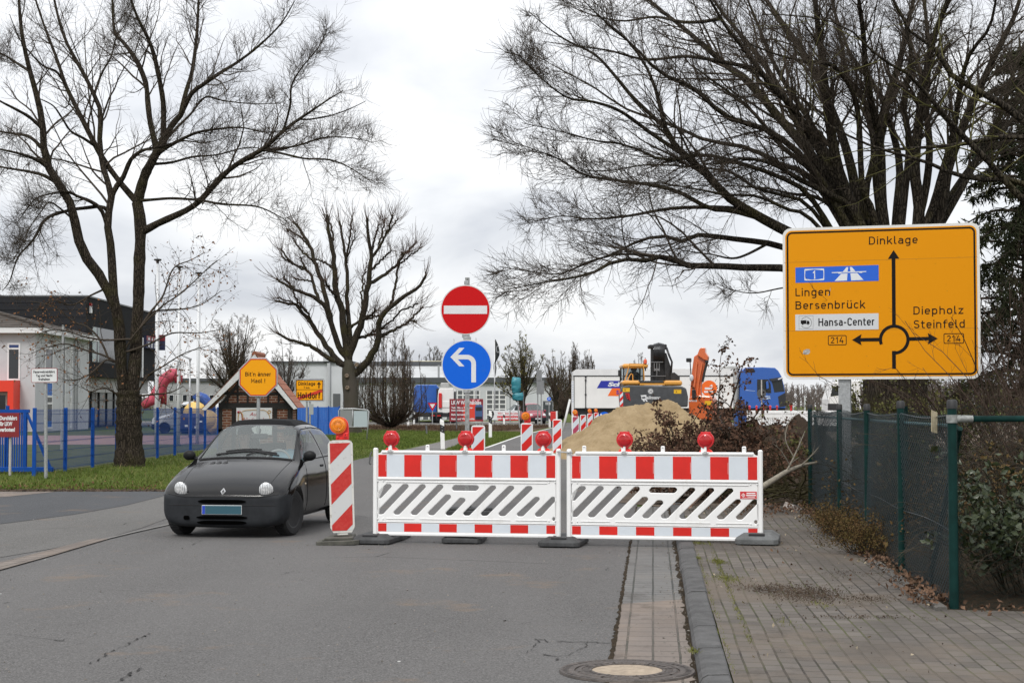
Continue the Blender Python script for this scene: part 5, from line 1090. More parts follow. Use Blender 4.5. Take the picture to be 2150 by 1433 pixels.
bare_tree('bare_tree','round bare tree rising behind the cream hall roof',905,240,145,95,876,35,'round',TW_FAR,dens=1.1)
bare_tree('bare_tree','bare tree just behind the excavator cab',1345,190,140,90,882,36,'round',TW_FAR,dens=0.8)
bare_tree('bare_tree','spreading tree with olive buds behind the teal covered sign',1098,128,190,130,896,37,'round',TW_DK,dens=1.15,leaves=(OLIVE,0.6,1.7))
bare_tree('bare_tree','bare tree to the side of the blue cycle sign',1168,150,150,100,888,38,'round',TW_BR,dens=0.9,leaves=(OLIVE,0.12,1.2))
bare_tree('hornbeam','broad columnar hornbeam beside the pollarded tree, in front of the parked blue truck',822,108,205,185,900,41,'broom',TW_BR,dens=1.0,leaves=(OLIVE,0.03,1.0))
bare_tree('hornbeam','tall slim columnar hornbeam next to the end of the white trailer',1207,158,168,34,886,42,'broom',TW_BR,dens=0.8)
bare_tree('hornbeam','columnar hornbeam with brown twigs half behind the white trailer',1235,162,152,44,886,43,'broom',TW_BR,dens=0.8)
bare_tree('hornbeam','shorter columnar hornbeam between the budding tree and the slim one',1176,155,128,46,888,44,'broom',TW_DK,dens=0.8)
bare_tree('bare_shrub','low dark shrub under the slim hornbeams',1186,140,68,70,892,45,'round',TW_BR,cat_='shrub',dens=1.1)
rng=np.random.default_rng(77);n=2600
xs=rng.uniform(-250,420,n);ysd=rng.uniform(560,640,n);hs=rng.uniform(7.0,10.5,n)*(1+0.12*np.sin(xs*0.05))*np.where(xs>60,1.0,0.55)
top=np.stack([xs+rng.normal(size=n)*0.5,ysd,hs],1);bot=np.stack([xs,ysd,np.zeros(n)],1);mid=(top+bot)/2;mid[:,0]+=rng.normal(size=n)*0.4
FP=np.stack([bot,mid,top],1);FR=np.stack([np.full(n,0.22),np.full(n,0.18),np.full(n,0.10)],1)
f1_,f1r=sprout(FP,FR,26,rng,0.1,1,(25,75),(0.25,0.5),0.35,3,0.2,0.2,0.10,0.6)
mb=MB();mb.arrays(*tubes(FP,FR,4));mb.arrays(*tubes(f1_,f1r,3));tag(mb.build('far_wood',mat('distant_bare_wood',(0.155,0.130,0.118),1.0,var=0.25,vscale=0.05,spec=0.0),smooth=True),kind='stuff')['label']='bare brown wood along the horizon'
# -- green chain-link fence by the footway
F_GREEN=mat('fence_green',(0.005,0.027,0.024),0.5,spec=0.12,var=0.25,vscale=9);F_CAP=mat('post_cap_black',(0.016,0.016,0.017),0.6);WIRE_G=mat('wire_green',(0.006,0.022,0.019),0.55,spec=0.15);WIRE_Z=mat('wire_grey_blue',(0.046,0.060,0.066),0.45,spec=0.3)
def FXY(Y):return 3.27+0.094*(Y-12.0)
def chainlink(p0,p1,z0,z1,d,r_,sag=None,seed=0):
 """real woven zigzag wires between two ground points"""
 p0=np.array(p0,float);p1=np.array(p1,float);L=np.linalg.norm(p1-p0);u=(p1-p0)/L;nn=np.array([-u[1],u[0]])
 n=int(L/d);J=int((z1-z0)/(d*0.5))+1;k=np.arange(n)[:,None];j=np.arange(J)[None,:]
 s=(k+((j+k)%2))*d;z=z0+(z1-z0)*j/(J-1)+0*k
 rng=np.random.default_rng(seed);off=0.004*(((j+k)%2)*2-1)
 if sag:z=z-sag*np.sin(np.clip(s/2.65,0,99)*math.pi)**2*((z-z0)/(z1-z0));off=off+0.02*np.sin(s*1.3+z*2.0+seed)
 P=np.stack([p0[0]+u[0]*s+nn[0]*off,p0[1]+u[1]*s+nn[1]*off,z],-1)
 return tubes(P,np.full(P.shape[:2],r_),3)
t=thing('chain_link_fence','green chain link fence with black-capped posts running along the footway','fence',(FXY(12.07),12.07,0.0));o_=np.array(t.location)
for Y,h_ in((12.07,1.60),(14.7,1.60),(17.15,1.575),(19.85,1.575),(23.85,1.575)):
 x_=FXY(Y)-o_[0];r_=0.035 if Y<13 else 0.033
 mb=MB();mb.cyl((x_,Y-o_[1],-0.1),(x_,Y-o_[1],h_-0.06),r_,None,16);p=mb.build('post',F_GREEN,t,auto=40)
 mb=MB();mb.lathe([(r_+0.004,0),(r_+0.004,0.055),(r_*0.8,0.068),(0,0.07)],(x_,Y-o_[1],h_-0.07),'z',16);mb.build('post_cap',F_CAP,p,auto=40)
V1,F1=chainlink((FXY(12.1),12.1),(FXY(23.8),23.8),0.07,1.485,0.050,0.0027,0.02,1);mb=MB();mb.arrays(V1-o_,F1);mb.build('side_mesh',WIRE_Z,t,smooth=True)
V1,F1=chainlink((FXY(12.1)+0.055,12.1),(FXY(23.8)+0.055,23.8),0.07,1.50,0.047,0.0019,0.03,4);mb=MB();mb.arrays(V1-o_,F1);mb.build('inner_mesh',WIRE_G,t,smooth=True)
V1,F1=chainlink((FXY(12.07),12.05),(8.6,11.95),0.05,1.55,0.050,0.0024,0.0,2);mb=MB();mb.arrays(V1-o_,F1);mb.build('front_mesh',WIRE_G,t,smooth=True)
mb=MB()
for z_,y0,y1 in((1.40,12.1,23.8),):mb.tube([(FXY(y)+0.04-o_[0],y-o_[1],z_)for y in(y0,(y0+y1)/2,y1)],0.014,8)
mb.build('side_rail',mat('rail_blue_green',(0.03,0.10,0.11),0.45),t)
mb=MB();mb.tube([(FXY(y)+0.012-o_[0],y-o_[1],0.62+0.012*math.sin(y*2))for y in np.linspace(12.1,23.8,40)],0.0028,5);mb.tube([(FXY(y)-o_[0],y-o_[1],1.488-0.035*abs(math.sin((y-12.07)/2.65*math.pi)))for y in np.linspace(12.1,23.8,60)],0.004,5);mb.build('tension_wire',WIRE_Z,t)
mb=MB();mb.tube([(0.12,-0.01,1.455),(2.4,-0.06,1.462),(5.2,-0.1,1.47)],0.024,12);mb.build('front_rail',F_GREEN,t,smooth=True)
mb=MB();mb.lathe([(0.042,0),(0.044,0.06),(0.0,0.061)],(0,0,1.425),'z',14);mb.cyl((0.03,-0.005,1.455),(0.15,-0.012,1.455),0.030,0.027,12);mb.build('rail_clamp',mat('cast_clamp',(0.24,0.25,0.24),0.6,metal=0.3,var=0.3,vscale=30),t,auto=40)
mb=MB();mb.tube([(FXY(23.7)+0.05-o_[0],23.7-o_[1],1.42),(FXY(21.4)+0.08-o_[0],21.4-o_[1],0.1)],0.018,8);mb.build('brace',F_GREEN,t);mb=MB();mb.tube([(FXY(12.3)+0.10-o_[0],12.3-o_[1],1.38),(FXY(13.9)+0.12-o_[0],13.9-o_[1],0.06)],0.022,8);mb.build('brace',F_GREEN,t)
mb=MB();mb.prism([(-0.055,-0.15),(0.045,-0.165),(0.05,0.0),(-0.05,0.02)],-0.004,0.0);a=(1940,862);P=at(1946,868,12.95);tag(mb.build('paper_tag',mat('yellowed_paper',(0.42,0.36,0.24),0.8,var=0.2,vscale=30),loc=(FXY(12.75)-0.02,12.75,1.50),rot=(0,0,R(50))),'small yellowed paper tag hanging on the chain link fence near its corner post','tag')
t=thing('garden_fence','second green fence farther back in the garden, seen through the chain link','fence',(5.4,21.0,0.05))
for x in(-0.3,2.0,4.5):mb=MB();mb.cyl((x,0,0),(x,0,1.5),0.03,None,10);mb.build('post',F_GREEN,t)
mb=MB();mb.tube([(-0.3,0,1.36),(7,0,1.36)],0.018,8);mb.build('rail',F_GREEN,t)
V1,F1=chainlink((5.1,21.0),(12,21.0),0.1,1.4,0.06,0.002,0,3);mb=MB();mb.arrays(V1-np.array(t.location),F1);mb.build('mesh',WIRE_G,t)
# -- garden vegetation behind the fence
rng=np.random.default_rng(99)
LEAF_G=mat('rhododendron_leaf',(0.024,0.038,0.013),0.4,col2=(0.055,0.068,0.026),vscale=9,spec=0.5);LEAF_DK=mat('dark_conifer',(0.022,0.028,0.014),0.8,col2=(0.048,0.052,0.024),vscale=2.0,spec=0.1);LEAF_YW=mat('yellow_green_leaf',(0.060,0.070,0.018),0.7,col2=(0.11,0.10,0.03),vscale=4,spec=0.2);LEAF_RUST=mat('rusty_ground_leaf',(0.075,0.062,0.018),0.8,col2=(0.105,0.055,0.025),vscale=10,spec=0.15)
CANE=mat('pale_canes',(0.070,0.056,0.040),0.9,var=0.3,vscale=3,spec=0.15);CANE_RED=mat('reddish_canes',(0.066,0.045,0.034),0.9,spec=0.15);CANE_DK=mat('dark_canes',(0.026,0.022,0.014),0.95,spec=0.1)
def cane_shrub(name,label,x,y,z,w_,dep,hgt,n,m,seed,arch=0.5,rad=0.006,sub=5,cat_='shrub',leaves=None,group=None,lean=(0,0)):
 rng=np.random.default_rng(seed);t=thing(name,label,cat_,(x,y,z),0,group)
 a=rng.uniform(0,2*np.pi,n);r0=np.sqrt(rng.random(n));base=np.stack([r0*np.cos(a)*w_*0.35,r0*np.sin(a)*dep*0.35,np.zeros(n)],1)
 K=8;P=np.empty((n,K,3));P[:,0]=base
 d=np.stack([np.cos(a)*r0*0.6+lean[0],np.sin(a)*r0*0.6+lean[1],np.ones(n)],1)+rng.normal(size=(n,3))*0.18;d/=np.linalg.norm(d,axis=1,keepdims=True)
 L=hgt*rng.uniform(0.55,1.1,n)
 for k in range(1,K):
  d=d+rng.normal(size=(n,3))*0.10;d[:,2]-=arch*k/K*0.35;d/=np.linalg.norm(d,axis=1,keepdims=True);P[:,k]=P[:,k-1]+d*(L/(K-1))[:,None]
 P[:,:,2]=np.maximum(P[:,:,2],0.02)
 Rr=rad*np.linspace(1,0.35,K)[None]*rng.uniform(0.6,1.3,(n,1))
 c1,c1r=sprout(P,Rr,sub,rng,0.2,1,(18,50),(0.2,0.5),0.6,5,0.14,0.25,rad*0.28,0.4);c2,c2r=sprout(c1,c1r,4,rng,0.15,1,(20,50),(0.3,0.6),0.7,4,0.16,0.2,rad*0.24,0.5)
 mb=MB();mb.arrays(*tubes(P,Rr,4));mb.arrays(*tubes(c1,c1r,3));mb.arrays(*tubes(c2,c2r,3));mb.build('canes',m,t,smooth=True)
 if leaves:
  lm,per,size,frac=leaves;pts=tips(cat(c1[:,[0,1,2,3]],c2),rng,per,0.2);pts=pts[rng.random(len(pts))<frac];mb=MB();mb.arrays(*leaf_cards(pts,rng,size,0.03,0.1));mb.build('leaves',lm,t)
 return t
cane_shrub('cane_shrub','tall twiggy shrub with reddish canes beside the edge of the yellow sign',7.0,21.5,0.05,3.0,2.4,3.5,150,CANE_RED,1,0.5,0.010,6)
cane_shrub('cane_shrub','dense brown canes behind the front fence rail',5.75,15.2,0.05,2.8,1.8,2.1,190,CANE,2,0.9,0.006,5,lean=(-0.12,-0.1))
cane_shrub('cane_shrub','arching bare canes crossing the lower corner of the yellow sign',6.45,18.4,0.05,1.6,1.6,2.75,40,CANE_RED,3,0.5,0.007,5,lean=(-0.12,0))
cane_shrub('bramble_thicket','tangled pale dead stems at the foot of the front fence',4.9,13.0,0.05,3.4,1.4,1.3,260,CANE,4,1.6,0.004,4,'thicket')
cane_shrub('bramble_thicket','low dark undergrowth behind the side fence',4.9,18.5,0.05,1.8,9.0,1.15,420,CANE_DK,5,1.0,0.005,5,'thicket',leaves=(LEAF_RUST,1,0.05,0.16))
cane_shrub('evergreen_shrub','yellow-green leafy shrub between the tree trunk and the corner post',6.1,24.0,0.05,2.4,2.0,2.2,90,CANE_DK,6,0.4,0.008,6,leaves=(LEAF_YW,3,0.055,0.8))
cane_shrub('evergreen_shrub','glossy broad-leaved evergreen bush behind the front mesh',4.6,12.95,0.05,2.4,1.0,1.2,60,CANE_DK,7,0.5,0.006,6,leaves=(LEAF_G,3,0.068,0.75),lean=(0,-0.05))
cane_shrub('evergreen_shrub','rust and green mottled bush behind the broad-leaved one',5.2,14.2,0.05,3.0,1.4,1.25,120,CANE_DK,8,0.7,0.006,6,leaves=(LEAF_RUST,2,0.045,0.8))
cane_shrub('weed_clump','rust-green weeds growing through the foot of the side fence',FXY(18.6)-0.10,18.6,0.06,0.5,2.6,0.42,120,CANE_DK,9,0.7,0.003,6,'weeds',leaves=(LEAF_RUST,2,0.022,0.95))
cane_shrub('weed_clump','small weed clump at the fence foot, nearer the corner post',FXY(16.2)-0.12,16.2,0.06,0.5,1.2,0.45,80,CANE_DK,10,0.7,0.003,6,'weeds',leaves=(LEAF_RUST,2,0.022,0.95))
def conifer(label,px,Y,hgt,wid,seed,n=95,z0=1.0):
 rng=np.random.default_rng(seed);x_=at(px,852,Y).x;t=thing('conifer',label,'tree',(x_,Y,0.05));K=9
 tp,tr=resample([(0,0,-0.1),(0.1,0,hgt*0.5),(0,0,hgt)],[0.18,0.10,0.02],12)
 h=z0+(hgt-z0)*np.linspace(0,0.97,n);a=np.arange(n)*2.4+rng.uniform(-0.4,0.4,n);L=wid*(1-(h/hgt)**1.4)*rng.uniform(0.65,1.05,n)+0.3
 P=np.empty((n,K,3));P[:,0]=np.stack([0*h,0*h,h],1);d=np.stack([np.cos(a),np.sin(a),np.full(n,0.35)],1)
 for k in range(1,K):d=d+rng.normal(size=(n,3))*0.06;d[:,2]-=0.11;d/=np.linalg.norm(d,axis=1,keepdims=True);P[:,k]=P[:,k-1]+d*(L/(K-1))[:,None]
 Rr=0.035*np.linspace(1,0.2,K)[None]*np.ones((n,1))
 c1,c1r=sprout(P,Rr,16,rng,0.12,1,(25,60),(0.15,0.36),0.5,5,0.12,-0.4,0.004,0.4)
 mb=MB();mb.arrays(*tubes(tp[None],tr[None],10));mb.build('trunk',BARK_GREEN,t,smooth=True)
 mb=MB();mb.arrays(*tubes(P,Rr,4));mb.arrays(*tubes(c1,c1r,3));mb.build('branches',TWIG,t,smooth=True)
 pts=tips(c1,rng,18,0.05);nn=len(pts);dd=rng.normal(size=(nn,3))*0.7;dd[:,2]-=0.7;dd/=np.linalg.norm(dd,axis=1,keepdims=True);e_=np.cross(dd,rng.normal(size=(nn,3)));e_/=np.linalg.norm(e_,axis=1,keepdims=True)
 s_=rng.uniform(0.10,0.24,nn)[:,None];Vv=np.stack([pts,pts+dd*s_*0.5+e_*0.016,pts+dd*s_,pts+dd*s_*0.5-e_*0.016],1).reshape(-1,3);I=np.arange(nn)[:,None]*4
 mb=MB();mb.arrays(Vv,I+np.array([[0,1,2,3]]));mb.build('crown',LEAF_DK,t)
conifer('dark drooping conifer at the edge behind the twiggy shrubs',2150,31,8.6,2.4,3,90)
conifer('taller dark conifer past the edge, behind the drooping one',2330,34,11.5,2.6,4,90)
def litter(name,label,pts,size,m,flat=0.35):
 n=len(pts);V,Fq=leaf_cards(np.asarray(pts),rng,size,0.0,0.0);mb=MB();mb.arrays(V,Fq);o=mb.build(name,m);o['kind']='stuff';o['label']=label;return o
pts=[]
for _ in range(1700):
 Y=12+12*rng.random()**1.2;dens=0.5+0.5*math.sin(Y*2.1);
 if rng.random()>0.25+0.75*dens:continue
 pts.append((FXY(Y)-0.10+rng.normal()*0.09,Y,0.085+abs(rng.normal())*0.02))
for _ in range(200):pts.append((rng.uniform(3.3,6.5),11.85+rng.normal()*0.12,0.075+abs(rng.normal())*0.012))
for _ in range(420):pts.append((kx(EDGE-0.3,22.5)+rng.normal()*0.5,22.8+rng.normal()*0.7,0.10+abs(rng.normal())*0.03))
for _ in range(22):Y=rng.uniform(11,22);pts.append((kx(rng.uniform(1.2,2.0),Y),Y,KH+0.012))
litter('dead_leaves','dry brown leaves along the foot of the fence',pts,0.048,mat('fallen_leaf',(0.125,0.074,0.047),0.9,var=0.5,vscale=11,spec=0.2))
litter('straw_bits','pale straw and chips scattered on the footway',[(kx(rng.uniform(0.5,2.1),Y),Y,KH+0.012)for Y in rng.uniform(9.5,23,50)]+[(FXY(Y)-0.25+rng.normal()*0.1,Y,0.09)for Y in rng.uniform(15,24,110)],0.03,mat('straw',(0.30,0.25,0.17),0.9))
def crumbs(name,label,pts,size,m):
 n=len(pts);p=np.asarray(pts,float);V=[];s=size*rng.uniform(0.4,1.4,(n,1));a=rng.normal(size=(n,4,3))*0.25
 base=np.array([[-0.5,-0.4,0],[0.5,-0.5,0],[0.1,0.6,0],[0.0,0.0,0.55]]);V=(p[:,None]+(base[None]+a)*s[:,None]).reshape(-1,3);I=np.arange(n)[:,None]*4
 mb=MB();mb.arrays(V,np.concatenate([I+np.array([[0,1,3]]),I+np.array([[1,2,3]]),I+np.array([[2,0,3]])]));o=mb.build(name,m);o['kind']='stuff';o['label']=label
cl=[]
for cx_,cy_,sx,sy_,n_ in((2.32,12.95,0.17,0.32,2200),(2.05,13.3,0.12,0.2,400),(2.75,12.6,0.2,0.12,250),(2.5,11.5,0.25,0.05,160),(3.0,14.4,0.2,0.2,180)):cl+=[(cx_+rng.normal()*sx,cy_+rng.normal()*sy_,KH-0.009)for _ in range(n_)]
cl+=[(kx(rng.uniform(0.45,2.0),Y),Y,KH-0.008)for Y in rng.uniform(9,24,300)]+[(kx(1.2+rng.normal()*0.5,23),22.6+abs(rng.normal())*0.9,0.07)for _ in range(900)]+[(FXY(Y)-0.16+rng.normal()*0.05,Y,0.085)for Y in rng.uniform(12,23,900)]
crumbs('soil_crumbs','dark soil crumbs scattered on the footway',cl,0.010,SOIL)
crumbs('verge_soil_crumbs','earth crumbs along the grass edge of the driveway',[(rng.uniform(-14,-6.2),29.55+rng.normal()*0.10,0.010)for _ in range(1600)],0.045,SOIL)
crumbs('road_grit','small grit lying on the road and in the gutter',[(kx(KL_-abs(rng.normal())*0.10,Y),Y,0.009)for Y in rng.uniform(8,22,500)]+[(rng.uniform(-5,1.2),Y,0.006)for Y in rng.uniform(8.5,18,420)]+[(rng.uniform(-2.6,2.6),18.2+rng.normal()*0.35,0.006)for _ in range(260)],0.012,mat('grit',(0.16,0.145,0.125),0.95,var=0.5,vscale=30))
# -- grass
GRASS=mat('verge_grass',(0.062,0.098,0.014),0.8,col2=(0.125,0.150,0.035),vscale=0.9,spec=0.15,lo=0.40,hi=0.62);STRAWG=mat('dry_grass',(0.26,0.20,0.10),0.9,spec=0.1)
def blades(name,label,pts,h,wd,m=GRASS,lean=0.5,seed=0,mats=None):
 r2=np.random.default_rng(seed);pts=np.asarray(pts,float);n=len(pts);d=r2.normal(size=(n,3))*lean;d[:,2]=1;d/=np.linalg.norm(d,axis=1,keepdims=True)
 a=r2.uniform(0,np.pi,n);e_=np.stack([np.cos(a),np.sin(a),0*a],1)*(wd*r2.uniform(0.6,1.3,n))[:,None];hh=(h*r2.uniform(0.4,1.3,n))[:,None]
 mid=pts+d*hh*0.55;tip=mid+(d+np.stack([r2.normal(size=n)*0.5,r2.normal(size=n)*0.5,-0.15*np.ones(n)],1))*hh*0.45
 V=np.stack([pts-e_,pts+e_,mid+e_*0.7,mid-e_*0.7,tip],1).reshape(-1,3);I=np.arange(n)[:,None]*5
 mb=MB();mb.arrays(V,I+np.array([[0,1,2,3]]));mb.arrays(np.zeros((0,3)),np.zeros((0,3),int));
 mb.big=[(V,I+np.array([[0,1,2,3]]),0),(V,I+np.array([[3,2,4]]),0)]
 o=mb.build(name,m);o['kind']='stuff';o['label']=label;return o
def inside(poly,P):
 x,y=P[:,0],P[:,1];r_=np.zeros(len(P),bool);n=len(poly)
 for i in range(n):
  x0,y0=poly[i];x1,y1=poly[i-1];c=((y0>y)!=(y1>y))&(x<(x1-x0)*(y-y0)/(y1-y0+1e-12)+x0);r_^=c
 return r_
def scatter(poly,n,seed,near=None):
 r2=np.random.default_rng(seed);P=np.array(poly);lo_,hi_=P.min(0),P.max(0);out_=np.empty((0,2))
 while len(out_)<n:
  q=lo_+(hi_-lo_)*r2.random((n,2));q=q[inside(poly,q)]
  c=0.5+0.5*np.sin(q[:,0]*1.9+0.7*np.sin(q[:,1]*1.3))*np.sin(q[:,1]*1.1+np.sin(q[:,0]*2.3));q=q[r2.random(len(q))<0.35+0.65*c]
  if near is not None:q=q[r2.random(len(q))<np.clip((near/q[:,1])**1.2,0,1)]
  out_=np.concatenate([out_,q])
 return np.concatenate([out_[:n],np.zeros((n,1))],1)
VERGE=[(-30,29.6),(-7.2,29.75),(-6.1,30.6),(-5.3,34.2),(-4.8,40.1),(-4.5,47.6),(-3.8,58.8),(-10.4,60),(-10.5,38.5),(-30,37.5)]
blades('grass','green grass on the verge around the oak',scatter(VERGE,46000,1,34),0.105,0.0065,GRASS,0.55,1)
blades('grass','short grass at the edge of the driveway',scatter([(-14,29.55),(-7.2,29.68),(-6.1,30.5),(-6.4,31.3),(-14,31)],9000,2),0.06,0.005,GRASS,0.8,2)
blades('grass','grass beside the cycle path',scatter([(-10.4,60),(-3.9,58.8),(-2.75,79),(-2.85,96),(-9,102.8),(-16,100.5),(-10.7,66)],42000,3,62),0.14,0.012,GRASS,0.5,3)
blades('grass','grass strip between the cycle path and the road',scatter([(-2.28,53.3),(-1.8,54.6),(-1.05,61),(0.35,86),(1.0,95),(-1.3,96),(-2.3,57.4)],16000,4,56),0.11,0.010,GRASS,0.5,4)
blades('dry_grass','pale dry tufts in the verge',np.concatenate([scatter(VERGE,900,5,33),np.array([[-6.35+0.35*a,52+2.2*b,0]for a,b in rng.normal(size=(260,2))])]),0.16,0.005,STRAWG,0.6,5)
blades('heather','dull brown heather shoots in the bed by the crossroad',scatter([(-9,103.2),(-2.0,99.3),(-1.5,97.4),(2.3,114),(3.1,127),(-14,127)],16000,6),0.22,0.014,mat('heather_shoots',(0.075,0.045,0.036),0.95,col2=(0.12,0.085,0.05),vscale=2,spec=0.1),0.5,6)
pts=[]
for _ in range(1500):x_=rng.uniform(-14,-6.2);pts.append((x_,29.75+abs(rng.normal())*(0.9 if rng.random()<0.7 else 2.5),0.03+rng.random()*0.03))
litter('dead_leaves','brown oak leaves at the edge of the grass verge',pts[:520],0.055,mat('verge_leaf',(0.13,0.075,0.042),0.9,var=0.4,vscale=9,spec=0.1))
pts=[(kx(0.605+rng.normal()*0.012,Y),Y,KH-0.01)for Y in rng.uniform(10.2,22,900)]+[(kx(0.445+rng.normal()*0.008,Y),Y,KH-0.01)for Y in rng.uniform(9,22,600)]
for cx_,cy_,s_,n_ in((kx(0.62,15.55),15.55,0.055,330),(kx(0.63,14.05),14.05,0.085,420),(kx(0.50,17.6),17.6,0.05,160),(kx(0.43,15.9),15.9,0.04,90),(kx(0.245,9.9),9.9,0.03,110),(kx(1.25,12.2),12.2,0.05,60),(kx(0.9,11.2),11.2,0.06,60)):pts+=[(cx_+rng.normal()*s_*0.7,cy_+rng.normal()*s_*2.2,KH-0.012)for _ in range(n_)]
blades('joint_weeds','moss and grass tufts in the joints behind the kerb',pts,0.028,0.0022,mat('joint_moss',(0.105,0.125,0.022),0.85,col2=(0.15,0.14,0.04),vscale=14,spec=0.1),0.9,7)
# -- heaps and cut branches behind the barrier
def heap(name,label,cx_,cy_,rx,ry,h,m,seed,ridge=0.0,rough=0.05,rot=0.0,kind=None,flat=0.0):
 n=90;r2=np.random.default_rng(seed);ph=r2.uniform(0,6.28,14);fr=r2.uniform(0.8,5.0,(14,2));g=np.linspace(-1.15,1.15,n);XX,YY=np.meshgrid(g*rx,g*ry)
 dx_=np.maximum(np.abs(XX)-ridge,0)/(rx-ridge);q=np.sqrt(dx_**2+(YY/ry)**2);ang=np.arctan2(YY,XX)
 q=q*(1+0.08*np.sin(3*ang+ph[0])+0.05*np.sin(7*ang+ph[1]));z=h*np.clip(1-q,0,1);z=np.minimum(z,h*(0.93-flat)+0.07*z)
 for i in range(14):z=z+rough/(1+0.25*i)*np.sin(fr[i,0]*XX*(1+i*0.35)+fr[i,1]*YY*(1+i*0.35)+ph[i])*np.clip(1.2-q,0,1)*np.clip(z/h*4,0,1)
 z=z+r2.normal(size=z.shape)*rough*0.30*np.clip(z,0,1);z=np.where(q>1.05,-0.05,z)
 V=np.stack([XX.ravel(),YY.ravel(),z.ravel()],1);I=np.arange(n*n).reshape(n,n);Q=np.stack([I[:-1,:-1],I[:-1,1:],I[1:,1:],I[1:,:-1]],-1).reshape(-1,4)
 mb=MB();mb.arrays(V,Q);o=mb.build(name,m,smooth=True,loc=(cx_,cy_,0.0),rot=(0,0,rot));return tag(o,label,'heap')
SAND=soil('yellow_sand',(0.255,0.185,0.102),(0.375,0.285,0.170),2.6,0.6)
heap('sand_heap','tall heap of yellow sand behind the barrier in front of the excavator',4.22,49.5,3.2,3.2,1.64,SAND,3,0.70,0.06,flat=0.05)
heap('soil_heap','dark brown soil heap by the chain link fence behind the cut branches',5.35,33.5,2.4,2.2,1.20,soil('heap_soil',(0.048,0.034,0.025),(0.085,0.062,0.046),2.0),5,0.5,0.07)
DK_LEAF=mat('withered_leaf',(0.060,0.034,0.022),0.85,col2=(0.135,0.072,0.046),vscale=7,spec=0.2)
rng=np.random.default_rng(17);n=125;BY=26.5
base=np.stack([rng.uniform(2.62,3.85,n),BY+rng.normal(size=n)*0.8,rng.uniform(0.05,0.3,n)],1);K=10;Pp=np.empty((n,K,3));Pp[:,0]=base
d=np.stack([rng.normal(size=n)*0.75,rng.normal(size=n)*0.5,rng.uniform(0.25,1.1,n)],1);d/=np.linalg.norm(d,axis=1,keepdims=True);L=rng.uniform(0.7,1.75,n)
for k in range(1,K):d=d+rng.normal(size=(n,3))*0.11;d[:,2]-=0.03;d/=np.linalg.norm(d,axis=1,keepdims=True);Pp[:,k]=Pp[:,k-1]+d*(L/(K-1))[:,None]
def stem_(px,Ys):return resample([at(x,y,Y)for(x,y),Y in zip(px,Ys)],np.linspace(0.016,0.004,len(px)),K)[0]
ex=[stem_([(1500,960),(1505,880),(1512,800),(1511,760),(1522,722)],[26.5,26.3,26.2,26.1,26.1]),stem_([(1520,930),(1535,850),(1550,800),(1562,760),(1572,748)],[26.4,26.3,26.2,26.2,26.2]),stem_([(1500,960),(1540,900),(1580,880),(1600,850),(1612,838)],[26.6,26.4,26.3,26.2,26.2]),stem_([(1540,960),(1590,930),(1620,905),(1640,890),(1655,880)],[26.6,26.4,26.3,26.2,26.2])]
Pp=np.concatenate([Pp,np.stack(ex)]);Pp[:,:,2]=np.maximum(Pp[:,:,2],0.03);Rp=np.linspace(0.020,0.004,K)[None]*rng.uniform(0.6,1.4,(len(Pp),1))
c1,c1r=sprout(Pp,Rp,9,rng,0.2,1,(20,60),(0.2,0.45),0.55,6,0.15,0.1,0.0035,0.4);c2,c2r=sprout(c1,c1r,5,rng,0.2,1,(20,60),(0.3,0.7),0.6,4,0.18,0.1,0.0028,0.5)
t=thing('branch_heap','heap of cut branches with withered brown leaves behind the barrier','branch heap',(3.5,BY,0));o_=np.array(t.location)
mb=MB();mb.arrays(*[q if i else q-o_ for i,q in enumerate(tubes(Pp,Rp,5))]);mb.arrays(*[q if i else q-o_ for i,q in enumerate(tubes(c1,c1r,3))]);mb.arrays(*[q if i else q-o_ for i,q in enumerate(tubes(c2,c2r,3))]);mb.build('branches',mat('cut_branch_bark',(0.050,0.036,0.026),0.9,spec=0.15),t,smooth=True)
lp=tips(c2,rng,4,0.2);lp=lp[rng.random(len(lp))<0.72];lp2=tips(c1[-36:],rng,4,0.5)
mb=MB();V,Fq=leaf_cards(np.concatenate([lp,lp2]),rng,0.064,0.03,0.5);mb.arrays(V-o_,Fq);mb.build('withered_leaves',DK_LEAF,t)
n=60;base=np.stack([rng.uniform(3.6,4.9,n),24.6+rng.normal(size=n)*0.7,rng.uniform(0.05,0.35,n)],1);Pq=np.empty((n,K,3));Pq[:,0]=base;d=np.stack([rng.normal(size=n),rng.normal(size=n)*0.6,rng.uniform(0.0,0.55,n)],1);d/=np.linalg.norm(d,axis=1,keepdims=True);L=rng.uniform(0.7,1.5,n)
for k in range(1,K):d=d+rng.normal(size=(n,3))*0.13;d[:,2]-=0.04;d/=np.linalg.norm(d,axis=1,keepdims=True);Pq[:,k]=Pq[:,k-1]+d*(L/(K-1))[:,None]
Pq[:,:,2]=np.maximum(Pq[:,:,2],0.02);Rq=np.linspace(0.014,0.003,K)[None]*rng.uniform(0.5,1.5,(n,1));c1,c1r=sprout(Pq,Rq,8,rng,0.15,1,(20,60),(0.25,0.5),0.55,5,0.15,0.1,0.003,0.4);c2,c2r=sprout(c1,c1r,5,rng,0.2,1,(20,60),(0.3,0.7),0.6,4,0.18,0.1,0.0024,0.5)
t=thing('brushwood','leafless tangle of olive brushwood between the barrier end and the fence','brushwood',(4.2,24.6,0));o_=np.array(t.location);mb=MB()
for q in((Pq,Rq,4),(c1,c1r,3),(c2,c2r,3)):V,Fq=tubes(*q);mb.arrays(V-o_,Fq)
mb.build('stems',mat('olive_brush',(0.050,0.044,0.022),0.95,spec=0.1),t,smooth=True)
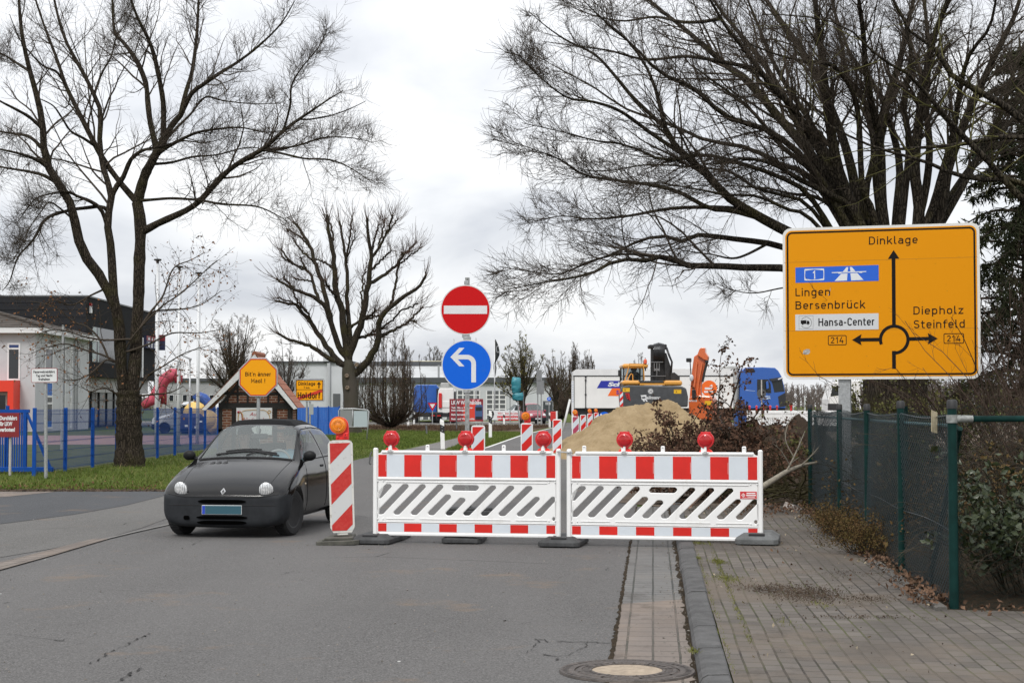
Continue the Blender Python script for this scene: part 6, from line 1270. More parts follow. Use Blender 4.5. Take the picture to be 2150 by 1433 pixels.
sp=Limbs(22.6,18,2);sp.add([(1560,1050),(1600,1022),(1630,1003),(1655,988),(1690,975),(1735,968)],[0.05,0.046,0.04,0.034,0.022,0.01],None,-0.3,0.4);sp.add([(1655,988),(1668,960),(1680,930),(1690,905)],0.016,0.004,0,0.2);sp.add([(1668,962),(1650,925),(1655,890),(1672,870)],0.010,0.003,0,0.1);sp.add([(1662,975),(1640,945),(1622,930)],0.010,0.003,0,-0.2);sp.add([(1690,978),(1720,940),(1740,900)],0.010,0.003,0,0.3)
P_,R_=sp.get();c1,c1r=sprout(P_[1:],R_[1:],6,rng,0.2,1,(20,55),(0.2,0.5),0.6,5,0.14,0.2,0.002,0.4);t=thing('sapling','pale grey felled sapling sticking out past the barrier end','sapling',tuple(P_[0,0]));o_=P_[0,0];mb=MB()
for q in((P_,R_,8),(c1,c1r,3)):V,Fq=tubes(*q);mb.arrays(V-o_,Fq)
mb.build('stem',mat('pale_bark',(0.24,0.215,0.17),0.8,var=0.25,vscale=20),t,smooth=True)
p0,p1=at(1447,1060,23.2),at(1475,1030,24.0);mb=MB();mb.cyl(p0,p1,0.045,0.05,12);tag(mb.build('peeled_log',mat('peeled_wood',(0.33,0.22,0.17),0.8,var=0.3,vscale=18),smooth=False),'short peeled log lying in the cut branches, seen through the barrier slots','log')
p0=at(1638,1070,23.4);mb=MB();mb.prism([(0,0.0),(0.36,-0.05),(0.40,0.0),(0.30,0.03),(0.03,0.10)],0,0.02);tag(mb.build('broken_board',mat('chipped_white_board',(0.55,0.52,0.48),0.7,col2=(0.14,0.10,0.08),vscale=9),loc=(p0.x,23.2,0.10),rot=(R(-20),R(8),R(-8))),'broken white board lying on the soil beside the footway','board')
cane_shrub('green_sprig','thin branches with small green leaves in front of the sand heap',at(1345,980,28).x,28.0,0.05,0.5,0.5,1.0,16,CANE_DK,31,0.4,0.004,6,'sprig',leaves=(LEAF_YW,2,0.028,0.7),lean=(0.25,0))
# -- vehicles and people
from mathutils.bvhtree import BVHTree
def painted(name,col,rough=0.22,flake=0.0,dust=0.25,coat=0.6,spec=0.5):
 g=NG(name,rough,spec);d=g.noise(3.5,7,0.7);c=g.mix(g.ramp(d,0.45,0.75,0,dust),col,tuple(0.55*q+0.05 for q in col))
 g.b.inputs['Coat Weight'].default_value=coat;g.b.inputs['Coat Roughness'].default_value=0.06;g.put(g.b.inputs['Roughness'],g.ramp(d,0.3,0.8,rough,rough+(0.2 if coat else 0.08)));return g.col(c)
def headlamp_mat():
 g=NG('headlamp_glass',0.08,0.8);w_=g.t.nodes.new('ShaderNodeTexWave');w_.inputs['Scale'].default_value=14;w_.inputs['Distortion'].default_value=4.0;g.t.links.new(g.P,w_.inputs['Vector'])
 v=g.vor(26);c=g.mix(g.ramp(w_.outputs['Fac'],0.1,0.9),(0.30,0.31,0.32),(0.80,0.81,0.81));c=g.mix(g.ramp(v,0.05,0.5),(0.88,0.88,0.87),c);g.b.inputs['Metallic'].default_value=0.25;g.b.inputs['Coat Weight'].default_value=0.6;return g.col(c)
CARBLK=painted('black_car_paint',(0.0045,0.0042,0.0042),0.07,dust=0.01,coat=0.0,spec=0.34)
BUMP_GREY=mat('grey_bumper_plastic',(0.024,0.026,0.029),0.6,var=0.2,vscale=5,spec=0.15)
RUB_TRIM=mat('rubber_trim',(0.010,0.010,0.011),0.6)
TYRE=mat('tyre_rubber',(0.018,0.018,0.019),0.8,var=0.25,vscale=12)
STEELW=mat('dark_steel_wheel',(0.035,0.036,0.038),0.5,metal=0.4)
GLASS_W=glassmat('windscreen_glass',(0.92,0.97,0.95),0.70,0.03,(0.36,0.39,0.39));GLASS_S=glassmat('side_glass',(0.55,0.60,0.60),0.45,0.02,(0.14,0.15,0.155));GLASS_D=glassmat('dark_glass',(0.25,0.3,0.32),0.35,0.03)  # windscreen and side glass: bright sky reflection painted in as pale base colour
HEADL=glassmat('headlight_glass',(0.9,0.92,0.92),0.55,0.05)
CHROME=mat('bright_reflector',(0.80,0.81,0.82),0.16,metal=0.85);TEAL=mat('blank_teal_plate',(0.022,0.085,0.115),0.5);EUBLUE=mat('plate_blue',(0.01,0.05,0.42),0.5)
LAMPG=headlamp_mat()
SKIN=mat('skin',(0.46,0.27,0.20),0.55);SEATM=mat('seat_cloth',(0.035,0.036,0.04),0.95)
def evaluated(ob):
 dg=bpy.context.evaluated_depsgraph_get();dg.update()
 return bpy.data.meshes.new_from_object(ob.evaluated_get(dg),depsgraph=dg)
def shell(sections,sub=2,cutters=(),crease=()):
 """closed lofted body: half sections mirrored in x; returns an evaluated mesh"""
 K=len(sections[0][1]);vs=[];fs=[];n=2*K-2
 for y,half in sections:
  ring=[(x,y,z)for x,z in half]+[(-x,y,z)for x,z in half[-2:0:-1]]
  vs+=ring
 S=len(sections)
 for i in range(S-1):
  for k in range(n):fs.append((i*n+k,i*n+(k+1)%n,(i+1)*n+(k+1)%n,(i+1)*n+k))
 for base,rev in((0,True),((S-1)*n,False)):
  for k in range(K-1):
   a,b=base+k,base+k+1;c,d=base+(n-k-1)%n,base+(n-k)%n
   q=[a,b,c,d];q=[q[i]for i in range(4)if q[i]not in q[:i]]
   if len(q)>2:fs.append(tuple(q[::-1]if not rev else q))
 me=bpy.data.meshes.new('shell');me.from_pydata(vs,[],fs);me.materials.append(CARBLK);me.materials.append(BLACK)
 import bmesh
 bm=bmesh.new();bm.from_mesh(me);bmesh.ops.recalc_face_normals(bm,faces=bm.faces);bm.to_mesh(me);bm.free()
 ob=bpy.data.objects.new('shell',me);COL.objects.link(ob)
 s=ob.modifiers.new('s','SUBSURF');s.levels=sub;s.render_levels=sub
 cut=[]
 for c_,r_,x0,x1 in cutters:
  mb=MB();mb.lathe([(0.0,x0),(r_,x0),(r_,x1),(0.0,x1)],c_,'x',28);cu=mb.build('cutter',BLACK);cut.append(cu)
  bm=bmesh.new();bm.from_mesh(cu.data);bmesh.ops.remove_doubles(bm,verts=bm.verts,dist=1e-5);bmesh.ops.recalc_face_normals(bm,faces=bm.faces);bm.to_mesh(cu.data);bm.free()
  m_=ob.modifiers.new('b','BOOLEAN');m_.operation='DIFFERENCE';m_.object=cu;m_.solver='EXACT'
 out=evaluated(ob)
 for c in cut:bpy.data.objects.remove(c)
 bpy.data.objects.remove(ob);return out
def split_shell(me,rule):
 """rule(face centre, normal, is_well) -> group name; returns name -> (verts, faces)"""
 g={}
 for p in me.polygons:
  k=rule(p.center,p.normal)
  if k is None:continue
  vmap,V,Fc=g.setdefault(k,({},[],[]))
  f=[]
  for i in p.vertices:
   if i not in vmap:vmap[i]=len(V);V.append(tuple(me.vertices[i].co))
   f.append(vmap[i])
  Fc.append(tuple(f))
 return{k:(V,Fc)for k,(_,V,Fc)in g.items()}
def wheel(parent,loc,r_=0.275,w_=0.16,steer=0.0,side=1,rim=STEELW,name='wheel'):
 mb=MB();h=w_/2
 mb.lathe([(r_*0.64,-h*0.9),(r_*0.70,-h),(r_*0.92,-h),(r_,-h*0.72),(r_*1.005,0),(r_,h*0.72),(r_*0.92,h),(r_*0.70,h),(r_*0.64,h*0.9)],(0,0,0),'x',32)
 for i in range(40):
  a=2*math.pi*i/40;c_,s_=math.cos(a)*r_*1.004,math.sin(a)*r_*1.004;mb.box(-h*0.7,h*0.7,c_-0.004,c_+0.004,s_-0.004,s_+0.004)
 o=mb.build(name,TYRE,parent,auto=40,loc=loc,rot=(0,0,steer))
 mb=MB();q=side*h
 mb.lathe([(0.0,q*0.66),(r_*0.18,q*0.70),(r_*0.22,q*0.45),(r_*0.52,q*0.55),(r_*0.60,q*0.86),(r_*0.67,q*0.95),(r_*0.69,q*0.6)],(0,0,0),'x',28)
 mb.build('rim',rim,o,auto=40)
 mb=MB()
 for i in range(8):
  a=2*math.pi*i/8;mb.lathe([(0.0,q*0.585),(r_*0.055,q*0.58)],(0,math.cos(a)*r_*0.40,math.sin(a)*r_*0.40),'x',10)
 mb.build('vent_hole',BLACK,o);return o
def build_person(label,loc,rz,top,trousers,hair_col,hands=None,glasses=False,parent=None,seat=True):
 """seated figure facing -y; origin at the hip"""
 t=thing('person',label,'person',loc,rz)
 joints={'pelvis':((0,0,0),0.15),'waist':((0,0.05,0.20),0.145),'chest':((0,0.09,0.40),0.165),'neck0':((0,0.08,0.545),0.065),'neck':((0,0.055,0.60),0.055),'head0':((0,0.045,0.665),0.072),'head1':((0,0.05,0.735),0.088),'head2':((0,0.055,0.795),0.075)}
 E=[('pelvis','waist'),('waist','chest'),('chest','neck0'),('neck0','neck'),('neck','head0'),('head0','head1'),('head1','head2')]
 hands=hands or{1:(0.15,-0.38,0.32),-1:(-0.15,-0.38,0.32)}
 for s in(1,-1):
  hx,hy,hz=hands[s]
  joints.update({f'sh{s}':((0.185*s,0.09,0.47),0.072),f'el{s}':((0.25*s,(0.09+hy)/2+0.07,min(0.22,hz)),0.047),f'wr{s}':((hx,hy+0.05,hz),0.030),f'pa{s}':((hx,hy-0.005,hz+0.01),0.034),f'hip{s}':((0.10*s,-0.04,-0.01),0.10),f'kn{s}':((0.16*s,-0.46,0.10),0.062),f'an{s}':((0.15*s,-0.72,-0.26),0.042),f'to{s}':((0.15*s,-0.88,-0.26),0.035)})
  E+=[('chest',f'sh{s}'),(f'sh{s}',f'el{s}'),(f'el{s}',f'wr{s}'),(f'wr{s}',f'pa{s}'),('pelvis',f'hip{s}'),(f'hip{s}',f'kn{s}'),(f'kn{s}',f'an{s}'),(f'an{s}',f'to{s}')]
  for q,(ox,L_)in enumerate(((-0.030,0.062),(-0.010,0.072),(0.011,0.068),(0.030,0.052))):
   joints[f'f{s}{q}a']=((hx+ox,hy-0.035,hz+0.028),0.010);joints[f'f{s}{q}b']=((hx+ox*1.05,hy-0.035-L_*0.45,hz+0.012),0.009);joints[f'f{s}{q}c']=((hx+ox,hy-0.030-L_*0.35,hz-0.018),0.008)
   E+=[(f'pa{s}',f'f{s}{q}a'),(f'f{s}{q}a',f'f{s}{q}b'),(f'f{s}{q}b',f'f{s}{q}c')]
  joints[f't{s}a']=((hx-0.036*s,hy+0.012,hz+0.01),0.012);joints[f't{s}b']=((hx-0.052*s,hy-0.02,hz-0.012),0.010);E+=[(f'pa{s}',f't{s}a'),(f't{s}a',f't{s}b')]
 names=list(joints);me=bpy.data.meshes.new('body');me.from_pydata([joints[k][0]for k in names],[(names.index(a),names.index(b))for a,b in E],[])
 ob=bpy.data.objects.new('body',me);COL.objects.link(ob);sk=ob.modifiers.new('k','SKIN');sb=ob.modifiers.new('s','SUBSURF');sb.levels=2;sb.render_levels=2
 for i,k in enumerate(names):me.skin_vertices[0].data[i].radius=(joints[k][1]*(1.12 if k in('chest','pelvis','waist')else 1.0),joints[k][1])
 me.skin_vertices[0].data[0].use_root=True
 ev=evaluated(ob);bpy.data.objects.remove(ob)
 mb=MB();V=[tuple(v.co)for v in ev.vertices]
 def mi(p):
  if p.z>0.555 and abs(p.x)<0.12:return 0
  for s in(1,-1):
   h=hands[s]
   if(Vector((h[0],h[1],h[2]))-p).length<0.10 and p.y<h[1]+0.035:return 0
  if p.y<-0.10 and p.z<0.20 and not(abs(p.x)>0.13 and p.z>0.16):return 2
  return 1 if p.z>0.03 else 2
 for p in ev.polygons:mb.f.append(tuple(p.vertices));mb.m.append(mi(p.center))
 mb.v=V;hc=(0,0.045,0.735)
 mb.prism([(-0.012,0.700),(0.012,0.700),(0.006,0.745),(-0.006,0.745)],-0.075,-0.02,0)
 for s in(1,-1):mb.ball((0.090*s,0.055,0.728),0.026,8,0,(0.45,0.8,1.2));mb.ball((0.033*s,-0.036,0.748),0.011,8,3)
 mb.box(-0.026,0.026,-0.046,-0.030,0.672,0.679,4);mb.box(-0.046,-0.018,-0.040,-0.026,0.765,0.772,4);mb.box(0.018,0.046,-0.040,-0.026,0.765,0.772,4)
 mb.build('body',[SKIN,top,trousers,mat('eye_dark',(0.03,0.025,0.02),0.3),mat('lip_brow',(0.20,0.09,0.07),0.6)],t,smooth=True)
 mb=MB();mb.ball((0,0.072,0.772),0.102,18,0,(0.93,1.02,0.86));mb.build('hair',hair_col,t,smooth=True)
 if glasses:
  mb=MB()
  for s in(1,-1):mb.tube([(0.034*s+0.026*math.cos(a),-0.052,0.748+0.019*math.sin(a))for a in np.linspace(0,6.0,12)],0.0025,5,closed=True);mb.tube([(0.06*s,-0.05,0.75),(0.088*s,0.05,0.745)],0.002,4)
  mb.build('glasses',BLACK,t)
 return t
 # -- small black hatchback
def make_car():
 loc=(-3.40,19.05,0.004);RZ=R(-7.5)
 t=thing('small_car','small black hatchback with round headlights driving past the barrier on the road','car',loc,RZ);t.scale=(0.93,0.96,1.0)
 def sec(zb,w_,zm,wb,zbelt,wr,zc,zt):return[(0,zb),(w_*0.80,zb),(w_*0.985,zb+0.09),(w_,zm),(w_*0.995,(zm+zbelt)/2+0.03),(wb,zbelt),((wb+wr)/2+0.012,(zbelt+zc)/2),(wr,zc),(wr*0.55,zt-0.006),(0,zt)]
 S=[(0.00,sec(0.20,0.66,0.36,0.66,0.44,0.56,0.475,0.48)),(0.02,sec(0.13,0.75,0.34,0.755,0.475,0.64,0.52,0.53)),(0.12,sec(0.11,0.825,0.37,0.815,0.545,0.68,0.60,0.615)),(0.34,sec(0.12,0.84,0.42,0.815,0.65,0.68,0.70,0.72)),(0.66,sec(0.15,0.84,0.45,0.805,0.755,0.68,0.80,0.82)),(0.92,sec(0.15,0.815,0.48,0.79,0.81,0.665,0.855,0.885)),(1.02,sec(0.15,0.815,0.48,0.79,0.825,0.665,0.895,0.925)),(1.30,sec(0.15,0.815,0.48,0.785,0.845,0.61,1.085,1.125)),(1.58,sec(0.15,0.815,0.48,0.78,0.855,0.545,1.262,1.300)),(1.70,sec(0.15,0.815,0.48,0.78,0.86,0.535,1.30,1.338)),(2.25,sec(0.15,0.815,0.48,0.78,0.87,0.535,1.315,1.36)),(2.80,sec(0.15,0.81,0.48,0.775,0.88,0.53,1.285,1.33)),(2.98,sec(0.15,0.805,0.48,0.77,0.88,0.525,1.225,1.265)),(3.20,sec(0.17,0.79,0.48,0.755,0.87,0.55,1.03,1.05)),(3.36,sec(0.22,0.75,0.5,0.71,0.80,0.56,0.86,0.87)),(3.42,sec(0.30,0.66,0.5,0.62,0.70,0.5,0.75,0.755))]
 wells=[((0.73*s,yy,0.275),0.315,-0.16,0.14)for s in(1,-1)for yy in(0.56,2.91)]
 me=shell(S,2,wells)
 bvh=BVHTree.FromPolygons([v.co for v in me.vertices],[tuple(p.vertices)for p in me.polygons])
 def front(x,z):h=bvh.ray_cast(Vector((x,-2,z)),Vector((0,1,0)));return h[0]if h[0]else Vector((x,0,z))
 def top(x,y):h=bvh.ray_cast(Vector((x,y,3)),Vector((0,0,-1)));return h[0]if h[0]else Vector((x,y,1))
 def side(y,z,s=1):h=bvh.ray_cast(Vector((2*s,y,z)),Vector((-s,0,0)));return h[0]if h[0]else Vector((0.8*s,y,z))
 def rule(c,n):
  ax=abs(c.x)
  zfr=0.862+0.66*(c.y-0.92)
  wroof=np.interp(c.y,[1.0,1.3,1.58,1.7,2.8,3.0,3.2],[0.665,0.61,0.545,0.535,0.53,0.525,0.55])
  if 0.995<c.y<1.585 and ax<wroof-0.022 and c.z>0.80 and n.z>0.2:return 'windscreen'
  if 2.83<c.y<3.17 and ax<0.49 and c.z>0.95 and n.y>0.2:return 'rear_window'
  zb=np.interp(c.y,[1.0,1.7,2.8,3.2],[0.855,0.885,0.905,0.91]);zc=np.interp(c.y,[1.05,1.3,1.58,1.7,2.25,2.8,2.98,3.1],[0.86,1.03,1.20,1.245,1.262,1.235,1.18,1.05])
  if 1.10<c.y<3.0 and c.z>zb+0.012 and c.z<zc and abs(n.x)>0.55:
   if c.y<2.02:return 'door_window' if c.x>0 else 'door_window-'
   if c.y>2.11:return 'quarter_window' if c.x>0 else 'quarter_window-'
  if c.z<0.475+(0.035 if ax>0.5 else 0)and c.y<0.44 and c.z>0.10:return 'front_bumper'
  if c.z<0.50 and c.y>3.15:return 'rear_bumper'
  return 'body'
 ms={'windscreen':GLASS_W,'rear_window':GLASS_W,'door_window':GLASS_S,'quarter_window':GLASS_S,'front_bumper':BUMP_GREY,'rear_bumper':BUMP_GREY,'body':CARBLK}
 parts={}
 for k,(V,Fc)in split_shell(me,rule).items():
  mb=MB();mb.add(V,Fc)
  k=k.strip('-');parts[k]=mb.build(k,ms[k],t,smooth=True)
 def seam(pts,r_=0.006,name='seam',m=RUB_TRIM,parent=None):mb=MB();mb.tube(pts,r_,6);return mb.build(name,m,parent or parts['body'])
 pw=[top(x,0.985)+Vector((0,0,0.002))for x in np.linspace(-0.63,0.63,18)];
 cow=MB();cow.tube(pw,0.014,6);cow.build('windscreen_seal',RUB_TRIM,t)
 for s in(1,-1):
  pts=[top(s*np.interp(y,[1.0,1.3,1.58],[0.648,0.592,0.53]),y)+Vector((0,0,0.003))for y in np.linspace(1.0,1.585,12)]
  seam(pts,0.009,'windscreen_edge')
  hs=[top(s*np.interp(y,[0.20,0.45,0.98],[0.575,0.60,0.62]),y)+Vector((0,0,-0.002))for y in np.linspace(0.20,0.98,14)];seam(hs,0.006,'bonnet_gap')
  dr=[side(1.08,z,s)for z in np.linspace(0.20,0.84,10)];seam(dr,0.005,'door_gap')
  dr=[side(2.06+0.03*math.sin(z*3),z,s)for z in np.linspace(0.22,1.28,16)];seam(dr,0.006,'door_gap')
  dr=[side(y,0.205,s)for y in np.linspace(1.08,2.06,10)];seam(dr,0.005,'door_gap')
  zb=[side(y,np.interp(y,[1.06,1.7,2.98],[0.862,0.888,0.908]),s)for y in np.linspace(1.06,2.98,20)];seam(zb,0.009,'window_rubber')
  zc=[side(y,np.interp(y,[1.06,1.3,1.58,1.7,2.25,2.8,2.98],[0.875,1.035,1.205,1.25,1.267,1.24,1.185]),s)for y in np.linspace(1.08,2.98,24)];seam(zc,0.008,'window_rubber')
  p=side(1.90,0.79,s);mb=MB();mb.box(-0.012,0.012,-0.07,0.05,-0.014,0.014,0,0.005);mb.build('door_handle',BUMP_GREY,t,loc=p)
  p=side(0.97,0.60,s);mb=MB();mb.box(-0.008,0.008,-0.022,0.022,-0.010,0.010,0,0.004);mb.build('side_indicator',mat('pale_indicator',(0.6,0.5,0.36),0.3),t,loc=p)
  m0=side(1.16,0.90,s);mb=MB();mb.ball((s*0.095,-0.03,0.035),0.088,18,0,(1.0,0.55,0.72));mb.box(min(0,s*0.06),max(0,s*0.06),-0.04,0.03,-0.025,0.02,0,0.008);mb.build('mirror',mat('mirror_housing',(0.009,0.0095,0.010),0.5,spec=0.2),t,loc=m0,smooth=True)
  c=front(0.555*s,0.560);mb=MB();mb.ball((0,0,0),0.098,28,0,(0.95,0.45,1.0));h=mb.build('headlight',LAMPG,t,loc=c+Vector((0,-0.018,0.004)),smooth=True);h.rotation_euler=(R(12),0,R(10*s))
  mb=MB();mb.ball((0.024*s,-0.030,-0.050),0.022,10,0,(1.2,0.5,0.8));mb.build('indicator_bulb',mat('orange_bulb',(0.70,0.26,0.12),0.4),h)
  mb=MB();mb.tube([(0.0888*math.cos(a),-0.004,0.0955*math.sin(a))for a in np.linspace(0,2*math.pi,28)[:-1]],0.006,6,closed=True);mb.build('headlight_rim',RUB_TRIM,h)
 mb=MB();K=11;ys=np.linspace(1.66,2.72,16);grid=[]
 for j,y in enumerate(ys):
  for i in range(K):
   x=-0.46+0.92*i/(K-1);p=top(x,y);e_=min(1,min(j,15-j)/1.5)*min(1,min(i,K-1-i)/1.0)
   rib=0.006*math.cos(j*2*math.pi/5.0)
   grid.append((x,y,p.z+0.002+(0.026+rib)*e_+(0.02 if j in(1,2)and 0<i<K-1 else 0)))
 mb.add(grid,[(j*K+i,j*K+i+1,(j+1)*K+i+1,(j+1)*K+i)for j in range(15)for i in range(K-1)]);mb.build('fabric_roof',mat('black_roof_fabric',(0.008,0.008,0.0085),0.8,spec=0.15),t,smooth=True)
 SLOT=mat('slot_black',(0.002,0.002,0.002),0.9,spec=0.0)
 def slot(x0,x1,z0,z1,d=0.012,name='grille_slot'):
  mb=MB();N_=12
  P=[(x0+(x1-x0)*i/N_)for i in range(N_+1)];vs=[]
  for x in P:
   e_=1-abs(2*(x-x0)/(x1-x0)-1)**8*0.7;zm=(z0+z1)/2;h_=(z1-z0)/2*e_
   for z in(zm-h_,zm+h_):q=front(x,z);vs.append((x,q.y-0.014,z))
  mb.add(vs,[(2*i,2*i+2,2*i+3,2*i+1)for i in range(N_)]);return mb.build(name,SLOT,parts['front_bumper'])
 slot(-0.31,0.31,0.408,0.452);slot(-0.33,0.33,0.224,0.262);slot(-0.32,0.32,0.160,0.206);slot(-0.50,-0.42,0.215,0.262,name='tow_eye_hole')
 pts=[front(x,0.385)+Vector((0,-0.001,0))for x in np.linspace(-0.70,0.70,24)];seam(pts,0.0045,'bumper_groove',RUB_TRIM,parts['front_bumper'])
 pts=[front(x,0.482+0.03*max(0,(abs(x)-0.5)/0.2))+Vector((0,-0.001,0))for x in np.linspace(-0.72,0.72,24)];seam(pts,0.006,'bonnet_gap')
 y0=front(0,0.33).y-0.016
 mb=MB();mb.box(-0.26,0.26,y0,y0+0.012,0.277,0.387,0,0.003);pl=mb.build('number_plate',[mat('plate_edge',(0.55,0.57,0.58),0.5)],t)
 mb=MB();mb.box(-0.215,0.254,y0-0.002,y0-0.0005,0.283,0.381);mb.build('plate_face',TEAL,pl)
 mb=MB();mb.box(-0.254,-0.217,y0-0.002,y0-0.0005,0.283,0.381);mb.build('plate_band',EUBLUE,pl)
 c=front(0,0.545);mb=MB()
 out_=[(0,0.052),(0.036,0),(0,-0.052),(-0.036,0)];inn=[(0,0.024),(0.013,0),(0,-0.024),(-0.013,0)]
 for i in range(4):
  j=(i+1)%4;mb.add([(out_[i][0],0,out_[i][1]),(out_[j][0],0,out_[j][1]),(inn[j][0],-0.003,inn[j][1]),(inn[i][0],-0.003,inn[i][1])]+[((out_[i][0]+inn[i][0])/2,-0.014,(out_[i][1]+inn[i][1])/2),((out_[j][0]+inn[j][0])/2,-0.014,(out_[j][1]+inn[j][1])/2)],[(0,1,5,4),(4,5,2,3)])
 mb.build('badge',mat('badge_silver',(0.72,0.73,0.74),0.3,metal=0.5),t,loc=c+Vector((0,-0.006,0)),rot=(R(-38),0,0))
 for i in range(3):
  p=top(-0.40+0.085*i,0.80);n_=MB();n_.lathe([(0.0,0.006),(0.026,0.005),(0.030,0.0)],(0,0,0),'z',16)
  o=n_.build('bonnet_vent',BLACK,t,loc=p,rot=(R(23),R(4),R(-25)));o.scale=(1.05,1.9,1)
 mb=MB();w0=top(0.0,1.00)+Vector((0,0,0.02));mb.tube([w0,top(0.12,1.06)+Vector((0,0,0.03)),top(0.30,1.035)+Vector((0,0,0.022)),top(0.44,1.02)+Vector((0,0,0.02))],0.010,6);mb.tube([top(x,1.03+0.05*math.sin((x+0.42)*3.2))+Vector((0,0,0.02))for x in np.linspace(-0.42,0.40,12)],0.012,6);mb.tube([top(x,1.05+0.05*math.sin((x+0.42)*3.2))+Vector((0,0,0.03))for x in np.linspace(-0.30,0.18,10)],0.010,6);mb.build('wiper',RUB_TRIM,t)
 for s in(1,-1):
  wheel(t,(0.70*s,0.56,0.275),w_=0.175,steer=R(-13),side=s);wheel(t,(0.715*s,2.91,0.275),side=s)
 mb=MB();mb.box(-0.62,0.62,1.00,1.22,0.60,0.86,0,0.04);mb.tube([(0.33+0.175*math.cos(a),1.33+0.06*math.sin(a),0.83+0.165*math.sin(a))for a in np.linspace(0,2*math.pi,30)[:-1]],0.015,8,1,closed=True);mb.tube([(0.33,1.36,0.83),(0.33,1.22,0.78)],0.03,8,1);mb.tube([(0.16,1.33,0.82),(0.50,1.33,0.82)],0.018,6,1);mb.build('dashboard',[mat('dash_grey',(0.055,0.058,0.06),0.7),mat('steering_wheel_grey',(0.22,0.225,0.23),0.6)],t,auto=40)
 for s in(1,-1):
  mb=MB();mb.box(s*0.33-0.22,s*0.33+0.22,1.55,2.05,0.28,0.44,0,0.05);mb.prism([(s*0.33-0.22,0.40),(s*0.33-0.23,0.70),(s*0.33-0.17,0.92),(s*0.33+0.17,0.92),(s*0.33+0.23,0.70),(s*0.33+0.22,0.40)],2.02,2.14);mb.box(s*0.33-0.13,s*0.33+0.13,2.08,2.17,0.98,1.14,0,0.04);mb.tube([(s*0.33,2.12,0.9),(s*0.33,2.12,1.0)],0.02,6);mb.build('seat',SEATM,t,bevel=0.02)
 mb=MB();mb.box(-0.60,0.60,2.55,2.68,0.4,0.86,0,0.05);mb.build('rear_bench',SEATM,t)
 mb=MB();mb.box(-0.115,0.115,-0.02,0.02,-0.035,0.035,0,0.015);mb.tube([(0,0,0.03),(0,0.05,0.09)],0.012,6);mb.build('rear_view_mirror',BLACK,t,loc=(0.02,1.52,1.165))
 M=Matrix.Translation(loc)@Matrix.Rotation(RZ,4,'Z')@Matrix.Diagonal((0.93,0.96,1.0,1.0))
 build_person('grey-haired driver in glasses and pale blue shirt behind the wheel of the black car',M@Vector((0.33,1.90,0.44)),RZ,mat('pale_blue_shirt',(0.20,0.36,0.46),0.9),mat('dark_trousers',(0.03,0.03,0.04),0.9),mat('grey_hair',(0.20,0.19,0.18),0.9),{1:(0.165,-0.47,0.39),-1:(-0.165,-0.47,0.39)},True)
 build_person('front passenger in dark clothing, dim behind the windscreen of the black car',M@Vector((-0.33,1.92,0.44)),RZ,mat('dark_jacket',(0.05,0.05,0.055),0.9),mat('dark_trousers',(0.03,0.03,0.04),0.9),mat('brown_hair',(0.06,0.045,0.035),0.9),{1:(0.07,-0.25,0.10),-1:(-0.07,-0.25,0.10)})
make_car()
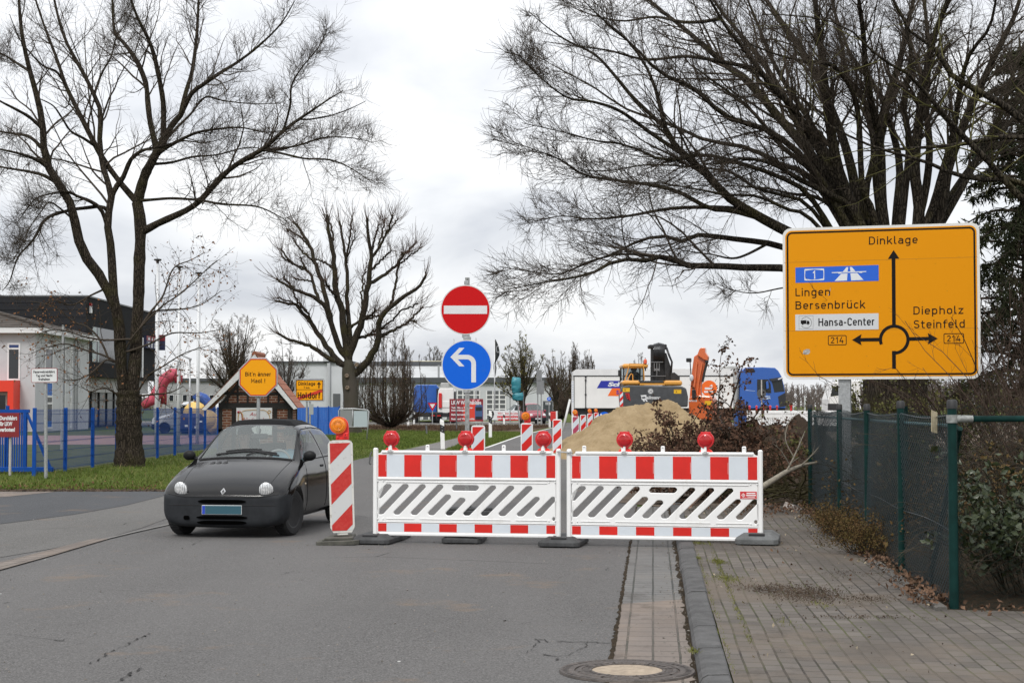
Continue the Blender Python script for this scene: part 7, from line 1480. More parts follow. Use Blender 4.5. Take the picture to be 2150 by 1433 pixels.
# -- black and yellow wheeled excavator seen from behind
XY_=painted('digger_yellow',(0.62,0.285,0.035),0.35);XG=mat('digger_charcoal',(0.052,0.055,0.060),0.5,var=0.2,vscale=4);XB=mat('digger_black',(0.016,0.016,0.017),0.5,var=0.3,vscale=8);XO=painted('digger_orange',(0.60,0.115,0.020),0.38)
HAZ_R,HAZ_W=RED_FOIL,WHITE_FOIL
def make_digger():
 Yd=61.0;o=at(1372,854,Yd);ppm=F/Yd;K_=0.1953/ppm
 t=thing('excavator','yellow and charcoal excavator seen from behind, raised black boom, behind the sand heap','excavator',(o.x,Yd,0.0),R(1))
 def q(x,y):return((x-475)*K_,HC+(HZ-(680+y*0.1953))/ppm)
 mb=MB();P=[q(120,890),q(112,760),q(140,668),q(200,655),q(780,668),q(830,690),q(850,780),q(846,890)];mb.prism(P,0.0,0.55);mb.build('counterweight',XG,t,bevel=0.05)
 a,b=q(140,655),q(330,605);mb=MB();mb.box(a[0],b[0],0.05,1.2,a[1],b[1],0,0.06);a,b=q(595,662),q(790,605);mb.box(a[0],b[0],0.05,1.2,a[1],b[1],0,0.06);a,b=q(330,655),q(600,635);mb.box(a[0],b[0],0.07,1.2,a[1],b[1]);mb.build('engine_hood',XY_,t)
 a,b=q(330,640),q(590,608);mb=MB();mb.box(a[0]+0.01,b[0],0.10,1.1,a[1],b[1],0,0.03);mb.build('hood_grating',XB,t)
 a,b=q(160,605),q(470,480);mb=MB();z0=a[1]
 c0,c1=q(172,605),q(400,415)
 for x in(c0[0],c1[0]-0.05):
  for y in(0.95,2.3):mb.box(x,x+0.06,y,y+0.06,z0-0.3,c1[1]-0.1)
 mb.box(c0[0],c1[0],0.96,2.36,z0-0.5,z0+0.02);cab=mb.build('cab',XB,t)
 mb=MB();r0,r1=q(165,470),q(445,420);mb.box(r0[0],r1[0],0.85,2.4,r0[1],r1[1],0,0.06);mb.build('cab_roof',XY_,cab)
 mb=MB();mb.box(c0[0]+0.07,c1[0]-0.06,0.975,0.985,z0+0.03,r0[1]-0.01);mb.box(c0[0]+0.02,c0[0]+0.03,1.03,2.3,z0+0.03,r0[1]-0.01);mb.build('cab_window',glassmat('cab_glass',(0.75,0.82,0.84),0.7,0.03),cab)
 mb=MB();s0=q(305,600);mb.box(s0[0]-0.22,s0[0]+0.22,1.45,1.6,z0,z0+0.36,0,0.08);mb.box(s0[0]-0.12,s0[0]+0.12,1.45,1.55,z0+0.36,z0+0.52,0,0.05);mb.build('seat',SEATM,cab)
 mb=MB();e_=[q(190,600),q(240,420),q(390,425),q(398,600)];mb.tube([(p[0],0.75,p[1])for p in e_],0.022,8);e_=[q(215,600),q(240,545),q(255,530),q(270,540),q(272,602)];mb.tube([(p[0],0.66,p[1])for p in e_],0.02,8);mb.build('guard_rail',XY_,t)
 p=q(415,470);mb=MB();mb.tube([(p[0],0.9,p[1]-0.10),(p[0],0.9,p[1]+0.18)],0.025,8,1);mb.lathe([(0.062,0.0),(0.062,0.05),(0.066,0.10),(0.04,0.17),(0.0,0.18)],(p[0],0.9,p[1]+0.18),'z',16,0);mb.build('beacon_light',[mat('beacon_red_orange',(0.65,0.09,0.03),0.3),XB],t,auto=40)
 p=q(140,520);mb=MB();mb.box(p[0]-0.07,p[0]+0.06,1.0,1.08,p[1]-0.12,p[1]+0.12,0,0.03);mb.tube([(p[0],1.04,p[1]-0.1),(p[0]+0.01,1.04,p[1]-0.5)],0.014,6);mb.build('mirror',XB,t)
 mb=MB();P=[q(478,620),q(486,280),q(500,215),q(560,190),q(610,190),q(650,240),q(655,330),q(690,420),q(712,620)]
 mb.prism([q(500,640),q(505,260),q(640,260),q(650,640)],1.2,1.6);mb.prism([q(480,640),q(484,250),q(508,250),q(508,640)],1.05,1.3);mb.prism([q(635,640),q(628,300),q(650,300),q(708,480),q(712,640)],1.05,1.3);a,b=q(462,250),q(520,210);mb.box(a[0],b[0],1.0,1.7,a[1],b[1],0,0.03);a,b=q(600,262),q(655,205);mb.box(a[0],b[0],1.0,1.7,a[1],b[1],0,0.03)
 mb.prism([q(690,610),q(690,520),q(730,515),q(788,560),q(788,610)],0.8,1.4);boom=mb.build('boom',XB,t)
 mb=MB()
 for i in range(9):
  x=515+i*13;s_=abs(i-4)/4
  mb.tube([(q(x,0)[0],1.02-0.01*(i%2),q(0,400)[1]),(q(x-2+i*0.6,0)[0],0.96,q(0,300)[1]),(q(x+3,0)[0],1.0,q(0,205+12*s_)[1]),(q(x+5,0)[0],1.2,q(0,188+14*s_)[1]),(q(x+5,0)[0],1.5,q(0,230)[1])],0.021,7)
 for i in range(3):mb.tube([(q(640+8*i,0)[0],1.0,q(0,240)[1]),(q(668+8*i,0)[0],0.9,q(0,330)[1]),(q(700+6*i,0)[0],0.9,q(0,400)[1]),(q(690+6*i,0)[0],0.95,q(0,540)[1])],0.018,6)
 mb.build('hoses',mat('hose_black',(0.022,0.022,0.024),0.35),boom,smooth=True)
 mb=MB()
 for x,y0,y1 in((515,410,500),(570,410,500),(543,400,560)):mb.tube([(q(x,0)[0],1.0,q(0,y0)[1]),(q(x,0)[0],1.0,q(0,y1)[1])],0.02,6)
 a,b=q(480,405),q(612,396);mb.box(a[0],b[0],0.97,1.0,a[1],b[1]);a,b=q(478,556),q(640,549);mb.box(a[0],b[0],0.97,1.0,a[1],b[1]);a,b=q(515,495),q(575,470);mb.box(a[0],b[0],0.98,1.0,a[1],b[1]);mb.build('hydraulic_fittings',mat('grey_steel',(0.20,0.20,0.205),0.45,metal=0.5),boom)
 mb=MB();c=q(445,722);mb.prism(circ(c[0],c[1],0.108,24),-0.006,-0.001);d=mb.build('speed_disc',SIGN_WHITE,t)
 mb=MB();mb.curve([circ(c[0],c[1],0.102,24),circ(c[0],c[1],0.086,24)],-0.008,0.001);din(mb,'20',c[0],c[1]-0.045,0.09,-0.0085,0,0.10,'CENTER');mb.build('speed_figures',BLACK,d)
 mb=MB();p=q(402,805);mb.text('ailmann',p[0],p[1],0.125,-0.004,0,width=0.52,bold=0.004);f_=lambda l:[q(*a)for a in l]
 mb.prism(f_([(335,765),(398,760),(402,806),(395,812),(348,812),(345,780)]),-0.005,-0.001);mb.prism(f_([(358,812),(378,812),(385,832),(368,832)]),-0.005,-0.001);mb.prism(f_([(385,812),(402,812),(415,832),(398,832)]),-0.005,-0.001)
 mb.build('white_lettering',SIGN_WHITE,t);mb=MB();mb.prism(f_([(352,782),(388,780),(390,798),(354,800)]),-0.007,-0.0055);mb.build('logo_window',XG,t)
 for x0,x1,y0,y1 in((145,220,685,728),(695,775,702,747)):a,b=q(x0,y1),q(x1,y0);mb=MB();mb.box(a[0],b[0],-0.006,-0.001,a[1],b[1]);lab=mb.build('warning_label',mat('label_yellow',(0.72,0.42,0.01),0.5),t);mb=MB();c=((a[0]+b[0])/2,(a[1]+b[1])/2);mb.prism([(c[0]-0.08,c[1]-0.035),(c[0]-0.01,c[1]-0.035),(c[0]-0.045,c[1]+0.035)],-0.008,-0.006);mb.box(a[0]+0.02,b[0]-0.02,-0.008,-0.006,b[1]-0.03,b[1]-0.018);mb.build('label_print',mat('label_print_brown',(0.25,0.10,0.01),0.6),lab)
 mb=MB();mb.prism(f_([(170,742),(215,742),(228,825),(190,800)]),-0.02,0.0,0);tl=mb.build('tail_light',mat('tail_red',(0.42,0.02,0.02),0.3),t);mb=MB()
 for x,y in((192,760),(198,782),(205,806)):c=q(x,y);mb.prism(circ(c[0],c[1],0.028,12),-0.026,-0.02)
 mb.build('lamp_lens',mat('tail_lens_dark',(0.16,0.02,0.02),0.2),tl)
 mb=MB();a,b=q(112,885),q(148,728);mb.box(a[0],b[0],-0.010,-0.004,a[1],b[1]);st=mb.build('hazard_stripe',HAZ_W,t);mb=MB();stripes(mb,a[0],b[0],a[1],b[1],0.26,-0.012,0.0,0);mb.build('red_bands',HAZ_R,st)
 mb=MB();zb=q(0,890)[1];mb.box(-1.0,1.0,0.4,4.4,0.55,0.95,0,0.05);mb.box(-0.9,0.9,0.6,2.2,0.95,zb+0.1);mb.build('undercarriage',XB,t)
 for s in(1,-1):
  for y in(1.0,3.8):wheel(t,(0.95*s,y,0.5),0.5,0.5,0,s,XB)
make_digger()
def make_orange_digger():
 Yd=64.0;o=at(1478,854,Yd);ppm=F/Yd;K_=0.1953/ppm
 t=thing('excavator','orange excavator with a steep folded arm, half hidden by brown branches','excavator',(o.x,Yd,0.0),R(-14))
 def q(x,y):return((x-1014)*K_,HC+(HZ-(680+y*0.1953))/ppm)
 f_=lambda l:[q(*a)for a in l]
 mb=MB();mb.prism(f_([(848,1030),(842,800),(870,770),(960,760),(1090,770),(1108,820),(1112,1000),(1080,1035)]),0.1,1.5);mb.build('house',XO,t,bevel=0.08)
 mb=MB();mb.prism(f_([(838,800),(870,480),(890,345),(925,320),(1005,330),(1022,350),(1000,480),(965,640),(960,800)]),0.5,0.95);boom=mb.build('boom',XO,t,bevel=0.03)
 mb=MB();mb.prism(f_([(930,330),(955,265),(975,250),(1015,250),(1018,300),(1048,345),(1042,390),(1005,380)]),0.35,0.8);mb.build('stick',XO,boom,bevel=0.02)
 mb=MB();P=f_([(925,400),(905,600),(880,780)]);mb.tube([(x,0.42,z)for x,z in P],0.035,8);P=f_([(985,410),(940,640),(925,790)]);mb.tube([(x,0.40,z)for x,z in P],0.03,8);mb.build('ram',painted('orange_ram',(0.68,0.16,0.05),0.3),boom)
 mb=MB();P=f_([(1040,395),(1010,500),(985,620)]);mb.tube([(x,0.42,z)for x,z in P],0.05,8);mb.build('hose',XB,boom)
 mb=MB();a,b=q(812,405),q(865,362);mb.box(a[0],b[0],0.3,0.5,a[1],b[1],0,0.02);a,b=q(1018,415),q(1050,385);mb.box(a[0],b[0],0.3,0.5,a[1],b[1],0,0.02);P=f_([(850,400),(860,560)]);mb.tube([(x,0.45,z)for x,z in P],0.02,6);mb.build('work_light',XB,boom)
 c=q(868,575);mb=MB();mb.ball((c[0],0.35,c[1]),0.14,14,0,(0.6,0.4,1));mb.build('round_lamp',mat('lamp_glass_grey',(0.55,0.58,0.6),0.15),boom,smooth=True)
 p=q(845,832);mb=MB();mb.text('anns',p[0],p[1],0.10,0.094,0,width=0.34,bold=0.004);mb.build('white_lettering',SIGN_WHITE,t)
 mb=MB();a,b=q(1020,870),q(1095,825);mb.box(a[0],b[0],0.085,0.096,a[1],b[1]);mb.build('warning_label',mat('label_yellow',(0.72,0.42,0.01),0.5),t)
 mb=MB();a=q(900,790);mb.box(a[0]-0.06,a[0]+0.1,0.0,0.1,a[1]-0.05,a[1]+0.32,0,0.03);mb.build('exhaust',XB,t)
 mb=MB()
 for s in(-1,1):mb.box(s*0.95-0.25,s*0.95+0.25,-0.6,2.6,0.02,0.72,0,0.18)
 mb.box(-0.6,0.6,0.3,1.6,0.5,q(0,1030)[1]+0.1);mb.build('tracks',XB,t)
make_orange_digger()
# -- lorry passing behind
LY=112.0;LPM=F/LY
def LX(px,base=0.0):return at(px,852,LY).x-base
def LZ(py):return HC+(HZ-py)/LPM
TRW=mat('trailer_white',(0.72,0.71,0.69),0.5,var=0.06,vscale=0.6);TRK_BLUE=painted('lorry_blue',(0.010,0.085,0.36),0.28,dust=0.1)
def make_trailer():
 x0=LX(1203);t=thing('lorry_trailer','white box trailer with a blue and orange parallelogram logo behind the blue lorry cab','trailer',(x0,LY,0.006))
 L=LX(1540)-x0;f_=lambda x:LX(1080+x*320/2084)-x0;g_=lambda y:LZ(680+y*220/1433)
 mb=MB();mb.box(0,L,0,2.5,LZ(857),LZ(789),0,0.03);mb.build('box_body',TRW,t)
 mb=MB();zt,zm=LZ(774),LZ(789)+0.002
 mb.prism([(0.0,zm),(0.02,zt-0.18),(0.25,zt-0.03),(L,zt),(L,zm)],0.03,2.47);mb.build('roof_cover',mat('tarp_white',(0.66,0.66,0.66),0.6,var=0.05,vscale=1.5),t)
 mb=MB();mb.box(0.02,L,-0.03,-0.001,LZ(790),LZ(788));mb.box(0.04,0.10,-0.03,-0.001,LZ(856),LZ(789))
 for x in(975,):
  a=f_(x);mb.box(a-0.03,a+0.03,-0.05,-0.001,LZ(857),LZ(789))
 for z in(720,770,965,1150):mb.box(f_(975)-0.06,f_(975)+0.06,-0.07,-0.05,g_(z)-0.06,g_(z)+0.06)
 mb.build('door_bars',mat('trailer_black',(0.02,0.02,0.022),0.5),t)
 mb=MB();mb.prism([(f_(1128),g_(878)),(f_(1186),g_(776)),(f_(1750),g_(776)),(f_(1692),g_(878))],-0.006,-0.001);mb.build('blue_logo',mat('logo_navy',(0.012,0.022,0.30),0.5),t)
 mb=MB();mb.text('Sch',f_(1278),g_(850),g_(795)-g_(850),-0.010,0,width=f_(1475)-f_(1278),bold=0.02,shear=0.2);mb.build('white_lettering',SIGN_WHITE,t)
 mb=MB();mb.prism([(f_(1275),g_(984)),(f_(1335),g_(878)),(f_(1800),g_(878)),(f_(1740),g_(984))],-0.006,-0.001);mb.build('orange_logo',mat('logo_orange',(0.78,0.13,0.006),0.5),t)
 mb=MB();mb.text('S',f_(1395),g_(958),g_(905)-g_(958),-0.010,0,bold=0.02);mb.build('purple_lettering',mat('logo_purple',(0.12,0.03,0.22),0.5),t)
 a=LX(1489)-x0;z=LZ(815);mb=MB();mb.prism(circ(a,z,0.55,28),-0.006,-0.001);d=mb.build('orange_disc',mat('logo_orange',(0.78,0.13,0.006),0.5),t);mb=MB();mb.box(a-0.3,a+0.25,-0.009,-0.006,z-0.08,z+0.06);mb.box(a-0.35,a+0.3,-0.009,-0.006,z-0.30,z-0.18);mb.prism([(a+0.02,z+0.15),(a+0.2,z+0.28),(a+0.25,z+0.12)],-0.009,-0.006);mb.build('disc_print',SIGN_WHITE,d)
 mb=MB();mb.box(0.2,L,0.3,2.2,0.75,LZ(857)-0.002);mb.box(0.0,0.06,0.1,2.4,0.45,0.7);mb.build('chassis',mat('trailer_black',(0.02,0.02,0.022),0.5),t)
 for x in(1.9,3.2,4.5):
  for y,s in((0.25,-1),(2.25,1)):
   w_=wheel(t,(x,y,0.50),0.50,0.36,R(90),-s,mat('white_rim',(0.45,0.45,0.45),0.5))
 mb=MB();
 for x in(1.9,3.2,4.5):mb.tube([(x+0.62*math.cos(a),0.05,0.5+0.62*math.sin(a))for a in np.linspace(0.2,math.pi-0.2,14)],0.05,6)
 mb.build('mudguard',mat('trailer_black',(0.02,0.02,0.022),0.5),t)
make_trailer()
def make_tractor():
 x0=LX(1553);t=thing('lorry_tractor','blue lorry cab with a driver in a bright vest, hauling the white trailer','lorry',(x0,LY,0.006))
 f_=lambda x:LX(1280+x*420/2150)-x0;g_=lambda y:LZ(680+y*280/1433);p_=lambda l:[(f_(x),g_(y))for x,y in l]
 prof=p_([(1400,905),(1402,590),(1415,500),(1460,468),(1640,463),(1780,470),(1815,500),(1850,560),(1872,640),(1888,730),(1895,830),(1890,905)])
 mb=MB();mb.prism(prof,0.0,2.45);mb.build('cab',TRK_BLUE,t,bevel=0.05)
 mb=MB();mb.prism(p_([(1590,730),(1592,600),(1700,600),(1726,650),(1733,738)]),-0.008,-0.001);win=mb.build('side_window',glassmat('truck_side_glass',(0.4,0.45,0.45),0.3,0.05),t)
 mb=MB();mb.curve([p_([(1585,735),(1587,595),(1703,595),(1732,648),(1738,742)]),p_([(1596,727),(1598,605),(1697,605),(1722,652),(1729,733)])],-0.012,0.006);mb.build('window_frame',BLACK,win)
 mb=MB();mb.prism(p_([(1745,615),(1855,600),(1880,725),(1770,735)]),-0.010,-0.001);mb.build('windscreen',glassmat('truck_glass',(0.6,0.68,0.68),0.35,0.04),t)
 mb=MB();mb.prism(p_([(1715,590),(1850,570),(1862,590),(1740,615)]),-0.14,0.02);mb.build('sun_visor',mat('visor_dark',(0.03,0.032,0.035),0.3),t)
 mb=MB();mb.prism(p_([(1805,590),(1850,570),(1855,582),(1812,600)]),-0.152,-0.141);mb.build('marker_stripe',SIGN_WHITE,t)
 mb=MB();mb.prism(p_([(1460,525),(1465,480),(1550,475),(1565,520)]),-0.01,-0.001);mb.build('sleeper_window',BLACK,t)
 mb=MB();mb.prism(p_([(1810,780),(1892,735),(1896,880),(1825,895)]),-0.012,-0.001);mb.build('front_grille',mat('grille_black',(0.018,0.019,0.022),0.4),t)
 mb=MB();mb.prism(p_([(1675,620),(1700,612),(1706,690),(1680,700)]),-0.30,-0.18);mb.build('mirror',TRK_BLUE,t,bevel=0.02)
 mb=MB();mb.prism(p_([(1690,705),(1705,705),(1706,722),(1690,722)]),-0.32,-0.20);mb.build('mirror_low',BLACK,t)
 mb=MB();mb.prism(p_([(1635,772),(1725,772),(1725,782),(1635,782)]),-0.008,-0.001);mb.prism(p_([(1625,792),(1727,790),(1727,806),(1625,808)]),-0.008,-0.001,0);mb.prism(p_([(1462,708),(1565,718),(1565,721),(1462,712)]),-0.008,-0.001);mb.build('side_print',mat('pale_print',(0.45,0.55,0.68),0.5),t)
 mb=MB();mb.prism(p_([(1405,905),(1405,830),(1800,830),(1815,905)]),-0.03,-0.001);mb.build('side_skirt',TRK_BLUE,t)
 mb=MB();mb.box(f_(1240),f_(1895),0.3,2.2,0.55,g_(905));mb.build('chassis',XB,t)
 mb=MB();mb.box(f_(1225),f_(1385),0.15,2.3,g_(640),g_(450),0,0.08);mb.box(f_(1250),f_(1370),0.2,2.2,g_(890),g_(645));mb.build('rear_unit',mat('grey_unit',(0.36,0.36,0.35),0.6,var=0.15,vscale=2),t)
 for x in(1480,1780):
  for y,s in((0.2,-1),(2.25,1)):wheel(t,(f_(x),y,0.50),0.50,0.34,R(90),-s,STEELW)
 build_person('lorry driver in a bright yellow-green vest at the side window of the blue cab',(x0+f_(1640),LY+0.65,g_(700)-0.42),R(90),mat('hi_vis',(0.42,0.62,0.05),0.8),mat('dark_trousers',(0.03,0.03,0.04),0.9),mat('brown_hair',(0.06,0.045,0.035),0.9))
make_tractor()
def simple_cab(name,label,x_,Y,W_,Hh,m,rz=0.0,depth=2.2,rear=False,zb=0.9):
 t=thing(name,label,'lorry',(x_,Y,0.006),rz);h=W_/2
 mb=MB();mb.prism([(-h,zb),(-h,Hh*0.72),(-h*0.92,Hh*0.93),(-h*0.75,Hh),(h*0.75,Hh),(h*0.92,Hh*0.93),(h,Hh*0.72),(h,zb)],0,depth);mb.build('cab',m,t,bevel=0.06)
 mb=MB();mb.box(-h*0.9,h*0.9,-3.4 if rear else 0.2,depth,0.55,zb-0.004);mb.build('chassis',XB,t)
 if rear:
  mb=MB();mb.box(h*0.78,h*0.98,-0.12,-0.002,zb+0.1,Hh*0.9,0,0.03);mb.build('air_deflector',BLACK,t)
  for s in(1,-1):mb=MB();mb.box(s*h*0.62-0.28,s*h*0.62+0.28,-3.5,-2.2,0.75,1.0,0,0.06);mb.build('mudguard',XB,t);mb=MB();mb.box(s*h*0.66-0.16,s*h*0.66+0.16,-3.56,-3.5,0.62,0.74);mb.build('tail_light',mat('tail_red',(0.42,0.02,0.02),0.3),t)
  mb=MB();mb.box(-h*0.5,h*0.5,-0.06,-0.002,zb+0.5,zb+1.1,0,0.03);mb.build('rear_panel',m,t)
 for s in(1,-1):
  if rear:wheel(t,(s*h*0.72,-2.8,0.5),0.5,0.5,0,s,XB)
  wheel(t,(s*h*0.8,1.2,0.5),0.5,0.34,0,s,XB)
 return t
simple_cab('lorry_tractor','blue lorry tractor parked with its rear to the road by the hall gates',at(895,880,152).x,152,2.45,3.55,TRK_BLUE,rear=True)
wt=simple_cab('lorry_tractor','white lorry tractor with a red rear lamp parked beside the dark red wash banner',at(938,880,150).x,150,1.7,3.2,TRW,rear=True)
mb=MB();mb.box(-0.75,-0.45,-0.20,-0.01,1.35,2.75,0,0.05);mb.build('red_lamp_column',mat('lamp_red',(0.55,0.02,0.02),0.4),wt)
mb=MB();mb.box(-0.6,0.2,0.2,1.4,3.15,3.7,0,0.08);mb.build('roof_unit',mat('grey_unit',(0.36,0.36,0.35),0.6),wt)
def white_truck():
 Y=115.0;x0=at(1738,852,Y).x;ppm=F/Y;f_=lambda px:at(px,852,Y).x-x0;g_=lambda py:HC+(HZ-py)/ppm
 t=thing('lorry_tractor','white lorry cab behind the steel post of the yellow sign','lorry',(x0,Y,0.006));p_=lambda l:[(f_(a),g_(b))for a,b in l]
 mb=MB();mb.prism(p_([(1738,862),(1739,838),(1746,818),(1750,804),(1762,801),(1806,799),(1808,862)]),0.0,2.4);mb.build('cab',TRW,t,bevel=0.05)
 mb=MB();mb.prism(p_([(1744,832),(1748,812),(1761,810),(1761,830)]),-0.01,-0.001);mb.build('side_window',GLASS_D,t)
 mb=MB();mb.prism(p_([(1738,862),(1738,847),(1797,847),(1797,862)]),-0.02,-0.001);mb.build('lower_panel',mat('trailer_black',(0.02,0.02,0.022),0.5),t)
 mb=MB();mb.box(0.2,f_(1808),0.3,2.1,0.55,1.2);mb.build('chassis',XB,t)
 for px in(1752,1796):
  for y,s in((0.2,-1),(2.2,1)):wheel(t,(f_(px),y,0.5),0.5,0.34,R(90),-s,XB)
white_truck()
# -- dark red van coming towards the camera
def make_van(name,label,px,Y,m,rz,sc=1.0,plate=True):
 p=at(px,888,Y);t=thing(name,label,'van',(p.x,Y,0.006),rz)
 def sec(zb,w_,zbelt,wr,zc,zt):return[(0,zb),(w_*0.85,zb),(w_,zb+0.12),(w_,(zb+zbelt)/2),(w_*0.97,zbelt),((w_*0.97+wr)/2+0.02,(zbelt+zc)/2),(wr,zc),(wr*0.5,zt-0.005),(0,zt)]
 S=[(0.0,sec(0.30,0.62,0.55,0.5,0.60,0.62)),(0.06,sec(0.22,0.76,0.68,0.62,0.74,0.77)),(0.35,sec(0.20,0.82,0.86,0.66,0.93,0.96)),(0.95,sec(0.20,0.83,0.98,0.70,1.04,1.08)),(1.10,sec(0.20,0.83,1.0,0.70,1.12,1.17)),(1.65,sec(0.20,0.83,1.02,0.64,1.66,1.72)),(1.85,sec(0.20,0.83,1.02,0.63,1.76,1.82)),(3.6,sec(0.22,0.83,1.02,0.66,1.76,1.82)),(3.92,sec(0.26,0.80,1.02,0.66,1.62,1.66)),(4.0,sec(0.34,0.76,0.95,0.66,1.4,1.42))]
 me=shell(S,2,[((0.74*s,yy,0.30),0.34,-0.16,0.14)for s in(1,-1)for yy in(0.75,3.35)])
 def rule(c,n):
  w_=np.interp(c.y,[1.1,1.65],[0.68,0.61])
  if 1.08<c.y<1.70 and abs(c.x)<w_ and c.z>1.08 and n.z>0.2:return 'windscreen'
  if 1.35<c.y<3.5 and 1.08<c.z<min(1.62,1.08+(c.y-1.2)*1.2)and abs(n.x)>0.6:return 'side_window' if c.x>0 else 'side_window-'
  if c.y<0.3 and c.z<0.56:return 'front_bumper'
  return 'body'
 for k,(V,Fc)in split_shell(me,rule).items():
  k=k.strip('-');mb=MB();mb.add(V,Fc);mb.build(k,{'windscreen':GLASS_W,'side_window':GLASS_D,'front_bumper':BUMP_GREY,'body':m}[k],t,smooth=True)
 for s in(1,-1):
  mb=MB();mb.ball((0.58*s,0.16,0.74),0.15,16,0,(1.05,0.75,0.9));mb.build('headlight',mat('far_headlight',(0.62,0.63,0.64),0.2),t,smooth=True)
  mb=MB();mb.ball((0.95*s,1.25,1.12),0.12,12,0,(0.9,0.5,1));mb.build('mirror',m if s>0 else BUMP_GREY,t,smooth=True)
  for y in(0.75,3.35):wheel(t,(0.72*s,y,0.30),0.30,0.19,0,s)
 mb=MB();mb.box(-0.42,0.42,-0.012,0.05,0.62,0.70,0,0.02);mb.build('grille_slot',BLACK,t)
 mb=MB();mb.box(-0.26,0.26,-0.03,-0.005,0.40,0.51);mb.build('number_plate',SIGN_WHITE,t)
 mb=MB();mb.box(-0.6,0.6,1.2,1.5,0.8,1.08);mb.box(-0.55,-0.15,2.0,2.15,0.6,1.45,0,0.05);mb.box(0.15,0.55,2.0,2.15,0.6,1.45,0,0.05);mb.build('seats',SEATM,t)
 return t
VAN_RED=painted('van_dark_red',(0.24,0.014,0.034),0.3)
make_van('small_van','dark red van coming along the far road behind the amber lamp',1130,140,VAN_RED,R(14))
make_van('small_van','white van parked between the wash banner and the jobs banner',1046,153,painted('van_white',(0.55,0.57,0.58),0.35),R(-72))
make_van('small_van','white van with green lettering parked behind the blue fence near the inflatables',318,92,painted('van_white',(0.55,0.57,0.58),0.35),R(-80))
# -- blue fence, gate, signs and hut on the verge
F_BLUE=mat('fence_blue',(0.006,0.062,0.29),0.5,spec=0.15,var=0.12,vscale=4);F_BLUE2=mat('wire_blue',(0.007,0.045,0.19),0.6,spec=0.1)
FXB=-10.6
t=thing('blue_mesh_fence','blue welded mesh fence with square posts behind the oak','fence',(FXB,36.0,0.0));Hf=1.48
for k in range(10):
 mb=MB();mb.box(-0.04,0.04,k*2.5-0.03,k*2.5+0.03,0,Hf+0.03,0,0.004);mb.build('post',F_BLUE,t)
for k in range(9):
 mb=MB();y0=k*2.5+0.04;y1=y0+2.42
 ys=np.linspace(y0,y1,50);n=len(ys);P=np.stack([np.stack([0*ys,ys,0*ys+0.06],1),np.stack([0*ys,ys,0*ys+Hf],1)],1);mb.arrays(*tubes(P,np.full((n,2),0.0032),4))
 for z in(0.10,0.30,0.32,0.52,0.72,0.74,0.95,1.15,1.17,1.36,1.44):mb.box(0.003,0.010,y0,y1,z,z+0.008)
 mb.build('mesh_panel',F_BLUE2,t)
p=at(0,990,37.2);GY=37.6;gx=lambda px:at(px,852,GY).x;gz=lambda py:HC+(HZ-py)*GY/F
t=thing('sliding_gate','blue sliding gate end with upright bars and a slanting tail brace','gate',(gx(56),GY,0.0));b0=gx(56)
mb=MB();mb.box(gx(-260)-b0,gx(62)-b0,-0.05,0.05,gz(866),gz(859));mb.box(gx(-260)-b0,gx(113)-b0,-0.06,0.06,0.03,0.14,0,0.01);mb.box(gx(50)-b0,gx(57)-b0,-0.05,0.05,0.14,gz(866));mb.box(gx(-22)-b0,gx(-16)-b0,-0.05,0.05,0.14,gz(866));mb.build('frame',F_BLUE,t)
for px in range(-250,50,5):mb=MB();mb.box(gx(px)-b0,gx(px+2.7)-b0,-0.015,0.015,0.14,gz(866));mb.build('bar',F_BLUE,t)
mb=MB();mb.prism([(gx(55)-b0,gz(868)),(gx(59)-b0,gz(866)),(gx(109)-b0,0.14),(gx(103)-b0,0.14)],-0.04,0.04);mb.build('brace',F_BLUE,t)
mb=MB();mb.box(gx(5)-b0,gx(10.5)-b0,0.25,0.35,0,gz(851));mb.build('guide_post',F_BLUE,t)
SIGN_DKRED=mat('dark_red_board',(0.20,0.010,0.014),0.5,var=0.08,vscale=5)
def board_sign(name,label,px,py,wpx,hpx,Y,face,rim,rimw,post_px,m_post=ZINC,rr=0.03,cat_='sign',tilt=0.0,post_w=0.03,legs=None):
 c=at(px,py,Y);s=Y/F;w_,h_=wpx*s/2,hpx*s/2;t=thing(name,label,cat_,(c.x,Y,0.004));t.rotation_euler=(0,tilt,0)
 mb=MB();mb.prism(rrect(-w_,w_,c.z-h_,c.z+h_,rr),-0.06,-0.045);mb.build('board',rim,t)
 mb=MB();mb.prism(rrect(-w_+rimw,w_-rimw,c.z-h_+rimw,c.z+h_-rimw,max(0.004,rr-rimw)),-0.062,-0.0601);mb.build('face',face,t)
 for q in(legs or[post_px]):x_=at(q,900,Y).x-c.x;mb=MB();mb.cyl((x_,0,0),(x_,0,c.z+h_*0.9),post_w,None,12);mb.build('post',m_post,t,auto=40)
 return t,w_,h_,c.z
t,w_,h_,zc=board_sign('warning_board','dark red no-through-road board for lorries with white lettering, by the gate',9,892,66,51,36.2,SIGN_DKRED,SIGN_DKRED,0.004,22,PALE,0.01)
mb=MB()
for i,s in enumerate(('Durchfahrt','für LKW','verboten!')):mb.text(s,at(1,0,36.2).x-at(9,0,36.2).x,zc+0.115-0.128*i,0.088,-0.0635,0,width=(0.39,0.285,0.345)[i],bold=0.006)
mb.build('white_lettering',SIGN_WHITE,t)
t,w_,h_,zc=board_sign('fire_access_sign','white fire brigade access sign with a thin red rim on a grey post',97.5,788,55,30,34.9,SIGN_WHITE,mat('rim_dark_red',(0.28,0.015,0.02),0.5),0.011,97.5,ZINC,0.035,'sign',R(-0.8),0.038)
mb=MB()
for i,(s,wd)in enumerate((('Feuerwehreinfahrt',0.46),('Tag und Nacht',0.36),('freihalten',0.245))):mb.text(s,0,zc+0.052-0.080*i,0.054,-0.0635,0,'CENTER',width=wd,bold=0.002)
mb.build('black_lettering',SIGN_BLACK,t)
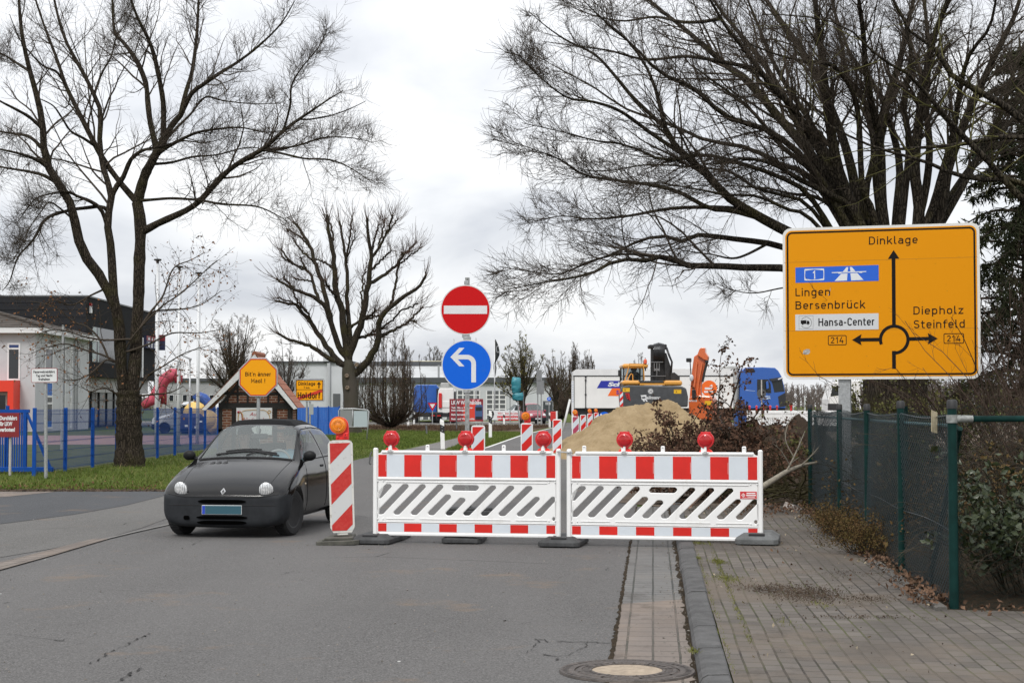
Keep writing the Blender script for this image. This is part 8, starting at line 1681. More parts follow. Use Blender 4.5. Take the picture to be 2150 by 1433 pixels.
OYs=39.0;c=at(543,792,OYs);t=thing('octagonal_sign','yellow octagonal board with a red rim and black lettering in front of the hut','sign',(c.x,OYs,0.004))
oct_=lambda r_:[(r_/math.cos(R(22.5))*math.cos(R(22.5+45*i)),c.z+r_/math.cos(R(22.5))*math.sin(R(22.5+45*i)))for i in range(8)]
mb=MB();mb.prism(oct_(0.468),-0.07,-0.045);mb.build('grey_frame',ZINC,t,bevel=0.006)
mb=MB();mb.prism(oct_(0.440),-0.0725,-0.0702);mb.build('yellow_board',mat('board_yellow',(0.80,0.33,0.004),0.42,spec=0.2),t)
mb=MB();mb.curve([oct_(0.440),oct_(0.418)],-0.0745,0.0015);mb.build('red_rim',mat('rim_red',(0.55,0.03,0.01),0.45),t)
mb=MB();din(mb,"Bit'n änner",0,c.z+0.025,0.100,-0.075,0,0.62,'CENTER',wt=0.15);din(mb,'Maol !',0,c.z-0.135,0.100,-0.075,0,0.335,'CENTER',wt=0.15);mb.build('black_lettering',SIGN_BLACK,t)
mb=MB();mb.cyl((0,0,0),(0,0,c.z-0.30),0.042,None,16);mb.build('post',ZINC,t,auto=40)
mb=MB();mb.cyl((0,0,c.z-0.30),(0,0,c.z+0.45),0.034,None,12);mb.box(-0.06,0.06,-0.045,0.04,c.z-0.50,c.z-0.44);mb.build('sleeve',ZINC_DULL,t)
HY_=48.0;hx=lambda px:at(px,852,HY_).x;hz=lambda py:HC+(HZ-py)*HY_/F
def brickmat():
 g=NG('clinker_brick',0.9,0.2);u=g.map((1,1,1));s_=g.t.nodes.new('ShaderNodeSeparateXYZ');g.t.links.new(g.P,s_.inputs[0]);cb=g.t.nodes.new('ShaderNodeCombineXYZ');g.t.links.new(g.math('ADD',s_.outputs['X'],s_.outputs['Y']),cb.inputs[0]);g.t.links.new(s_.outputs['Z'],cb.inputs[1])
 c,f=g.brick(cb.outputs[0],0.24,0.077,(0.125,0.040,0.022),(0.20,0.075,0.040),(0.34,0.29,0.24),0.010,0.5,0.0,0.1);return g.col(g.mix(g.ramp(g.noise(9,5,0.7),0.4,0.7,0,0.5),c,(0.07,0.028,0.02)))
BRICK=brickmat();TIMBER=mat('black_timber',(0.012,0.010,0.009),0.8,var=0.3,vscale=8);BOARD=mat('white_barge_board',(0.72,0.72,0.715),0.5,var=0.06,vscale=5);TILE=mat('clay_roof_tile',(0.30,0.105,0.055),0.8,var=0.25,vscale=6)
cxh=hx(536);t=thing('half_timbered_hut','small half-timbered welcome hut with brick panels and white barge boards','hut',(cxh,HY_,0.0));l=lambda px:hx(px)-cxh
xl,xr,ze,za=l(459),l(612),hz(850),hz(752);D_=1.15
mb=MB();mb.prism([(xl,0),(xl,ze),(l(536),za-0.10),(xr,ze),(xr,0)],0.0,D_);mb.build('brick_wall',BRICK,t)
mb=MB()
for px in(459,487,574,604):
 mb.box(l(px),l(px)+0.11,-0.025,0.0,0,hz(855))
mb.box(xl,xr,-0.030,0.0,hz(858),hz(845));mb.box(xl,xr,-0.025,0.0,hz(906),hz(900));mb.box(l(470),l(600),-0.030,0.0,hz(828),hz(823));mb.box(l(500),l(572),-0.030,0.0,hz(797),hz(793))
for px in(476,497,518,541,561,583):mb.box(l(px),l(px)+0.055,-0.022,0.0,hz(846),hz(max(795,752+abs(px-536)*1.02+6)))
mb.prism([(l(464),hz(846)),(l(536),hz(758)),(l(606),hz(846)),(l(600),hz(846)),(l(536),hz(768)),(l(471),hz(846))],-0.035,0.0)
for y0,y1 in((0.0,0.11),(D_-0.11,D_)):mb.box(xr,xr+0.025,y0,y1,0,ze)
mb.box(xr,xr+0.03,0.11,D_-0.11,ze-0.12,ze);mb.box(xr,xr+0.025,0.11,D_-0.11,0.55,0.64);mb.build('timber_frame',TIMBER,t)
ov_=0.28;A=(l(537),hz(744));Lp=(l(428),hz(859));Rp=(l(627),hz(857))
mb=MB();th=0.20
for P in(Lp,Rp):mb.prism([A,P,(P[0]+(0.10 if P is Lp else-0.10),P[1]-0.03),(A[0],A[1]-th*1.45)],-ov_-0.03,-ov_)
mb.build('barge_board',BOARD,t)
rf=MB()
for P in(Lp,Rp):
 dx_,dz_=P[0]-A[0],P[1]-A[1];nx,nz=(-dz_,dx_)if P is Lp else(dz_,-dx_);q=math.hypot(nx,nz);nx,nz=nx/q*0.05,abs(nz/q*0.05)
 for i in range(9):
  a0,a1=i/9,(i+1.08)/9;p0=(A[0]+dx_*a0,A[1]+dz_*a0+0.012);p1=(A[0]+dx_*a1,A[1]+dz_*a1+0.032)
  rf.prism([p0,p1,(p1[0],p1[1]+0.012),(p0[0],p0[1]+0.016)],-ov_+0.03,D_+0.25)
rf.tube([(A[0],-ov_,A[1]+0.02),(A[0],D_+0.25,A[1]+0.02)],0.075,10);rf.build('tiled_roof',TILE,t)
mb=MB();x0,x1,z0,z1=l(497),l(572),hz(912),hz(855.5);mb.box(x0,x1,-0.06,-0.03,z0,z1);bd=mb.build('notice_board',SIGN_WHITE,t)
mb=MB();mb.text('Auf',(x0+x1)/2+0.0,z1-0.24,0.115,-0.064,0,'CENTER',bold=0.0,shear=0.35,width=0.27);mb.text('Wiedersehen',x0+0.16,z1-0.42,0.14,-0.064,0,width=(x1-x0)-0.22,bold=-0.001,shear=0.4);mb.build('red_script',mat('script_red',(0.38,0.02,0.035),0.5),bd)
mb=MB();rb=lambda l_,r_=0.012:mb.tube([(x0+a*(x1-x0),-0.068,z1-b*0.6)for a,b in l_],r_,6)
rb([(0.06,0.9),(0.05,0.5),(0.07,0.28),(0.12,0.22),(0.17,0.30),(0.20,0.6),(0.24,0.85)]);rb([(0.95,0.7),(0.93,0.4),(0.86,0.20),(0.78,0.12),(0.5,0.10),(0.25,0.13),(0.15,0.20)],0.008);rb([(0.92,0.12),(0.97,0.2),(0.93,0.28),(0.87,0.22),(0.91,0.13)]);mb.build('gold_ribbon',mat('ribbon_gold',(0.50,0.27,0.03),0.4),bd)
mb=MB();rb([(0.05,0.22),(0.10,0.16),(0.14,0.24),(0.16,0.5),(0.22,0.8)],0.009);mb.ball((x0+0.06,-0.072,z1-0.13),0.035,10);mb.build('red_ribbon',mat('script_red',(0.38,0.02,0.035),0.5),bd)
TYs=61.0;c=at(650,819,TYs);s=TYs/F;t=thing('town_exit_sign','yellow end of town sign with a crossed-out place name, beside the hut roof','sign',(c.x,TYs,0.004));w_,h_=28.5*s,21.5*s
mb=MB();mb.curve([rrect(-w_-0.05,w_+0.05,c.z-h_-0.04,c.z+h_+0.05,0.07),rrect(-w_-0.015,w_+0.015,c.z-h_-0.01,c.z+h_+0.015,0.04)],-0.06,0.05);mb.build('tube_frame',ZINC,t)
mb=MB();mb.prism([(-w_,c.z-h_),(w_,c.z-h_),(w_,c.z+h_),(-w_,c.z+h_)],-0.045,-0.02);mb.build('yellow_board',mat('board_yellow',(0.80,0.33,0.004),0.42,spec=0.2),t)
mb=MB();mb.prism([(-w_*0.93,c.z-h_*0.95),(-w_*0.78,c.z-h_*0.95),(w_*0.98,c.z-h_*0.18),(w_*0.98,c.z+h_*0.04),(w_*0.7,c.z+h_*0.02),(-w_*0.93,c.z-h_*0.72)],-0.0475,-0.0452);mb.build('red_bar',mat('rim_red',(0.55,0.03,0.01),0.45),t)
mb=MB();mb.curve([[(-w_*0.99,c.z-h_*0.99),(w_*0.99,c.z-h_*0.99),(w_*0.99,c.z+h_*0.99),(-w_*0.99,c.z+h_*0.99)],rrect(-w_*0.95,w_*0.95,c.z-h_*0.94,c.z+h_*0.04,0.03)[::-1],rrect(-w_*0.95,w_*0.95,c.z+h_*0.08,c.z+h_*0.94,0.03)[::-1]],-0.049,0.0012)
din(mb,'Holdorf',-w_*0.86,c.z-h_*0.80,h_*0.60,-0.051,0,w_*1.66,wt=0.16);din(mb,'Dinklage',-w_*0.82,c.z+h_*0.48,h_*0.34,-0.051,0,w_*1.25,wt=0.15);din(mb,'7 km',-w_*0.42,c.z+h_*0.16,h_*0.19,-0.051,0,w_*0.42,wt=0.16)
mb.box(w_*0.66,w_*0.74,-0.0515,-0.0503,c.z+h_*0.2,c.z+h_*0.78);mb.prism([(w_*0.55,c.z+h_*0.55),(w_*0.70,c.z+h_*0.84),(w_*0.85,c.z+h_*0.55),(w_*0.78,c.z+h_*0.55),(w_*0.70,c.z+h_*0.70),(w_*0.62,c.z+h_*0.55)],-0.0521,-0.0509);mb.build('black_lettering',SIGN_BLACK,t)
for px in(648.5,655):mb=MB();x_=at(px,0,TYs).x-c.x;mb.cyl((x_,0.0,0),(x_,0.0,c.z-h_ if px<650 else c.z-h_*1.1),0.035,None,10);mb.build('post',ZINC,t)
mb=MB();x_=at(658,0,TYs).x-c.x;mb.box(x_-0.085,x_+0.085,-0.07,-0.05,HC-18*s,HC+4*s);mb.build('small_grey_plate',mat('back_grey',(0.30,0.32,0.32),0.6),t)
BYs=72.0;c=at(746,877,BYs);s=BYs/F;t=thing('double_sign','grey tubular frame with two blank sign backs standing in the grass','sign',(c.x,BYs,0.0));bx=lambda px:at(px,0,BYs).x-c.x;bz_=lambda py:HC+(HZ-py)*s
mb=MB();mb.tube([(bx(716),0,0),(bx(715),0,bz_(862)),(bx(717),0,bz_(858)),(bx(745),0,bz_(857.5)),(bx(774),0,bz_(860)),(bx(777),0,bz_(863)),(bx(776),0,bz_(890)),(bx(773),0,0)],0.032,8);mb.tube([(bx(716),0,bz_(895)),(bx(776),0,bz_(896))],0.02,6);mb.tube([(bx(744),0,bz_(858)),(bx(744),0,bz_(896))],0.02,6);mb.build('tube_frame',ZINC,t,smooth=True)
mb=MB();mb.box(bx(717.5),bx(743),0.0,0.02,bz_(894),bz_(860));mb.build('blank_panel',mat('blank_panel_dark',(0.20,0.21,0.21),0.6),t)
mb=MB();mb.box(bx(746),bx(774.5),0.0,0.02,bz_(895),bz_(862));mb.build('blank_panel',mat('blank_panel_pale',(0.36,0.42,0.44),0.55),t)['label']='paler blue-grey blank panel'
SYb=84.0;x0,x1=at(560,0,SYb).x,at(716,0,SYb).x;t=thing('blue_screen_fence','opaque blue screened fence between the hut and the pollarded tree','fence',(x0,SYb,0.0));L=x1-x0;nb=7
SCREEN=mat('blue_screen',(0.008,0.080,0.36),0.6,col2=(0.02,0.13,0.46),vscale=1.6,stretch=(6,1,0.5))
for i in range(nb+1):mb=MB();x_=L*i/nb;mb.box(x_-0.03,x_+0.03,-0.04,0.04,0,1.55);mb.build('post',F_BLUE,t)
for i in range(nb):
 mb=MB();a,b=L*i/nb+0.035,L*(i+1)/nb-0.035
 for j in range(8):q0,q1=a+(b-a)*j/8,a+(b-a)*(j+0.94)/8;mb.box(q0,q1,-0.01-0.006*(j%2),0.01,0.08,1.50)
 mb.build('screen_panel',SCREEN,t)
fp=None
for px,Y,py,lb in((336,60,547,'bare white flagpole against the dark hall corner'),(381.5,63,562,'bare white flagpole between its two neighbours'),(421.5,66,577,'bare white flagpole nearest the half-timbered hut')):
 x_=at(px,0,Y).x;
 if fp is None:
  fp=thing('flagpole',lb,'flagpole',(x_,Y,0),0,'bare white flagpoles on the lawn');mb=MB();mb.tube([(0,0,0),(0,0,2.2),(0,0,6.85)],[0.07,0.062,0.045],12);mb.build('pole',mat('pole_white',(0.58,0.59,0.60),0.4,metal=0.2),fp,smooth=True);mb=MB();mb.lathe([(0.0,6.84),(0.05,6.84),(0.05,6.92),(0.14,6.95),(0.14,7.0),(0.0,7.02)],n=14);mb.build('pole_cap',BLACK,fp,auto=40);mb=MB();mb.tube([(0.08,0,0.9),(0.075,0,6.8)],0.008,4);mb.build('halyard',mat('rope_grey',(0.3,0.3,0.3),0.9),fp)
 else:dup(fp,(x_,Y,0),None,lb)
t=thing('street_lamp','thin grey street lamp with a flat head behind the flagpoles','street lamp',(at(405,0,80).x,80,0));mb=MB();mb.tube([(0,0,0),(0,0,3.85)],[0.06,0.04],10);mb.build('pole',ZINC,t,smooth=True);mb=MB();mb.prism([(-0.40,4.02),(-0.36,4.05),(0.06,3.90),(0.05,3.80)],-0.12,0.12);mb.build('lamp_head',mat('lamp_grey',(0.25,0.26,0.27),0.5),t)
t=thing('steel_post','thin galvanised post on the lawn between the blue fence posts','post',(at(140,0,57).x,57,0));mb=MB();mb.cyl((0,0,0),(0,0,1.0),0.055,None,10);mb.cyl((0,0,1.0),(0,0,4.4),0.040,None,10);mb.build('pole',ZINC,t)
# -- light grey building with the red entrance
WALLG=mat('pale_grey_render',(0.46,0.468,0.48),0.9,var=0.05,vscale=0.8,bump=0.15,bscale=12);ROOFD=None
def tile_mat(name,col):
 g=NG(name,0.85,0.2);w_=g.t.nodes.new('ShaderNodeTexWave');w_.bands_direction='Z';w_.inputs['Scale'].default_value=1.9;w_.inputs['Distortion'].default_value=0.4;g.t.links.new(g.P,w_.inputs['Vector'])
 c=g.mix(g.ramp(w_.outputs['Fac'],0.1,0.8),tuple(q*0.45 for q in col),col);return g.col(g.mix(g.ramp(g.noise(1.5,5,0.7),0.4,0.7,0,0.5),c,tuple(q*1.5 for q in col)))
ROOFD=tile_mat('dark_roof_tiles',(0.068,0.058,0.050));WINF=mat('white_window_frame',(0.66,0.66,0.66),0.5);PANE=mat('dark_window_pane',(0.020,0.024,0.028),0.08,spec=0.6);BLUEP=mat('blue_panel',(0.014,0.115,0.42),0.5);REDP=mat('red_portal',(0.68,0.036,0.012),0.5)
BYo=98.0;bX=-28.85;t=thing('grey_building','pale grey two-storey building with a red entrance portal and tall white windows','building',(bX,BYo,0.0));S=BYo/F
fx=lambda px:at(px,0,BYo).x-bX;fz=lambda py:HC+(HZ-py)*S
EZ=5.95;Ls=9.4
mb=MB();mb.box(-16,0,0,Ls+3,0,EZ);mb.build('wall',WALLG,t)
mb=MB();e_=0.55
mb.box(-16,e_,-e_,Ls+3.4,EZ+0.004,EZ+0.34);mb.build('eaves',WINF,t)
mb=MB();z0=EZ+0.36;vs=[(-16,-e_-0.05,z0),(e_+0.05,-e_-0.05,z0),(e_+0.05,Ls+3.45,z0),(-16,Ls+3.45,z0),(-8.0,6.2,z0+2.3),(-16,6.2,z0+2.3)];mb.add(vs,[(0,1,4,5),(1,2,4),(2,3,5,4),(0,3,2,1)]);mb.tube([(e_+0.05,-e_-0.05,z0+0.05),(-8.0,6.2,z0+2.34)],0.12,8);mb.build('roof',ROOFD,t)
def window(parent,x0,x1,z0,z1,face='front',off=0.0,splits=(),fr=0.10,pane=None,blue=()):
 """framed window on the front (x-z) or side (y-z) wall"""
 mb=MB();B=(lambda a,b,d0,d1,c,d:mb.box(a,b,d0-0.05+off,d1-0.05+off,c,d))if face=='front' else(lambda a,b,d0,d1,c,d:mb.box(0.05-d1+off,0.05-d0+off,a,b,c,d))
 B(x0,x0+fr,0,0.08,z0,z1);B(x1-fr,x1,0,0.08,z0,z1);B(x0+fr,x1-fr,0.001,0.08,z0,z0+fr);B(x0+fr,x1-fr,0.001,0.08,z1-fr,z1)
 for z in splits:B(x0+fr,x1-fr,0.002,0.08,z-fr/2,z+fr/2)
 o=mb.build('window',WINF,parent);mb=MB();B(x0+fr,x1-fr,0.035,0.06,z0+fr,z1-fr);mb.build('pane',pane or PANE,o)
 for c,d in blue:mb=MB();B(x0+fr,x1-fr,0.025,0.034,c,d);mb.build('blue_panel',BLUEP,o)
 return o
window(t,fx(25),fx(52),fz(798),fz(720),splits=(fz(731.5),))
mb=MB();mb.box(fx(25)+0.1,fx(52)-0.1,-0.03,-0.018,fz(729),fz(723));mb.build('blind',mat('blind_blue',(0.02,0.045,0.16),0.6),t)
sy=lambda px:(bX*F/(px-CX))-BYo
sz=lambda py,yy:HC+(HZ-py)*(BYo+yy)/F
for a,b,zt in((93,110,722),(127,136.5,725),(146.5,150,728)):
 ya,yb=sy(a),sy(b);ym=(ya+yb)/2
 window(t,ya,yb,3.15,sz(zt,ym),'side',splits=(sz(zt+9,ym),),fr=0.13)
 window(t,ya,yb,0.12,3.1,'side',splits=(1.72,2.15),fr=0.13,blue=((2.2,3.0),(0.2,0.62)))
mb=MB();mb.box(fx(-60),fx(52),-1.3,-0.001,fz(822),fz(799));mb.box(fx(40),fx(52),-1.3,-0.002,0,fz(822)-0.002);mb.build('entrance_portal',REDP,t)
mb=MB();mb.box(fx(-60),fx(40)-0.004,-0.12,-0.03,0,fz(822)-0.004);d=mb.build('entrance_glazing',PANE,t);mb=MB()
for px in(-30,0,24,38):mb.box(fx(px),fx(px+3.5),-0.18,-0.121,0,fz(826));
mb.box(fx(-60),fx(40),-0.185,-0.122,fz(829),fz(824));mb.build('door_frame',WINF,d)
mb=MB();
for yy in(6.0,8.6,9.2):mb.tube([(0.10,yy,0),(0.10,yy,EZ)],0.055,8)
mb.build('downpipe',ZINC,t)
# -- dark block behind it
DARK=mat('anthracite_cladding',(0.024,0.025,0.028),0.75,spec=0.1,var=0.12,vscale=0.4,stretch=(0.3,0.3,8));DARK2=mat('anthracite_side',(0.026,0.0265,0.028),0.85,var=0.08,vscale=0.6,spec=0.03)
DYo=112.0;dX=-29.45;t=thing('dark_office_block','anthracite flat-roofed office block with a glazed ground floor','building',(dX,DYo,0.0));DZ=9.12;Ld=21.5
mb=MB();mb.box(-40,0,0,Ld,3.62,DZ);mb.build('upper_storey',DARK2,t)
mb=MB();mb.box(-40,-0.01,-0.05,-0.002,3.62,DZ-0.002);
for i in range(11):mb.box(-40,-0.012,-0.075,-0.0505,3.7+i*0.5,3.72+i*0.5)
mb.build('front_cladding',DARK,t)
mb=MB();mb.box(-40,0.06,-0.08,Ld+0.06,DZ,DZ+0.10);mb.build('roof_edge',mat('roof_edge_grey',(0.14,0.145,0.15),0.5),t)
dsy=lambda px:(dX*F/(px-CX))-DYo
mb=MB();mb.box(-39,-1.1,0.8,Ld-0.6,0,3.60);mb.build('ground_floor_core',mat('core_grey',(0.20,0.20,0.20),0.8),t)
mb=MB();mb.box(-1.0,-0.55,0.1,Ld,2.55,3.615);mb.build('fascia',mat('fascia_grey',(0.36,0.36,0.355),0.7),t)
for i in range(9):
 y0,y1=0.6+i*2.25,0.6+i*2.25+2.16;o=MB().box(-1.04,-0.98,y0,y1,0.05,2.54).build('ground_window',PANE,t);mb=MB();mb.box(-0.975,-0.90,y1-0.02,y1+0.08,0.05,2.54);mb.box(-0.976,-0.92,y0,y1-0.03,1.95,2.02);mb.build('window_frame',BLACK,o)
ya,yb=dsy(193),dsy(262);o=MB().box(-0.02,0.004,ya,yb,sz(762,19),sz(690,19)).build('upper_window',PANE,t)
mb=MB()
mb.box(0.005,0.03,ya,ya+0.9,sz(762,19)+0.02,sz(690,19)-0.02);mb.box(0.005,0.03,ya+1.5,ya+1.75,sz(762,19)+0.02,sz(690,19)-0.02);mb.build('pale_reveal',mat('reveal_pale',(0.36,0.42,0.42),0.5),o)
ya,yb=dsy(278),dsy(300);o=MB().box(-0.02,0.004,ya,yb,sz(788,24),sz(700,24)).build('upper_window',PANE,t);mb=MB();mb.box(0.005,0.04,yb-0.4,yb,sz(788,24),sz(700,24));mb.build('window_frame',WINF,o)
mb=MB();mb.box(0.0,0.85,Ld-0.15,Ld,sz(722,22),sz(686,22));mb.box(0.004,0.25,Ld-4.2,Ld-0.16,sz(718,20),sz(690,20));lg=mb.build('logo_board',mat('logo_dark_blue',(0.025,0.03,0.085),0.5),t)
mb=MB();mb.box(0.0,0.87,Ld-0.165,Ld-0.151,sz(700,22),sz(686,22));mb.box(0.251,0.262,Ld-4.2,Ld-0.17,sz(701,20),sz(690,20));mb.build('red_field',mat('logo_dull_red',(0.22,0.02,0.03),0.5),lg)
mb=MB();
for i in range(3):mb.box(0.252,0.262,Ld-3.6+i*1.1,Ld-3.2+i*1.1,sz(716,20),sz(704,20));mb.box(0.263,0.27,Ld-3.7+i*1.1,Ld-3.1+i*1.1,sz(699,20),sz(693,20))
mb.build('white_marks',SIGN_WHITE,lg)
mb=MB();mb.box(0.0,0.16,0.55,0.9,8.0,8.5,0,0.03);a_=mb.build('alarm_box',SIGN_WHITE,t);mb=MB();mb.box(0.0,0.14,0.58,0.87,8.505,8.7,0,0.03);mb.build('red_lamp',mat('lamp_red',(0.55,0.02,0.02),0.4),a_)
# -- inflatables and warehouse behind the lawn
PINK=mat('pink_inflatable',(0.40,0.050,0.085),0.6,var=0.3,vscale=2.5,bump=0.8,bscale=3);iY=90.0;ip=lambda px,py:at(px,py,iY)
t=thing('inflatable_slide','pinkish red inflatable slide tube rising behind the blue fence','inflatable',(ip(335,0).x,iY,0));o_=Vector((ip(335,0).x,iY,0));mb=MB();mb.tube([ip(300,852)-o_,ip(322,838)-o_,ip(336,815)-o_,ip(345,797)-o_,ip(362,786)-o_,ip(378,786)-o_],[0.20,0.32,0.34,0.34,0.36,0.30],14);mb.build('tube',PINK,t,smooth=True)
mb=MB();mb.tube([ip(341,848)-o_+Vector((0,0.3,0)),ip(342,826)-o_+Vector((0,0.3,0)),ip(343,806)-o_+Vector((0,0.3,0))],[0.18,0.16,0.14],10);mb.tube([ip(375,803)-o_,ip(374,788)-o_],[0.22,0.26],10);mb.build('support',mat('dark_pink',(0.30,0.02,0.04),0.5),t,smooth=True)
YELI=mat('pale_yellow_inflatable',(0.62,0.42,0.12),0.5,var=0.1,vscale=2);BLUI=mat('blue_inflatable',(0.02,0.07,0.28),0.5,var=0.15,vscale=2);NAVI=mat('navy_inflatable',(0.012,0.018,0.085),0.5,var=0.2,vscale=2)
t=thing('bouncy_castle','blue and yellow bouncy castle behind the blue fence, left of the hut','inflatable',(ip(410,0).x,iY,0));o_=Vector((ip(410,0).x,iY,0));mb=MB();mb.ball(ip(410,868)-o_,0.72,18,0,(0.95,0.8,0.95));mb.ball(ip(434,882)-o_,0.6,16,0,(1.1,0.8,1.0));mb.tube([ip(440,905)-o_,ip(452,893)-o_,ip(458,870)-o_],[0.3,0.26,0.2],10);mb.build('yellow_body',YELI,t,smooth=True)
mb=MB();mb.tube([ip(405,838)-o_+Vector((0,0.5,0)),ip(414,832)-o_+Vector((0,0.5,0)),ip(424,836)-o_+Vector((0,0.5,0)),ip(436,850)-o_+Vector((0,0.5,0)),ip(442,865)-o_+Vector((0,0.5,0))],[0.22,0.3,0.3,0.28,0.24],12);mb.build('blue_arch',BLUI,t,smooth=True)
mb=MB();mb.box(ip(386,0).x-o_.x,ip(440,0).x-o_.x,-0.9,0.6,0.05,1.15,0,0.25);mb.build('navy_base',NAVI,t,smooth=False)
mb=MB();
for px,py in((398,893),(418,896),(428,884)):q=ip(px,py)-o_;mb.box(q.x-0.08,q.x+0.08,-0.915,-0.902,q.z-0.05,q.z+0.05)
mb.build('white_print',SIGN_WHITE,t)
WHY=165.0
def flat_hall(name,label,px0,px1,pyt,Y,depth,m_wall,parts):
 x0,x1=at(px0,0,Y).x,at(px1,0,Y).x;t=thing(name,label,'building',(x0,Y,0));z1=HC+(HZ-pyt)*Y/F;mb=MB();mb.box(0,x1-x0,0,depth,0,z1);mb.build('wall',m_wall,t);parts(t,lambda px:at(px,0,Y).x-x0,lambda py:HC+(HZ-py)*Y/F,x1-x0,z1);return t
GREYW=mat('grey_sheet_wall',(0.30,0.305,0.31),0.7,var=0.06,vscale=0.3);WHITEW=mat('white_sheet_wall',(0.50,0.515,0.53),0.7,var=0.05,vscale=0.4);CREAM=mat('cream_sheet_roof',(0.60,0.56,0.42),0.6,var=0.12,vscale=0.35,stretch=(4,0.2,0.2));TRIMD=mat('dark_roof_trim',(0.06,0.065,0.07),0.6)
def p1(t,fx,fz,L,z1):
 MB().box(-0.2,L+0.2,-0.25,10,z1+0.002,z1+0.30).build('roof_edge',TRIMD,t)
 for i in range(7):
  o=MB().box(fx(362+i*14),fx(372+i*14),-0.05,-0.001,fz(842),fz(828)).build('window',WINF,t);MB().box(fx(363+i*14),fx(371+i*14),-0.08,-0.051,fz(841),fz(829)).build('pane',PANE,o)
flat_hall('warehouse','low grey warehouse with a row of windows behind the flagpoles',330,470,800,WHY,30,GREYW,p1)
def p2(t,fx,fz,L,z1):
 MB().box(-0.2,L+0.2,-0.3,20,z1+0.002,z1+0.22).build('roof_edge',TRIMD,t)
 mb=MB();mb.box(fx(683),fx(694),-0.5,3,z1+0.2,fz(738));mb.box(fx(698),fx(701),-0.2,0.2,z1+0.2,fz(745));mb.build('roof_duct',mat('duct_pale',(0.42,0.43,0.44),0.5),t)
 mb=MB();mb.tube([(fx(694),-0.2,0),(fx(694),-0.2,z1)],0.2,6);mb.build('downpipe',mat('duct_pale',(0.42,0.43,0.44),0.5),t)
 for a,b in((703,718),(724,740)):MB().box(fx(a),fx(b),-0.06,-0.001,0,fz(826)).build('roller_gate',mat('gate_grey',(0.09,0.095,0.10),0.6),t)
flat_hall('warehouse','grey-white flat-roofed warehouse behind the town exit sign',574,742,762,185,40,WHITEW,p2)
def p3(t,fx,fz,L,z1):
 MB().box(-0.3,L+0.3,-0.35,0.3,z1-0.35,z1+0.25).build('parapet',TRIMD,t)
 mb=MB();mb.add([(0,2,z1),(L*0.78,2,z1),(L*0.78,14,fz(778)*1.0+0.9),(0,14,fz(778)+0.9)],[(0,1,2,3)]);mb.box(0,L*0.78,14,30,0,fz(778)+0.9);mb.build('upper_roof',mat('pale_roof_sheet',(0.42,0.43,0.43),0.6,var=0.1,vscale=0.5),t)
 MB().box(-0.1,L*0.6,13.7,14.2,fz(778)+0.9,fz(778)+1.4).build('roof_trim',TRIMD,t)
 for a,b in((889,929),(938,1008),(1022,1062)):
  o=MB().box(fx(a),fx(b),-0.05,-0.001,0.1,fz(820)).build('roller_gate',mat('gate_grey',(0.09,0.095,0.10),0.6),t);mb=MB();n=max(2,int((b-a)/11))
  for i in range(n+1):x_=fx(a+(b-a)*i/n);mb.box(x_-0.07,x_+0.07,-0.08,-0.051,0.1,fz(820))
  for py in(829,838,848,858,870):mb.box(fx(a),fx(b),-0.082,-0.0515,fz(py)-0.06,fz(py)+0.06)
  mb.build('gate_bars',WINF,o)
 for px,py in((922,776),(1015,810)):MB().cyl((fx(px),0.6,z1),(fx(px),0.6,fz(py-10)),0.12,None,8).build('roof_vent',ZINC,t)
 MB().box(fx(1086),fx(1120),-0.04,-0.001,fz(858),fz(846)).build('window_band',PANE,t)
flat_hall('wash_hall','long white hall with gridded roller gates behind the parked lorries',742,1166,797,178,14,WHITEW,p3)
def p4(t,fx,fz,L,z1):
 mb=MB();n=40
 for i in range(n):mb.box(L*i/n,L*(i+0.75)/n,-0.08,-0.001,z1*0.4,z1);
 mb.build('roof_ribs',CREAM,t)
flat_hall('cream_roof_hall','hall with a ribbed cream roof rising behind the white one',862,960,757,205,20,CREAM,p4)
# -- small things along the far road
def px2(px,Y):return at(px,0,Y).x
def zz(py,Y):return HC+(HZ-py)*Y/F
def make_delin(label,loc,h_=1.06):
 t=thing('delineator_post',label,'delineator',loc,0,'white delineator posts along the path and road');mb=MB();w_=0.075
 mb.slab([(-w_,-0.03),(w_,-0.03),(w_*0.5,0.07),(-w_*0.5,0.07)],0.0,h_-0.06);mb.add([(-w_,-0.03,h_-0.06),(w_,-0.03,h_-0.06),(w_*0.5,0.07,h_-0.06),(-w_*0.5,0.07,h_-0.06),(-w_*0.8,-0.02,h_+0.03),(w_*0.8,-0.02,h_-0.03),(w_*0.4,0.06,h_-0.03),(-w_*0.4,0.06,h_+0.03)],[(0,1,5,4),(1,2,6,5),(2,3,7,6),(3,0,4,7),(4,5,6,7)]);mb.build('body',WHITE_PL,t)
 mb=MB();mb.prism([(-w_-0.002,h_-0.42),(w_+0.002,h_-0.50),(w_+0.002,h_-0.24),(-w_-0.002,h_-0.16)],-0.034,0.02);b=mb.build('black_band',BLACK,t)
 mb=MB()
 for z in(h_-0.26,h_-0.39):mb.prism(circ(0,z,0.025,12),-0.038,-0.0345)
 mb.build('reflector',mat('reflector_grey',(0.2,0.2,0.21),0.3),b);return t
dl=make_delin('white delineator post on the cycle path just behind the barrier',(px2(931.5,58.5),58.5,0));dl.rotation_euler=(0,R(-2),0)
for px,Y,lb,s in((1030,77.5,'white delineator post in front of the jobs banner',1.22),(859.5,122,'white delineator post with a black band at the crossroad, by the hornbeam',1.05),(871.5,138,'smaller white delineator post beside the blue lorry tractor',1.05),(1058.5,136,'far white delineator post below the jobs banner',0.95),(1153.5,118,'white delineator post beside the red van',1.0)):
 d=dup(dl,(px2(px,Y),Y,0),0,lb);d.scale=(1,1,s);d.rotation_euler=(0,0,0)
